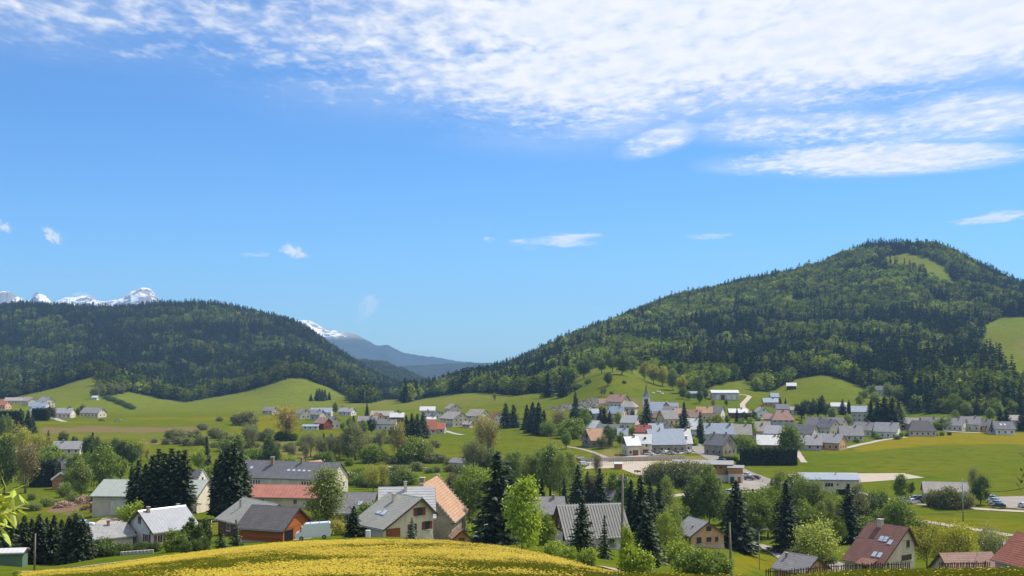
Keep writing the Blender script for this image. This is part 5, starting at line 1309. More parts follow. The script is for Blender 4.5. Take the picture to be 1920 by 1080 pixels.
sheet('play_court', [(1096, 880), (1108, 868), (1160, 866), (1290, 865), (1290, 870), (1215, 874), (1232, 886), (1222, 893), (1192, 890), (1160, 878)], 'sand')
sheet('sand_pitch', [(1478, 890), (1560, 889), (1680, 888), (1694, 888), (1733, 896), (1645, 903), (1600, 906), (1485, 906)], 'sand')
road('meadow_road', [(1590, 922), (1640, 932), (1690, 943), (1760, 948), (1830, 955), (1940, 961)], 4.2, 'sand')
sheet('car_park', [(1866, 932), (1940, 930), (1940, 957), (1876, 951)], 'court', lift=.08)
road('valley_lane', [(1715, 976), (1770, 984), (1830, 994), (1900, 1006)], 4.0, 'gravel')
road('upper_track', [(1430, 786), (1405, 772), (1393, 765), (1392, 758), (1401, 749), (1406, 743), (1396, 740), (1384, 740)], 3.6, 'sand', 400)
road('hillside_road', [(1404, 1016), (1430, 1022), (1458, 1036), (1484, 1052), (1500, 1066)], 4.6, 'court', 120)
sheet('house_yard', [(1530, 1056), (1560, 1050), (1600, 1062), (1640, 1072), (1560, 1078)], 'court', 120)
sheet('barn_drive', [(884, 973), (912, 973), (926, 1000), (940, 1017), (892, 1020), (906, 1000), (898, 988)], 'paving_pale', 120)
sheet('workshop_yard', [(172, 986), (192, 973), (225, 970), (236, 984), (206, 994)], 'sand', 140)
road('farm_lane', [(40, 1076), (110, 1070), (180, 1061), (250, 1053), (330, 1042)], 2.6, 'gravel', 124)
road('hamlet_lane', [(94, 782), (108, 787), (122, 791)], 4, 'paving_pale', 400)
road('estate_path', [(1494, 846), (1500, 856), (1508, 868)], 2.6, 'sand', 300)
road('estate_drive', [(1560, 844), (1590, 840), (1618, 833), (1650, 826), (1700, 820)], 3.4, 'paving_pale', 300)
road('estate_lane', [(1770, 808), (1800, 811), (1838, 812)], 4, 'paving_pale', 300)
road('stream_path', [(690, 884), (720, 880), (760, 880), (800, 877)], 3, 'paving_pale', 300)
road('foot_path', [(1128, 1063), (1146, 1066), (1168, 1073)], 1.0, 'gravel', 60)
road('red_roof_drive', [(835, 808), (850, 813), (868, 816)], 3.4, 'paving_pale', 300)
# ------------------------------------------------------------------ single trees and shrubs
DK, SP, BL = (.038, .060, .024), (.054, .080, .032), (.075, .105, .070)
FR, YGR, GR, DG = (.275, .355, .032), (.340, .335, .038), (.160, .225, .030), (.085, .128, .022)
OL, GY, SG, BU = (.300, .245, .060), (.195, .210, .078), (.205, .260, .050), (.160, .128, .072)
NAMES = dict(spruce='spruce_tree', slim_spruce='spruce_tree', tall_spruce='spruce_tree', broad_spruce='fir_tree', young_spruce='young_spruce', round_tree='round_tree', oval_tree='leafy_tree', tall_tree='tall_tree',
             feathery_tree='birch_tree', budding_tree='budding_tree', orchard_tree='fruit_tree', bush='bush', columnar='column_shrub')
ORD = 'first second third fourth fifth sixth seventh eighth ninth tenth eleventh twelfth thirteenth fourteenth fifteenth sixteenth seventeenth eighteenth'.split()
def place_word(k, n):
    return 'leftmost' if k == 0 else 'rightmost' if k == n - 1 else ('middle' if n == 3 else ORD[k] + '-from-left')
def T(kind, tint, pts, label, group=None, wide=1.0, ymin=60, Y=None):
    order = sorted(range(len(pts)), key=lambda k_: pts[k_][0])
    base = label
    for i, q in enumerate(pts):
        u, v, hp = q[:3]
        if len(pts) > 1: label = place_word(order.index(i), len(pts)) + ' ' + base
        p = at_depth(u, Y) if Y else ground_at(u, v, ymin)
        h_ = hp * p.y / F
        trm, crm = PROTO[kind][(int(u) + i) % len(PROTO[kind])]
        rz = (u * 1.7 + v) % 6.28
        root = ob(NAMES[kind], None, None, p - Vector((0, 0, .12)), rz, label=label, cat='bush' if kind in ('bush', 'columnar') else 'tree', group=group)
        w = wide * (0.92 + 0.16 * ((u * 7 + v * 3) % 10) / 10)
        root.scale = (h_ * w, h_ * w, h_)
        ob('trunk', trm, root)
        k = 0.88 + 0.24 * ((u * 13 + v * 5) % 11) / 11
        ob('crown', crm, root, color=tuple(c * k for c in tint))
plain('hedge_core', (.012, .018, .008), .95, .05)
def HEDGE(u, v, lx, ly, h_, rz, tint, label, ymin=60):
    p = ground_at(u, v, ymin)
    o = ob('clipped_hedge', hedge_block(int(u), lx, ly, h_, .10 if p.y < 300 else .22, 70 if p.y < 300 else 40), None, p, math.radians(rz), label=label, cat='hedge', color=tint)
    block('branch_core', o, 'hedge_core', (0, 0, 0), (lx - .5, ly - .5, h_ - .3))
# left foreground
T('broad_spruce', DK, [(-12, 1058, 84), (2, 1054, 76), (16, 1058, 88), (30, 1055, 80), (44, 1058, 92), (58, 1056, 84), (72, 1058, 94), (86, 1056, 86), (100, 1058, 92), (114, 1055, 82), (128, 1056, 88), (141, 1054, 92), (154, 1052, 80), (164, 1048, 66)],
  'dark evergreen in the dense hedge row at the lower left', 'evergreens of the lower left hedge row', 1.0, 125)
T('bush', DG, [(184, 1044, 36), (200, 1044, 30), (217, 1042, 26), (236, 1040, 22), (254, 1038, 20), (272, 1036, 22), (290, 1035, 20)], 'low dark shrub along the foot of the white gabled house', 'shrubs below the white house', 1.0, 125)
T('columnar', DG, [(346, 1032, 44), (358, 1030, 56), (372, 1030, 46), (386, 1027, 52)], 'tall dark column shrub right of the white gabled house', 'column shrubs right of the white house', 1.1, 125)
T('bush', GR, [(329, 1035, 44)], 'light green pointed bush at the corner of the white gabled house', None, .8, 125)
T('bush', DG, [(350, 1036, 24), (365, 1034, 26), (380, 1032, 26)], 'dark bush between the column shrubs', 'bushes between the column shrubs', .7, 125)
T('young_spruce', DK, [(414, 1028, 46)], 'small dark fir standing left beside the orange chalet', None, 1.2, 125)
T('young_spruce', SP, [(442, 1024, 52)], 'small fir right against the orange chalet wall', None, 1.0, 125)
T('round_tree', FR, [(243, 1002, 60)], 'round bright green maple between white house and workshop', None, 1.0, 150)
T('tall_spruce', DK, [(246, 966, 92), (258, 968, 106), (271, 970, 100), (284, 972, 118), (296, 970, 128), (308, 972, 122), (320, 973, 132), (333, 972, 126), (345, 974, 130)],
  'tall dark spruce in the clump hiding the mint grey workshop', 'spruces in front of the workshop', 1.25, 150)
T('tall_spruce', DK, [(404, 974, 112), (414, 975, 128), (425, 976, 138), (437, 976, 144), (449, 974, 128), (459, 972, 104)], 'tall dark spruce in the clump left of the slate block', 'spruces left of the slate block', 1.15, 150)
T('slim_spruce', DK, [(387, 882, 64)], 'slim dark spruce behind the gap between the spruce clumps', None, 1.2, 200)
T('round_tree', FR, [(372, 884, 42)], 'light green round tree beside the slim dark spruce', None, .9, 200)
T('feathery_tree', SG, [(611, 992, 112)], 'large pale green birch in front of the red roof barn', None, 1.35, 150)
T('bush', YGR, [(634, 1004, 30)], 'yellow-green bush just right of the white van', None, 1, 125)
T('broad_spruce', DK, [(663, 1008, 60)], 'dark round pine between the white van and the cream house', None, 1.25, 125)
T('bush', GR, [(688, 990, 50), (704, 976, 46), (676, 985, 34)], 'green bush behind the cream house roof', 'bushes behind the cream house', .8, 170)
T('budding_tree', YGR, [(700, 925, 55), (716, 922, 58), (690, 918, 44)], 'thin yellow-green tree right of the slate cottage', 'thin trees by the slate cottage', .9, 220)
T('bush', GR, [(672, 904, 28), (686, 900, 26), (705, 896, 22)], 'green bush beside the end of the long slate block', 'bushes beside the slate block', 1, 250)
T('bush', DG, [(735, 912, 30), (748, 910, 26)], 'dark bush on the meadow left of the little slate house', 'bushes left of the little slate house', 1, 200)
T('young_spruce', BL, [(772, 1012, 44)], 'small blue spruce in front of the cream gable', None, 1.2, 125)
T('bush', FR, [(822, 1008, 32), (840, 1012, 36), (858, 1015, 42), (878, 1016, 36), (892, 1018, 24)], 'bright garden bush at the meadow edge right of the cream house', 'bright bushes right of the cream house', 1.0, 125)
T('bush', BU, [(806, 1004, 24)], 'brownish bush at the right corner of the cream house', None, .8, 125)
T('round_tree', GR, [(880, 980, 98)], 'full green tree right of the orange-roofed stone barn', None, .9, 160)
T('oval_tree', FR, [(906, 972, 92)], 'lighter green tree between stone barn and big dark spruce', None, .9, 160)
T('bush', BU, [(856, 935, 48)], 'dark reddish bush behind the stone barn roof', None, .6, 200)
T('spruce', DK, [(932, 1024, 176)], 'biggest dark spruce at the right end of the yellow meadow', None, 1.35, 125)
T('spruce', DK, [(950, 1018, 150)], 'dark spruce half hidden behind the biggest one', None, 1.2, 150)
T('oval_tree', (.300, .400, .036), [(979, 1036, 138)], 'tall bright yellow-green ash before the dark spruces', None, .86, 118)
T('round_tree', GR, [(1022, 1036, 66)], 'dense green bush tree left of the ribbed roof house', None, .9, 118)
T('bush', FR, [(1044, 1046, 34), (1062, 1052, 28)], 'bright low bush below the brown timber gable', 'bright bushes below the timber gable', 1, 112)
T('spruce', SP, [(1092, 1046, 118)], 'dark spruce standing before the ribbed grey roof', None, 1.05, 118)
T('young_spruce', SP, [(1134, 1048, 84)], 'thin pale-tipped young spruce before the ribbed grey roof', None, .8, 118)
T('bush', FR, [(1103, 1060, 34)], 'bright green bush at the foot of the dark spruce', None, 1, 100)
T('bush', FR, [(1196, 1086, 62)], 'big bright green bush beside the foot of the tall wooden pole', None, .95, 80)
T('tall_tree', FR, [(1176, 1084, 92)], 'thin bright sapling beside the tall wooden pole', None, .8, 85)
T('spruce', DK, [(1213, 1062, 112)], 'dark spruce right of the tall wooden pole', None, 1.25, 118)
T('spruce', DK, [(1184, 1012, 112), (1202, 1016, 124), (1220, 1010, 104), (1236, 1000, 92)], 'dark spruce in the thicket behind the tall wooden pole', 'spruces behind the tall pole', 1.1, 165)
T('spruce', DK, [(1084, 958, 86), (1102, 956, 72), (1125, 958, 80)], 'dark spruce rising behind the ribbed grey roof', 'spruces behind the ribbed roof', 1.2, 220)
T('budding_tree', BU, [(1112, 956, 70)], 'reddish budding tree between the spruces behind the ribbed roof', None, .8, 220)
T('tall_tree', SG, [(1032, 935, 98)], 'tall light green tree above the weathered grey roof', None, 1.0, 250)
T('feathery_tree', SG, [(1050, 940, 88), (1010, 930, 84), (992, 930, 76)], 'feathery pale green tree behind the bright ash', 'feathery trees behind the ash', .8, 250)
T('slim_spruce', DK, [(1016, 938, 48), (1058, 945, 50)], 'little dark spruce among the feathery trees', 'little spruces among feathery trees', 1.2, 250)
T('tall_tree', GR, [(1150, 950, 60), (1168, 955, 64)], 'slim green tree beside the pale grey cottage roof', 'slim trees beside the pale cottage', 1.2, 250)
T('feathery_tree', FR, [(1246, 1046, 84)], 'feathery bright green tree left of the tan chalet', None, 1.1, 165)
T('feathery_tree', SG, [(1262, 1020, 66), (1228, 975, 60), (1250, 960, 64)], 'feathery green tree in the thicket left of the tan chalet', 'feathery trees left of the tan chalet', 1.0, 180)
T('bush', FR, [(1272, 1058, 46)], 'bright bush below the feathery tree by the tan chalet', None, .9, 130)
T('bush', GR, [(1305, 1078, 52), (1326, 1080, 50), (1345, 1084, 44)], 'green bush on the bank left of the leaning wooden pole', 'bushes on the bank by the leaning pole', 1, 118)
T('bush', GY, [(1222, 906, 36), (1236, 908, 42), (1251, 909, 45), (1266, 911, 48), (1282, 911, 46), (1297, 914, 52), (1314, 918, 50)], 'grey-green willow in the row before the timber hall', 'willows before the timber hall', .75, 330)
T('tall_tree', SG, [(1328, 942, 66), (1340, 950, 60), (1310, 945, 50)], 'pale green tree left of the timber hall front', 'pale trees by the timber hall', 1.2, 280)
T('spruce', DK, [(1316, 944, 58)], 'small dark spruce in the pale trees before the timber hall', None, 1.1, 280)
T('round_tree', DG, [(1306, 984, 84), (1330, 990, 92)], 'dark leafy tree right behind the tan chalet roof', 'dark trees behind the tan chalet', .8, 258)
T('broad_spruce', DK, [(1381, 1030, 128)], 'very broad dark spruce right of the tan chalet', None, 1.05, 150)
T('round_tree', GR, [(1420, 1012, 84), (1440, 1008, 90)], 'green leafy tree between the two big dark spruces', 'leafy trees between the big spruces', .8, 170)
T('spruce', DK, [(1475, 1036, 134)], 'big pointed dark spruce left of the pale fruit tree', None, 1.15, 150)
T('spruce', DK, [(1448, 958, 62), (1412, 960, 44)], 'small dark spruce behind the street road trees', 'small spruces near the street', 1.1, 250)
T('feathery_tree', SG, [(1462, 962, 76), (1492, 985, 96), (1510, 990, 92), (1530, 992, 88), (1546, 995, 74)], 'tall pale green tree before the blue roof hall', 'pale trees before the blue roof hall', .95, 230)
T('round_tree', GR, [(1506, 1010, 70), (1524, 1015, 60)], 'green tree behind the pale fruit tree', 'green trees behind the fruit tree', .9, 200)
T('spruce', DK, [(1562, 985, 64)], 'small dark spruce below the door of the blue roof hall', None, 1.0, 260)
T('spruce', DK, [(1592, 1018, 110)], 'dark spruce left of the steep brown roof', None, 1.2, 220)
T('feathery_tree', GY, [(1606, 975, 66)], 'dull green tree at the right corner of the blue roof hall', None, 1.0, 260)
T('bush', DG, [(1636, 968, 46), (1652, 972, 42), (1622, 972, 40)], 'dark bush above the ridge of the steep brown roof', 'dark bushes above the brown roof', .9, 255)
T('round_tree', GR, [(1690, 1002, 66), (1672, 992, 52)], 'dark green tree behind the beige gable', 'dark green trees behind the beige gable', 1.0, 235)
T('orchard_tree', (.320, .370, .075), [(1535, 1064, 82)], 'broad pale yellow-green fruit tree above the brown shed', None, 1.15, 180)
T('tall_tree', FR, [(1562, 1020, 44), (1577, 1022, 46)], 'slim green tree beside the steep brown roof', 'slim trees beside the brown roof', 1.1, 210)
T('bush', DG, [(1490, 1046, 20), (1506, 1048, 22), (1550, 1056, 22)], 'low dark hedge bush below the pale fruit tree', 'hedge bushes below the fruit tree', 1.1, 150)
T('bush', SG, [(1682, 1072, 44)], 'grey-green bush before the beige gable', None, .9, 110)
T('orchard_tree', YGR, [(1738, 1072, 92)], 'yellow-green tree right beside the beige gable', None, .72, 110)
T('orchard_tree', YGR, [(1796, 1072, 94)], 'yellow-green tree with dark stem in the middle of the right garden', None, .72, 110)
T('orchard_tree', (.270, .285, .130), [(1862, 1070, 84)], 'greyish pale tree left of the ribbed red roof', None, .66, 110)
T('bush', FR, [(1766, 1070, 40)], 'bright bush between the two yellow-green trees', None, .7, 105)
T('bush', DG, [(1832, 1070, 34)], 'dark bush below the greyish pale tree', None, .6, 105)
T('bush', SG, [(1478, 1088, 46)], 'green bush before the brown shed at the fence', None, .8, 95)
T('bush', GY, [(1752, 950, 34), (1774, 954, 42), (1790, 954, 40), (1812, 953, 32)], 'grey-green bush along the front of the grey meadow barn', 'bushes before the meadow barn', .8, 250)
T('round_tree', DG, [(1838, 947, 52)], 'dark round tree right of the grey meadow barn', None, .9, 250)
T('budding_tree', GY, [(1826, 930, 58)], 'pale bare poplar behind the grey meadow barn', None, .7, 300)
T('tall_tree', GR, [(1689, 938, 48)], 'slim green tree beside the silver cars', None, 1.2, 300)
T('round_tree', DG, [(1707, 930, 26)], 'small dark tree beside the slim green one on the meadow road', None, .8, 300)
HEDGE(1441, 872, 22, 5.5, 6.4, -3, (.040, .062, .026), 'tall clipped dark hedge before the glaring white roof', 300)
HEDGE(1366, 864, 8, 1.6, 1.5, -40, DG, 'low clipped hedge beside the street bend', 300)
HEDGE(1395, 872, 6, 1.6, 1.5, 0, DG, 'low clipped hedge left of the tall dark hedge', 300)
T('oval_tree', GR, [(1482, 868, 70)], 'tall green tree at the right end of the clipped hedge', None, 1.0, 300)
T('bush', GR, [(1392, 846, 34), (1404, 850, 30)], 'green garden bush right of the stone house', 'bushes right of the stone house', .8, 300)
# village
T('spruce', DK, [(1213, 808, 60)], 'great dark spruce standing before the church tower', None, 1.1, 300)
T('spruce', DK, [(1283, 822, 68)], 'great dark spruce between ochre house and white roof', None, 1.0, 300)
T('slim_spruce', DK, [(1313, 832, 60)], 'slim dark spruce right of the white roof in the village', None, 1.2, 300)
T('slim_spruce', DK, [(1382, 792, 28)], 'slim small spruce before the white flat-roofed barn', None, 1.4, 300)
T('round_tree', DK, [(1397, 796, 22), (1410, 796, 26)], 'dark round conifer right of the white flat-roofed barn', 'dark round conifers by the upper track', .9, 300)
T('oval_tree', GR, [(1095, 815, 48)], 'oval green lime tree on the left village edge', None, 1.0, 300)
T('round_tree', DG, [(1142, 840, 40)], 'dark round tree before the orange-roofed stone barn', None, .85, 300)
T('round_tree', GR, [(1164, 838, 28)], 'smaller green tree right of the dark round one', None, .9, 300)
T('round_tree', GR, [(1062, 842, 34)], 'green tree alone on the grass left of the village', None, .9, 300)
T('oval_tree', FR, [(1160, 800, 28)], 'bright green tree below the light blue roof', None, .9, 300)
T('oval_tree', FR, [(1186, 822, 24), (1210, 808, 22)], 'small bright tree among the mid village roofs', 'small bright village trees', .9, 300)
T('round_tree', YGR, [(1346, 806, 28)], 'broad yellow-green tree above the pale blue street roof', None, 1.3, 300)
T('round_tree', GR, [(1390, 812, 26)], 'round green tree left of the half brown roof', None, 1, 300)
T('tall_tree', FR, [(1406, 822, 36)], 'upright light tree left of the half brown roof', None, 1.6, 300)
T('bush', FR, [(1335, 842, 18), (1300, 836, 16)], 'small bright bush beside the village street', 'street bushes', 1, 300)
T('spruce', DK, [(1079, 800, 66)], 'tall dark spruce on the village edge below the cemetery', None, .9, 300)
T('round_tree', DK, [(1076, 806, 40), (1090, 806, 36), (1105, 800, 30)], 'dark evergreen around the foot of the tall spruce', 'evergreens round the tall spruce', .7, 300)
T('broad_spruce', DK, [(988, 806, 48), (999, 812, 58), (1010, 816, 62), (1020, 814, 46)], 'dark fir in the dense clump left of the village', 'fir clump left of the village', .9, 300)
T('spruce', DK, [(948, 803, 48)], 'left and taller of the two dark spruces beside the white gable', None, 1.3, 300)
T('spruce', DK, [(963, 802, 44)], 'right and lower of the two dark spruces beside the white gable', None, 1.4, 300)
T('bush', GR, [(1028, 818, 30), (1068, 822, 38)], 'green bush in front of the fir clump', 'bushes before the fir clump', 1.0, 300)
T('budding_tree', BU, [(1048, 816, 48)], 'brown-grey budding tree right of the fir clump', None, 1.2, 300)
T('spruce', DK, [(1125, 797, 28), (1133, 798, 34), (1143, 798, 28)], 'dark spruce in the small clump left of the bright tree', 'small spruce clump in the village', 1.3, 300)
T('round_tree', YGR, [(1130, 780, 20)], 'yellowish tree below the brown roofed wing', None, 1.4, 300)
T('oval_tree', DG, [(1186, 786, 18)], 'dark small tree right of the pinkish hipped house', None, .8, 300)
T('budding_tree', BU, [(1118, 893, 44)], 'nearly bare dark tree beside the play court', None, 1.0, 300)
T('round_tree', GY, [(1128, 842, 26)], 'grey-green tree on the bank below the stone barn gable', None, 1.2, 300)
T('round_tree', DG, [(1106, 838, 30)], 'dark tree under the left gable of the stone barn', None, .8, 300)
# knoll
T('round_tree', DG, [(1166, 703, 36)], 'broad dark round tree on top of the grassy knoll', None, 1.35, 600)
T('round_tree', DG, [(1095, 710, 40)], 'round dark tree on the left shoulder of the knoll', None, 1.1, 600)
T('round_tree', GR, [(1128, 700, 32), (1148, 698, 36), (1185, 700, 30)], 'green tree in the row on the knoll crest', 'trees on the knoll crest', 1.1, 600)
T('oval_tree', DG, [(1140, 724, 26)], 'single oval tree in the middle of the grassy knoll', None, 1.1, 600)
T('bush', DG, [(1102, 720, 9)], 'small lone bush on the knoll left of the oval tree', None, 1, 600)
T('bush', DG, [(1171, 719, 6)], 'tiny bush right of the oval tree on the knoll', None, 1, 600)
T('bush', DG, [(1147, 741, 7)], 'tiny bush low on the knoll above the cream villa', None, .8, 600)
T('spruce', DK, [(1028, 745, 46)], 'left one of the two dark spruces at the knoll foot', None, 1.5, 600)
T('spruce', DK, [(1056, 744, 44)], 'right one of the two dark spruces at the knoll foot', None, 1.4, 600)
T('spruce', DK, [(1066, 738, 30)], 'slender dark spruce close behind the right knoll spruce', None, 1.2, 600)
T('bush', DG, [(1080, 731, 13)], 'wide dark bush right of the knoll foot spruces', None, 1.6, 600)
T('budding_tree', BU, [(1128, 743, 16), (1134, 742, 18)], 'thin grey sapling on the knoll slope', 'thin saplings on the knoll', .8, 600)
T('round_tree', YGR, [(1208, 712, 32), (1226, 720, 36), (1242, 724, 34)], 'light beech on the right shoulder of the knoll', 'light beeches on the knoll shoulder', 1.0, 600)
T('round_tree', SG, [(1262, 732, 38)], 'tall light beech where the knoll meets the wood', None, .9, 600)
T('round_tree', YGR, [(1278, 738, 34)], 'yellow-green beech beside the tall light beech', None, .9, 600)
T('round_tree', SG, [(1308, 742, 40)], 'large pale beech left of the long hangar', None, 1.0, 600)
T('round_tree', DG, [(1280, 748, 20)], 'dark round bush tree left of the blue tarpaulin shed', None, 1.2, 600)
T('round_tree', GR, [(1292, 750, 15)], 'small green tree below the blue tarpaulin shed', None, 1.2, 600)
T('oval_tree', DG, [(1312, 757, 24), (1323, 750, 20)], 'dark green tree before the pale beech', 'dark trees before the pale beech', .9, 600)
T('budding_tree', OL, [(1338, 766, 20)], 'yellowish thin tree below the long hangar', None, 1.0, 500)
T('oval_tree', GR, [(1362, 762, 14)], 'tiny green tree before the long hangar', None, .9, 600)
T('slim_spruce', DK, [(1463, 772, 28), (1473, 770, 24)], 'small dark spruce beside the long veranda roof', 'small spruces by the veranda roof', 1.6, 400)
T('budding_tree', GY, [(927, 752, 17)], 'pale lone tree standing on the meadow below the wood', None, 1.0, 600)
# trees among and behind the new houses
T('round_tree', DK, [(1503, 788, 36), (1520, 786, 34), (1534, 786, 40), (1548, 784, 30)], 'dark tree in the thick row above the new houses', 'dark trees above the new houses', 1.0, 500)
T('spruce', DK, [(1525, 770, 24), (1542, 768, 28), (1580, 778, 30), (1592, 776, 26)], 'dark spruce beside the pale blue-white roof', 'spruces by the blue-white roof', 1.3, 500)
T('round_tree', SG, [(1560, 790, 26), (1590, 800, 22)], 'light green tree left of the tall grey block', 'light trees left of the grey block', 1.0, 500)
T('spruce', DK, [(1634, 806, 56), (1647, 808, 62), (1660, 808, 66), (1674, 808, 64), (1686, 806, 56)], 'big dark spruce in the mass behind the white cross gable', 'spruce mass behind the cross gable', 1.3, 500)
T('bush', GR, [(1768, 806, 24), (1780, 800, 22), (1756, 800, 18)], 'green bush between the dark half-hipped roof and the trio', 'bushes beside the estate trio', 1.1, 500)
T('spruce', DK, [(1876, 800, 36), (1888, 800, 32)], 'dark spruce behind the house with two skylights', 'spruces behind the skylight house', 1.4, 500)
T('spruce', DK, [(1918, 808, 48)], 'dark spruce at the right picture edge beside the grey roof', None, 1.2, 500)
T('round_tree', SG, [(1620, 752, 22), (1634, 746, 24), (1668, 750, 30), (1684, 752, 28), (1612, 762, 20), (1640, 758, 22)], 'pale leafy tree round the high grey house', 'pale trees round the high grey house', 1.1, 600)
T('round_tree', GR, [(1722, 722, 26), (1738, 724, 28), (1768, 720, 24), (1798, 718, 26), (1824, 724, 28), (1838, 726, 24)], 'round green beech along the clearing above the estate', 'beeches along the clearing', 1.2, 700)
T('round_tree', SG, [(1790, 790, 20), (1812, 780, 24), (1830, 776, 26), (1856, 790, 24), (1866, 776, 28), (1900, 776, 24), (1760, 756, 22)], 'light green tree at the foot of the wood behind the estate', 'light trees behind the estate', 1.1, 600)
T('bush', DG, [(1700, 818, 6), (1780, 816, 7), (1766, 817, 7), (1756, 817, 5)], 'tiny garden shrub at the upper edge of the meadow', 'tiny shrubs at the meadow edge', 1, 400)
# mid valley
T('budding_tree', (.400, .290, .062), [(537, 826, 68)], 'great golden-olive budding poplar in the middle of the valley', None, 1.5, 400)
T('bush', DG, [(528, 826, 18), (548, 826, 14)], 'dark bush at the foot of the golden poplar', 'bushes at the poplar foot', 1.3, 400)
T('bush', GY, [(452, 798, 26), (466, 798, 28), (444, 796, 20)], 'grey leafless bush left of the golden poplar', 'grey bushes left of the poplar', .9, 400)
T('budding_tree', GY, [(463, 842, 52), (474, 844, 48)], 'grey-green thin tree in the valley hedge', 'thin trees of the valley hedge', 1.0, 400)
T('bush', SG, [(433, 846, 34), (440, 842, 26)], 'round grey-green bush left of the thin valley trees', 'round bushes in the valley', .9, 380)
T('bush', GY, [(335, 828, 22), (322, 824, 20), (352, 822, 16), (368, 820, 14), (404, 822, 22), (420, 826, 18), (505, 816, 14), (488, 826, 18), (438, 789, 11), (412, 790, 9), (380, 806, 14), (500, 845, 16), (472, 812, 16)], 'grey-green bush dotted over the valley meadow', 'bushes dotted over the valley meadow', 1.1, 380)
T('feathery_tree', DG, [(505, 872, 56), (518, 874, 36)], 'dark feathery tree behind the long slate roof', 'dark feathery trees behind the slate roof', .9, 330)
T('bush', FR, [(546, 876, 24)], 'bright round bush before the dark timber barn', None, .9, 330)
T('budding_tree', GY, [(582, 858, 50), (571, 852, 40), (598, 856, 42)], 'thin grey-green tree behind the dark timber barn', 'thin trees behind the timber barn', 1.0, 350)
T('slim_spruce', DG, [(607, 856, 44), (621, 858, 46)], 'narrow dark tree right of the dark timber barn', 'narrow dark trees by the timber barn', 1.6, 350)
T('feathery_tree', GY, [(636, 860, 44), (652, 862, 60), (666, 862, 66), (680, 860, 46)], 'feathery olive tree along the stream', 'feathery trees along the stream', 1.0, 350)
T('bush', GR, [(695, 868, 36), (710, 866, 28), (615, 872, 26), (600, 868, 22), (655, 874, 16)], 'green bush along the stream bank', 'bushes along the stream bank', .9, 350)
T('budding_tree', OL, [(746, 868, 82)], 'tall thin brownish poplar by the stream', None, .7, 350)
T('bush', SG, [(774, 868, 52), (794, 866, 36), (760, 866, 30)], 'big green willow bush right of the thin poplar', 'willow bushes right of the poplar', .9, 350)
T('bush', GY, [(808, 868, 20), (826, 868, 18), (730, 870, 18), (842, 872, 14)], 'low grey bush scattered along the stream meadow', 'low bushes of the stream meadow', 1.2, 350)
T('spruce', DK, [(762, 822, 44), (772, 824, 50), (782, 824, 48), (793, 822, 50)], 'dark spruce in the row beside the brick red roof', 'spruce row beside the red roof', 1.2, 400)
T('slim_spruce', DK, [(688, 793, 38)], 'lone slim spruce above the mid valley hamlet', None, 1.3, 400)
T('round_tree', DK, [(697, 812, 28)], 'dark round tree left of the long white building', None, .9, 400)
T('round_tree', GR, [(681, 818, 30), (655, 806, 22), (664, 812, 20), (642, 808, 16)], 'green tree left of the dark round one in the hamlet', 'green trees of the mid valley hamlet', .9, 400)
T('spruce', DK, [(663, 800, 22)], 'little spruce among the hamlet trees', None, 1.2, 400)
T('round_tree', DG, [(719, 822, 16), (734, 822, 20)], 'small dark tree below the long white building', 'small trees below the white building', .9, 400)
T('spruce', DK, [(747, 784, 16), (752, 783, 13)], 'small dark spruce behind the bright white roof', 'small spruces behind the white roof', 1.6, 400)
T('spruce', DK, [(829, 785, 14), (836, 785, 13)], 'little dark spruce beside the slate roofed house', 'little spruces by the slate roof', 1.4, 400)
T('budding_tree', (.330, .285, .068), [(905, 856, 84), (920, 862, 82)], 'tall olive poplar right of the cream farmhouse', 'olive poplars right of the farmhouse', 1.0, 400)
T('budding_tree', GY, [(888, 886, 66), (876, 884, 58), (900, 886, 54)], 'thin grey-green willow before the olive poplars', 'grey willows before the poplars', .9, 380)
T('bush', DG, [(918, 884, 44), (930, 886, 30)], 'dark bush under the olive poplars', 'dark bushes under the poplars', .8, 380)
T('bush', SG, [(975, 880, 30), (1000, 872, 20), (950, 888, 26)], 'pale bush on the meadow right of the poplars', 'pale bushes right of the poplars', 1, 350)
T('feathery_tree', SG, [(955, 910, 60), (970, 912, 66)], 'feathery tree right behind the biggest dark spruce', 'feathery trees behind the big spruce', 1.0, 280)
# far knoll and slope on the left
T('spruce', DK, [(583, 752, 14)], 'leftmost little spruce on the far green hill', None, 1.2, 800)
T('spruce', DK, [(594, 752, 23), (599, 752, 24), (604, 752, 23), (609, 751, 21)], 'spruce in the tight clump on the far green hill', 'spruce clump on the far green hill', 1.2, 800)
T('spruce', DK, [(617, 750, 16)], 'rightmost lone spruce on the far green hill', None, 1.2, 800)
T('round_tree', GY, [(629, 776, 20), (641, 772, 12)], 'pale tree at the foot of the far green hill', 'pale trees at the far hill foot', .8, 700)
T('bush', DG, [(199 + k * 5.4, 748 + k * 2.2, 8 + (k % 3)) for k in range(10)], 'dark bush in the hedge line running down the far slope', 'hedge line on the far slope', 1.2, 700)
T('round_tree', GY, [(178, 748, 22), (190, 744, 24), (205, 742, 24), (218, 741, 22), (228, 738, 20)], 'grey-green leafy tree in the grove jutting onto the far slope', 'grove on the far slope', 1.1, 800)
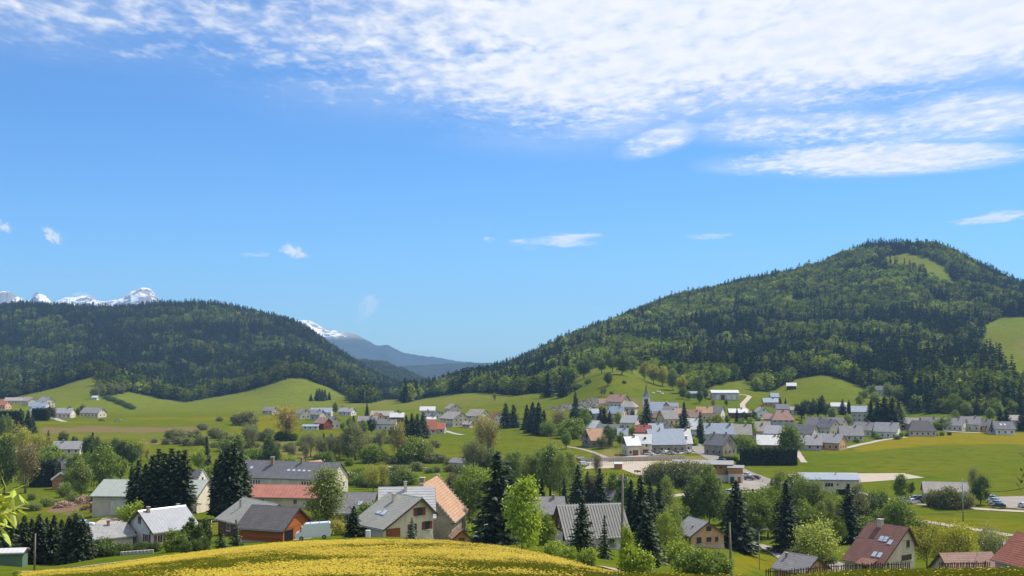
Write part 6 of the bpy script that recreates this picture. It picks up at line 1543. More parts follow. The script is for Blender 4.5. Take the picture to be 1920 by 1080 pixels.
# left side
T('broad_spruce', DK, [(38, 814, 48), (52, 813, 44), (60, 812, 34), (30, 814, 34)], 'dark fir in the clump before the far left hamlet', 'fir clump before the left hamlet', 1.0, 350)
HEDGE(20, 786, 16, 4, 5, 4, (.030, .046, .020), 'clipped dark hedge at the far left below the hamlet', 500)
HEDGE(76, 789, 10, 4, 7.5, 0, (.030, .046, .020), 'taller clipped dark hedge below the blue-grey sheds', 500)
T('round_tree', DK, [(92, 788, 24)], 'dark tree right of the taller clipped hedge', None, .9, 500)
T('budding_tree', BU, [(101, 788, 26)], 'brownish bare tree right of the clipped hedges', None, .9, 500)
T('round_tree', DG, [(130, 776, 14), (147, 780, 15), (155, 779, 20), (114, 774, 9)], 'small dark tree among the far left hamlet houses', 'trees among the left hamlet houses', .8, 600)
T('columnar', SG, [(3, 816, 36), (8, 817, 34), (13, 816, 38), (19, 815, 32)], 'thin poplar in the short row at the left edge', 'poplar row at the left edge', .5, 350)
T('slim_spruce', DK, [(90, 842, 36), (97, 846, 24)], 'slim dark conifer behind the pale willows', 'slim conifers behind the willows', 1.2, 300)
T('budding_tree', YGR, [(38, 858, 62), (68, 862, 52), (84, 858, 40), (14, 850, 40)], 'pale yellow-green willow on the left side of the valley', 'pale willows on the left', 1.3, 300)
T('budding_tree', (.260, .215, .062), [(47, 925, 104)], 'tall olive-brown budding tree before the pale willows', None, 1.0, 240)
T('round_tree', DG, [(8, 928, 100), (22, 905, 60)], 'dark green tree mass at the left picture edge', 'dark trees at the left edge', .6, 240)
T('round_tree', DG, [(20, 850, 34)], 'dark round tree left of the pale willows', None, .8, 300)
HEDGE(84, 912, 8.6, 5, 8.0, 0, (.030, .046, .020), 'tall clipped hedge block left of the timber hut', 240)
T('round_tree', DG, [(118, 834, 24), (140, 836, 18)], 'dark round tree behind the long bungalow', 'dark trees behind the bungalow', 1.0, 350)
T('round_tree', DG, [(165, 876, 58), (184, 862, 40)], 'dark green tree right of the slate cottage', 'dark trees right of the slate cottage', .7, 300)
T('slim_spruce', DK, [(173, 862, 52)], 'dark spruce tip right of the long bungalow', None, 1.2, 300)
T('round_tree', DG, [(212, 868, 42), (230, 872, 46), (248, 872, 40), (200, 872, 40)], 'dark bushy tree in the thicket above the off-white building', 'dark thicket above the off-white building', 1.0, 300)
T('budding_tree', YGR, [(264, 866, 42), (276, 864, 30)], 'yellowish budding tree above the off-white building', 'yellowish trees above the off-white building', 1.0, 300)
T('round_tree', GR, [(196, 922, 82), (176, 912, 62)], 'full green tree left of the off-white building', 'full green trees left of the off-white building', .75, 250)
T('round_tree', SG, [(152, 936, 70), (132, 920, 40)], 'soft green tree right of the timber hut', 'soft green trees right of the hut', .85, 230)
T('round_tree', GR, [(225, 905, 50)], 'green tree touching the left end of the off-white building', None, .9, 270)
T('bush', SG, [(122, 932, 28), (138, 942, 20), (60, 938, 16)], 'grey-green bush at the edge of the left meadow', 'bushes of the left meadow', .9, 220)
T('bush', DG, [(190, 948, 34)], 'dark bush at the left corner of the workshop', None, .8, 220)
T('bush', SG, [(143, 986, 28)], 'small green bush beside the dirt yard', None, .8, 180)
T('bush', FR, [(32, 1082, 16)], 'little bright bush beside the farm lane', None, 1, 105)

T('round_tree', GR, [(1120, 812, 20), (1152, 820, 18), (1196, 796, 18), (1222, 816, 16), (1268, 812, 18), (1296, 802, 16), (1330, 800, 18), (1364, 796, 18), (1420, 800, 20), (1476, 812, 18), (1488, 824, 22), (1500, 806, 16), (1580, 812, 16), (1610, 812, 14), (1640, 822, 14), (1690, 822, 12), (1765, 806, 16), (1840, 804, 14)],
  'small green garden tree squeezed between village roofs', 'garden trees between the village roofs', .9, 300)
T('bush', GR, [(1100, 826, 14), (1134, 826, 12), (1176, 812, 10), (1240, 826, 10), (1322, 812, 14), (1378, 832, 14), (1412, 838, 16), (1462, 838, 14), (1486, 846, 16), (1540, 824, 12), (1572, 842, 10), (1606, 830, 9), (1648, 824, 9), (1682, 824, 9)],
  'low green garden bush among the village houses', 'garden bushes among the village houses', 1.1, 300)
T('feathery_tree', SG, [(1040, 905, 70), (1068, 912, 64), (1018, 900, 60)], 'light feathery tree left of the play court', 'feathery trees left of the play court', 1.0, 300)
T('round_tree', GR, [(1356, 985, 62), (1398, 978, 58), (1352, 960, 44)], 'green tree crowding the broad dark spruce', 'green trees around the broad spruce', .9, 240)
T('bush', GR, [(1240, 1000, 44), (1262, 985, 40), (1222, 990, 36)], 'green thicket bush left of the tan chalet', 'thicket bushes left of the tan chalet', 1.0, 210)
T('feathery_tree', SG, [(1556, 1000, 66), (1574, 998, 58), (1538, 1002, 60)], 'soft green tree above the slim trees by the brown roof', 'soft trees above the brown roof', .9, 240)
T('bush', GR, [(1430, 948, 30), (1460, 958, 26), (1490, 955, 28), (1412, 940, 20)], 'green roadside bush near the village square', 'roadside bushes near the square', 1.0, 300)

def HR(kind, tint, line, n, h0, h1_, label, group, wide=1.0, ymin=150):
    us = np.array([q[0] for q in line], float); vs = np.array([q[1] for q in line], float)
    t_ = np.linspace(0, 1, n) + np.array([((k * 37) % 11 - 5) / 11 * .5 / n for k in range(n)])
    t_ = np.clip(t_, 0, 1); s_ = np.linspace(0, 1, len(us))
    pts = [(float(np.interp(a, s_, us)), float(np.interp(a, s_, vs)) + ((k * 53) % 7 - 3) * .7, h0 + (h1_ - h0) * (((k * 29) % 13) / 12)) for k, a in enumerate(t_)]
    T(kind, tint, pts, label, group, wide, ymin)
HR('bush', GY, [(290, 832), (430, 838), (565, 846)], 14, 9, 20, 'olive bush in the hedgerow crossing the left valley', 'hedgerow crossing the left valley', 1.1, 350)
HR('budding_tree', GY, [(548, 868), (640, 858), (712, 850)], 8, 34, 52, 'thin budding tree of the stream hedge', 'budding trees of the stream hedge', 1.0, 330)
HR('bush', GR, [(636, 908), (700, 914), (764, 908)], 9, 18, 32, 'green bush in the thicket left of the stone barn', 'thicket left of the stone barn', 1.0, 220)
HR('bush', GY, [(700, 888), (780, 884), (862, 888)], 9, 9, 18, 'low olive bush along the stream path', 'bushes along the stream path', 1.1, 300)
HR('bush', SG, [(925, 908), (990, 898), (1064, 904)], 9, 24, 42, 'soft green bush in the thicket beyond the big ash', 'thicket beyond the big ash', 1.0, 280)
HR('round_tree', GR, [(1392, 992), (1440, 988), (1500, 990), (1560, 990)], 8, 48, 70, 'green tree in the belt between the big spruces and the blue roof', 'tree belt before the blue roof hall', .8, 230)
HR('round_tree', SG, [(92, 884), (130, 898), (172, 908)], 6, 34, 52, 'soft green tree beside the timber hut', 'soft trees beside the timber hut', .9, 280)
HR('bush', GR, [(318, 908), (392, 902)], 5, 18, 30, 'green bush behind the stepped white gable', 'bushes behind the stepped gable', 1.0, 290)
HR('bush', SG, [(10, 962), (60, 958), (104, 946)], 6, 10, 20, 'small green bush on the left meadow', 'small bushes on the left meadow', 1.0, 200)
HR('bush', GR, [(1140, 1030), (1160, 1008), (1180, 990)], 5, 24, 40, 'green bush right beside the ribbed roof house', 'bushes right of the ribbed roof', 1.0, 160)
HR('bush', GR, [(420, 872), (480, 866), (520, 872)], 6, 18, 32, 'green bush behind the ridge of the long slate block', 'bushes behind the slate block', 1.0, 350)
HR('bush', DG, [(700, 960), (716, 970), (735, 962)], 4, 22, 34, 'dark bush in the gap behind the cream house', 'dark bushes behind the cream house', 1.0, 185)
HR('oval_tree', FR, [(915, 968), (925, 950), (905, 945)], 3, 50, 60, 'fresh green tree crowding the left of the biggest spruce', 'fresh trees left of the biggest spruce', .9, 200)
HR('bush', GR, [(1600, 1000), (1650, 985), (1712, 1006)], 5, 24, 38, 'green bush around the back of the steep brown roof', 'bushes around the brown roof', 1.0, 225)
HR('bush', SG, [(470, 905), (462, 890), (450, 880)], 3, 26, 34, 'olive bush at the left end of the slate block', 'bushes left of the slate block', 1.0, 300)
HR('bush', GR, [(20, 880), (60, 872), (110, 862)], 6, 16, 30, 'green bush among the pale willows', 'bushes among the pale willows', 1.0, 350)
HR('bush', GY, [(560, 838), (640, 826), (740, 834), (820, 840)], 12, 9, 18, 'tiny olive bush on the rough mid valley meadow', 'tiny bushes of the mid valley', 1.2, 400)
# ------------------------------------------------------------------ vehicles
tinted('car_paint', .25, .5, 0, .6); plain('tyre', (.02, .02, .02), .9, .1); plain('rim', (.45, .45, .46), .3, .6, .7); plain('car_glass', (.02, .024, .03), .08, .7); plain('lamp_white', (.8, .8, .76), .2, .6); plain('lamp_red', (.4, .02, .015), .3, .5)
def hull(profile, half, tuck=.12):
    """side profile [(x,z)...] extruded across, the roof pulled in"""
    zs = [p[1] for p in profile]; zm = max(zs)
    v = []
    for s_ in (-1, 1):
        for x, z in profile:
            k = half - tuck * max(0, (z - .75) / (zm - .75)) if z > .75 else half
            v.append((x, s_ * k, z))
    n = len(profile)
    f = [tuple(range(n)), tuple(range(2 * n - 1, n - 1, -1))] + [(i, n + i, n + (i + 1) % n, (i + 1) % n) for i in range(n)]
    return v, f
def wheel_meshes():
    def disc(r, w, n, mat, name):
        v = [(r * math.cos(2 * math.pi * k / n), s_ * w / 2, r * math.sin(2 * math.pi * k / n)) for s_ in (-1, 1) for k in range(n)]
        f = [tuple(range(n)), tuple(range(2 * n - 1, n - 1, -1))] + [(k, n + k, n + (k + 1) % n, (k + 1) % n) for k in range(n)]
        return mesh_np(name, v, f, [MATS[mat]])
    return disc(.32, .2, 16, 'tyre', 'tyre'), disc(.2, .22, 10, 'rim', 'rim')
TY, RI = wheel_meshes()
CARP = [(-2.05, .35), (-2.08, .62), (-1.98, .92), (-1.72, 1.0), (-1.25, 1.42), (.35, 1.46), (1.02, .98), (1.85, .84), (2.08, .62), (2.1, .35)]
VANP = [(-2.55, .38), (-2.6, .9), (-2.55, 2.25), (-2.3, 2.36), (1.05, 2.36), (1.35, 2.2), (1.85, 1.28), (2.45, 1.1), (2.6, .8), (2.6, .38)]
MINIP = [(-2.0, .36), (-2.04, .9), (-1.95, 1.62), (-1.7, 1.78), (.55, 1.78), (1.05, 1.18), (1.75, 1.02), (2.05, .75), (2.06, .36)]
def side_windows(rows, half):
    out = []
    for s_ in (-1, 1):
        for q in rows:
            v = [(x, s_ * (half - .12 * max(0, (z - .75)) / .75 + .012), z) for x, z in q]
            out.append((v, [tuple(range(len(q))) if s_ < 0 else tuple(reversed(range(len(q))))]))
    return out
def car_kit(profile, half, sidew, front, rear, wx):
    kit = []
    v, f = hull(profile, half)
    kit.append(('body', mesh_np('body', v, f, [MATS['car_paint']]), None))
    for vv, ff in side_windows(sidew, half): kit.append(('window', mesh_np('window', vv, ff, [MATS['car_glass']]), None))
    for nm, (x0, z0, x1, z1) in (('windscreen', front), ('rear_window', rear)):
        if x0 is None: continue
        w0, w1 = half - .12, half - .2
        d = .02 if nm == 'windscreen' else -.02
        vv = [(x0 + d, -w0, z0), (x0 + d, w0, z0), (x1 + d, w1, z1 + .01), (x1 + d, -w1, z1 + .01)]
        kit.append((nm, mesh_np(nm, vv, [(0, 1, 2, 3)], [MATS['car_glass']]), None))
    return kit, wx, half
KITS = {'car': car_kit(CARP, .85, [[(-1.15, .98), (-.35, .98), (-.35, 1.36), (-1.02, 1.36)], [(-.25, .98), (.85, .98), (.32, 1.37), (-.25, 1.37)]], (1.02, .98, .35, 1.44), (-1.72, 1.0, -1.25, 1.4), (1.3, -1.28)),
        'van': car_kit(VANP, 1.0, [[(.75, 1.3), (1.65, 1.3), (1.22, 2.05), (.75, 2.05)], [(-1.0, 1.55), (-.15, 1.55), (-.15, 2.0), (-1.0, 2.0)]], (1.85, 1.3, 1.36, 2.18), (-2.58, 1.3, -2.56, 2.0), (1.7, -1.6)),
        'minivan': car_kit(MINIP, .86, [[(-.1, 1.12), (.95, 1.12), (.52, 1.66), (-.1, 1.66)], [(-1.8, 1.12), (-.95, 1.12), (-.95, 1.6), (-1.75, 1.6)]], (1.05, 1.18, .56, 1.74), (-2.03, 1.05, -1.96, 1.58), (1.35, -1.3))}
def vehicle(kind, u, v, rot, color, label, group=None, Y=None, name=None, extra=None):
    p = at_depth(u, Y) if Y else ground_at(u, v, 60)
    kit, wx, half = KITS[kind]
    # follow the slope under the wheels
    d = Vector((math.cos(math.radians(rot)), math.sin(math.radians(rot))))
    s_ = (h1(p.x + d.x * 1.4, p.y + d.y * 1.4) - h1(p.x - d.x * 1.4, p.y - d.y * 1.4)) / 2.8
    root = ob(name or {'car': 'parked_car', 'van': 'white_van', 'minivan': 'small_van'}[kind], None, None, p + Vector((0, 0, .12)), label=label, cat='van' if 'van' in kind else 'car', group=group)
    root.rotation_euler = (0, -math.atan(s_), math.radians(rot))
    for nm, me_, _ in kit: ob(nm, me_, root, color=color if nm == 'body' else None)
    for x in wx:
        for sy in (-1, 1):
            w = ob('wheel', TY, root, (x, sy * (half - .08), .32)); ob('rim', RI, w)
    L_ = 2.6 if kind == 'van' else 2.06
    for sy in (-1, 1):
        block('headlight', root, 'lamp_white', (L_ - .06, sy * (half - .25), .66), (.1, .32, .16)); block('tail_light', root, 'lamp_red', (-L_ + .05, sy * (half - .14), .75), (.1, .16, .3))
    block('bumper', root, 'tyre', (L_ + .0, 0, .36), (.14, half * 1.9, .2)); block('bumper', root, 'tyre', (-L_ + .0, 0, .36), (.14, half * 1.9, .2))
    for sy in (-1, 1): block('mirror', root, 'tyre', (.85 if kind != 'van' else 1.7, sy * (half + .08), 1.05 if kind != 'van' else 1.35), (.12, .18, .16))
    return root
van = vehicle('van', 588, 0, 186, (.72, .74, .75), 'white high-roofed van parked beside the orange chalet', Y=174)
for x in (-2.3, -1.0, .3):
    block('roof_bar', van, 'zinc', (x, 0, 2.38), (.08, 1.5, .1))
block('ladder', van, 'zinc', (-2.66, -.4, 1.0), (.06, .08, 1.5)); block('ladder', van, 'zinc', (-2.66, -.1, 1.0), (.06, .08, 1.5))
WHITE, SILV, BLUE, DARK = (.68, .69, .70), (.42, .43, .45), (.05, .09, .22), (.025, .03, .04)
vehicle('minivan', 1556, 1063, 150, WHITE, 'small white van with dark rear windows outside the steep brown roof house', Y=205)
vehicle('minivan', 1575, 1058, 165, SILV, 'grey van parked right of the small white van', Y=212)
vehicle('car', 1612, 1068, 176, WHITE, 'white car below the entrance of the steep brown roof house', Y=196)
vehicle('minivan', 893, 970, 100, BLUE, 'dark blue van on the drive behind the stone barn', Y=232)
vehicle('car', 874, 972, 75, SILV, 'silver car at the corner of the stone barn', Y=214)
vehicle('car', 905, 972, 20, (.40, .48, .22), 'pale green car right of the dark blue van', Y=236)
vehicle('car', 914, 968, 70, SILV, 'grey car half hidden by the dark spruce on the drive', Y=226)
vehicle('car', 180, 978, 170, DARK, 'dark pickup-like car on the dirt yard before the workshop', Y=222)
vehicle('minivan', 158, 970, 10, WHITE, 'white van among the junk of the dirt yard', Y=232)
for u, v, r, c, lb in [(1217, 854, 150, WHITE, 'white car leftmost in the row before the great stone barn'), (1228, 852, 140, BLUE, 'blue car second from left before the great stone barn'), (1238, 852, 140, (.3, .36, .28), 'grey-green car third from left before the great stone barn'),
                       (1247, 851, 120, WHITE, 'white car fourth from left before the great stone barn'), (1256, 852, 140, (.4, .34, .27), 'beige car fifth from left before the great stone barn'), (1266, 850, 150, (.05, .07, .12), 'dark blue car near the right end of the stone barn'),
                       (1290, 850, 110, WHITE, 'white car at the street corner right of the stone barn'),
                       (1698, 942, 10, SILV, 'silver car leftmost beside the meadow barn'), (1712, 945, 20, WHITE, 'white car in front of the cluster beside the meadow barn'), (1717, 938, 15, SILV, 'silver car behind the white one beside the meadow barn'), (1727, 939, 15, (.10, .16, .26), 'blue car right in the cluster beside the meadow barn'),
                       (1858, 938, 150, (.35, .45, .55), 'pale blue car farthest back on the car park'), (1863, 943, 150, WHITE, 'white car second from the back on the car park'), (1867, 948, 150, SILV, 'silver car third from the back on the car park'), (1872, 953, 160, DARK, 'dark car nearest on the car park'),
                       (1919, 952, 90, WHITE, 'white car at the right picture edge on the car park'), (1093, 866, 5, SILV, 'grey camper beside the orange hut'), (1096, 874, 20, WHITE, 'white car below the grey camper'),
                       (1398, 894, 140, WHITE, 'white car at the timber hall corner'), (1415, 899, 150, (.16, .05, .03), 'dark red car on the village square'), (1404, 901, 150, DARK, 'dark car on the village square'), (1352, 866, 150, DARK, 'dark car driving on the village street'),
                       (191, 790, 10, (.22, .05, .04), 'red farm car in the far left meadow'), (221, 790, 10, (.5, .45, .4), 'pale farm car right of the red one in the far left meadow'), (1364, 927, 170, SILV, 'grey car on the road below the timber hall'), (1610, 934, 165, SILV, 'silver car on the meadow road by the blue roof hall'),
                       (1645, 940, 168, WHITE, 'white car half hidden on the meadow road')]:
    vehicle('minivan' if 'camper' in lb else 'car', u, v, r, c, lb, None)

# ------------------------------------------------------------------ poles, lamps and wires
plain('pole_wood', (.21, .185, .15), .95, .1, 0, .3, 3, 0, 8, True); plain('wire', (.02, .02, .02), .7, .3)
def pole(name, u, Y, h_, r, label, lean=0.0, mat='pole_wood', arm=False, cat='pole', lamp=False):
    p = at_depth(u, Y)
    root = ob(name, None, None, p, label=label, cat=cat)
    tb = Tubes(); tb.add([(0, 0, -1), (lean * .5 * h_, 0, h_ * .5), (lean * h_, 0, h_)], [r * 1.15, r, r * .75], 10)
    ob('shaft', tb.mesh('shaft', MATS[mat]), root)
    if arm:
        block('cross_arm', root, 'zinc', (lean * h_, 0, h_ - .5), (.9, .08, .08))
        for s_ in (-.4, 0, .4): block('insulator', root, 'lamp_white', (lean * h_ + s_, 0, h_ - .42), (.07, .07, .16))
    if lamp:
        ta = Tubes(); ta.add([(0, 0, h_), (.5, 0, h_ + .35), (1.3, 0, h_ + .45)], [.05, .045, .04], 6)
        ob('arm', ta.mesh('arm', MATS['zinc']), root)
        block('lamp_head', root, 'zinc', (1.5, 0, h_ + .38), (.7, .26, .14)); block('lens', root, 'lamp_white', (1.5, 0, h_ + .33), (.55, .2, .05))
    return p + Vector((lean * h_, 0, h_))
tA = pole('telephone_pole', 1166, 97, 8.3, .115, 'tall weathered wooden pole at the edge of the yellow meadow', .012, arm=True)
tB = pole('telephone_pole', 1371, 150, 6.9, .15, 'leaning wooden pole left of the curving hillside road', -.02)
pole('telephone_pole', 1133, 188, 5.6, .09, 'thin dark pole before the ribbed grey roof')
tC = pole('power_pole', 1806, 322, 11.5, .16, 'grey power pole in the flowery meadow before the barn', 0, 'zinc', True)
pole('fence_post', 64, 118, 4.0, .09, 'thin wooden post before the dark hedge at the lower left', .01)
pole('chimney_post', 397, 262, 8.2, .42, 'tall dark square-looking post at the right end of the workshop', 0, 'stone_dark')
pole('yard_pole', 868, 214, 6.0, .07, 'thin green pole beside the stone barn', 0, 'shutter_green')
pole('yard_pole', 1245, 425, 11, .09, 'pale mast left of the timber hall', 0, 'zinc')
pole('yard_pole', 1326, 398, 9, .09, 'thin mast before the roof of the timber hall', 0, 'zinc')
pole('street_lamp', 1424, 238, 7.6, .07, 'street lamp beside the big dark spruce', 0, 'zinc', cat='lamp', lamp=True)
pole('street_lamp', 1510, 196, 6.4, .07, 'street lamp in front of the pale fruit tree', 0, 'zinc', cat='lamp', lamp=True)
pole('street_lamp', 1160, 470, 8, .08, 'street lamp by the play court', 0, 'zinc', cat='lamp', lamp=True)
pole('street_lamp', 1282, 505, 8, .08, 'street lamp at the end of the upper street', 0, 'zinc', cat='lamp', lamp=True)
pole('far_mast', 684, 1150, 12, .14, 'tiny grey mast in the far meadow', 0, 'zinc')
def at_px(u, v, Y):
    z = z_of(Y, v); return Vector((x_of(u, Y, z), Y, z))
def wire(a, b, sag, r, label):
    tb = Tubes(); n = 24
    pts = []
    for k in range(n + 1):
        s_ = k / n; q = a.lerp(b, s_); q.z -= sag * 4 * s_ * (1 - s_); pts.append(tuple(q))
    tb.add(pts, [r] * (n + 1), 5)
    ob('overhead_wire', tb.mesh('overhead_wire', MATS['wire']), label=label, cat='wire')
offR = at_px(2060, 868, 92)
wire(tA, tB, 1.0, .014, 'wire from the tall weathered pole to the leaning pole')
wire(tB, at_px(2050, 1010, 128), 1.2, .016, 'thin wire crossing the steep brown roof')
wire(tC + Vector((0, 0, -.4)), offR, 2.6, .045, 'thick dark cable rising to the right picture edge')
wire(tA, at_px(2040, 930, 110), 2.4, .013, 'thin wire stretched across the tree tops on the right')
wire(tA, at_px(1050, 945, 203) + Vector((0, 0, .3)), .5, .014, 'service wire from the tall weathered pole to the ribbed roof')

# ------------------------------------------------------------------ picket fence on the near bank
plain('picket_wood', (.105, .070, .046), .95, .1, 0, .35, 5)
def picket_fence(u0, u1, Y, label):
    a, b = at_depth(u0, Y), at_depth(u1, Y + 2)
    root = ob('picket_fence', None, None, a, label=label, cat='fence')
    n = int((b - a).length / .17)
    pv_ = [(-.035, -.012, -.3), (.035, -.012, -.3), (.035, -.012, .92), (0, -.012, 1.0), (-.035, -.012, .92)]
    pv_ = pv_ + [(x, .012, z) for x, y, z in pv_]
    pf = [(0, 1, 2, 3, 4), (9, 8, 7, 6, 5)] + [(i, 5 + i, 5 + (i + 1) % 5, (i + 1) % 5) for i in range(5)]
    pm = mesh_np('picket', pv_, pf, [MATS['picket_wood']])
    off = []
    for k in range(n + 1):
        q = a.lerp(b, k / n); q.z = h1(q.x, q.y)
        o = ob('picket', pm, root, q - a); o.rotation_euler = (random.uniform(-.04, .04), random.uniform(-.05, .05), 0)
        o.scale = (1, 1, random.uniform(.9, 1.08) * .92)
        off.append(q - a)
    for hz in (.3, .75):
        tb = Tubes(); tb.add([tuple(p + Vector((0, .03, hz))) for p in off[::6]], [.03] * len(off[::6]), 4)
        ob('rail', tb.mesh('rail', MATS['picket_wood']), root)
picket_fence(1436, 1706, 80, 'weathered picket fence on the bank before the brown shed')
picket_fence(1762, 1856, 82, 'picket fence below the yellow-green trees on the right')

# ------------------------------------------------------------------ yard heaps
plain('log_pale', (.42, .28, .21), .9, .1, 0, .3, 2); plain('log_brown', (.20, .115, .065), .9, .1, 0, .3, 2)
def log_heap(name, u, v, wx, wy, hz, n, label, mat, seed, ymin=150):
    p = ground_at(u, v, ymin); r = np.random.default_rng(seed)
    root = ob(name, None, None, p, label=label, cat='log pile')
    tb = Tubes()
    for _ in range(n):
        a = r.uniform(-1, 1, 2); q = 1 - min(1, (a ** 2).sum())
        if q <= 0: continue
        c = np.array([a[0] * wx, a[1] * wy, r.uniform(0, 1) * hz * q ** .6])
        d = rand_dirs(r, 1)[0] * np.array([1, 1, .35]); ln = r.uniform(.4, .8)
        tb.add([c - d * ln / 2, c + d * ln / 2], [r.uniform(.09, .17)] * 2, 6)
    o = ob('logs', tb.mesh('logs', MATS[mat], False), root); o['kind'] = 'stuff'
log_heap('firewood_heap', 122, 951, 3.4, 2.2, 1.8, 420, 'long heap of pale pinkish firewood on the dirt yard', 'log_pale', 1)
log_heap('firewood_heap', 158, 944, 3.0, 2.0, 2.4, 380, 'taller heap of pale firewood right behind the long one', 'log_pale', 2)
log_heap('firewood_heap', 162, 956, 1.6, 1.2, 1.2, 150, 'small brown heap between firewood and timber stack', 'log_brown', 3)
def timber_stack(u, v):
    p = ground_at(u, v, 150)
    root = ob('timber_stack', None, None, p, math.radians(20), label='stack of brown sawn planks against the workshop end', cat='timber')
    for i in range(8):
        for j in range(7):
            block('plank', root, 'log_brown' if (i + j) % 3 else 'log_pale', ((random.uniform(-.15, .15)), -1.3 + j * .42, i * .3), (4.2, .38, .24))
timber_stack(186, 960)
def swing():
    p = at_depth(412, 214)
    root = ob('swing_frame', None, None, p, 0.3, label='pale swing frame on the grass behind the brown wooden house', cat='swing')
    for x in (-1.6, 1.6):
        for y in (-.7, .7):
            tb = Tubes(); tb.add([(x, y, -.2), (x * .92, 0, 2.2)], [.05, .05], 6); ob('leg', tb.mesh('leg', MATS['frame_white']), root)
    tb = Tubes(); tb.add([(-1.55, 0, 2.2), (1.55, 0, 2.2)], [.05, .05], 6); ob('top_bar', tb.mesh('top_bar', MATS['frame_white']), root)
    for x in (-.6, .6):
        sw = block('seat', root, 'wood_brown', (x, 0, .5), (.5, .2, .05))
        tb = Tubes(); tb.add([(x - .2, 0, .5), (x - .2, 0, 2.2)], [.012, .012], 4); tb.add([(x + .2, 0, .5), (x + .2, 0, 2.2)], [.012, .012], 4); ob('chain', tb.mesh('chain', MATS['zinc']), root)
swing()
# low stone wall in front of the white house: single stones
p0, p1 = ground_at(228, 1042, 125), ground_at(285, 1038, 125)
rw = ob('garden_wall', None, None, p0, label='low wall of pale stones below the white gabled house', cat='wall')
for k in range(26):
    q = p0.lerp(p1, k / 25); q.z = h1(q.x, q.y)
    for j in range(2):
        block('stone', rw, 'coping' if (k + j) % 3 else 'render_white', q - p0 + Vector((0, 0, -.1 + j * .3)), (random.uniform(.28, .44), .35, .32), random.uniform(-.2, .2))
block('meter_box', None, 'frame_white', at_depth(690, 160), (.6, .4, 1.0))['label'] = 'small white meter box at the meadow edge before the cream house'
bpy.context.scene.objects['meter_box']['category'] = 'box'

# ------------------------------------------------------------------ play court
house('kiosk', 'small kiosk with white roof on the play court', 'kiosk', 1159, ground_at(1159, 879, 300).y, 3.0, 2.6, 2.0, .4, 0, 'wood_tan', 'roof_glare_white', wins=[], oh=.4, og=.3)
house('orange_hut', 'bright orange timber hut left of the play court', 'hut', 1080, ground_at(1080, 873, 300).y, 3.4, 3.6, 2.4, .9, -88, 'wood_orange', 'roof_lilac', wins=[], oh=.2, og=.2, doors=[('r', 0, .1, 1.0, 1.9, 'door_brown')])
def post_row():
    for k, u in enumerate([1137, 1144, 1151, 1158, 1171, 1177, 1183, 1189, 1196, 1202, 1208]):
        v = 891 + (u - 1137) * .06
        p = ground_at(u, v, 300)
        root = ob('bollard', None, None, p, label=place_word(k, 11) + ' dark wooden bollard in the row on the grass before the play court', cat='bollard', group='bollards before the play court')
        tb = Tubes(); tb.add([(0, 0, -.2), (0, 0, .8)], [.16, .15], 8); ob('post', tb.mesh('post', MATS['wood_dark']), root)
        tb = Tubes(); tb.add([(0, 0, .8), (0, 0, .92)], [.2, .1], 8); ob('cap', tb.mesh('cap', MATS['wood_dark']), root)
post_row()
a, b = ground_at(1105, 866, 300), ground_at(1284, 862, 300)
rw = ob('retaining_wall', None, None, a, label='long mauve-grey retaining wall behind the play court', cat='wall')
n = 14
for k in range(n):
    q0, q1 = a.lerp(b, k / n), a.lerp(b, (k + 1) / n)
    m_ = (q0 + q1) / 2
    block('wall_panel', rw, 'render_rose', Vector((m_.x, m_.y, h1(m_.x, m_.y) - .5)) - a, ((q1 - q0).length - .02, .4, 2.2), math.atan2(b.y - a.y, b.x - a.x))
rc = ob('court_fence', None, None, a, label='tall wire fence around the play court', cat='fence')
for k in range(15):
    q = ground_at(1130 + k * 4.0, 872 - .1 * k, 300)
    block('post', rc, 'zinc', q - a, (.09, .09, 3.0))
    if k:
        m_ = (q + qp) / 2
        for hz in (1.0, 2.0, 2.95): block('rail', rc, 'zinc', m_ - a + Vector((0, 0, hz)), ((q - qp).length, .05, .05), math.atan2(q.y - qp.y, q.x - qp.x))
    qp = q
def benches():
    for k, (u, v, r) in enumerate(((1193, 887, 10), (1198, 888, 10), (1210, 888, -15), (1216, 885, -15))):
        p = ground_at(u, v, 300)
        root = ob('bench', None, None, p + Vector((0, 0, .1)), math.radians(r), label=place_word(k, 4) + ' small dark bench on the pale end of the play court', cat='bench', group='benches on the play court')
        block('seat', root, 'wood_dark', (0, 0, .42), (1.6, .45, .07)); block('backrest', root, 'wood_dark', (0, .24, .5), (1.6, .06, .42))
        for x in (-.65, .65): block('leg', root, 'zinc', (x, 0, 0), (.1, .4, .42))
benches()
house('tarpaulin_shed', 'shed covered with dark blue tarpaulin among the pale beeches', 'shed', 1299, ground_at(1299, 746, 500).y, 6, 5, 3.4, 1.2, -6, 'render_grey', 'roof_blue', wins=[])
block('tarpaulin', bpy.context.scene.objects['tarpaulin_shed'], 'wire' if False else 'shutter_green', (0, -2.56, 0), (5.9, .06, 3.3))

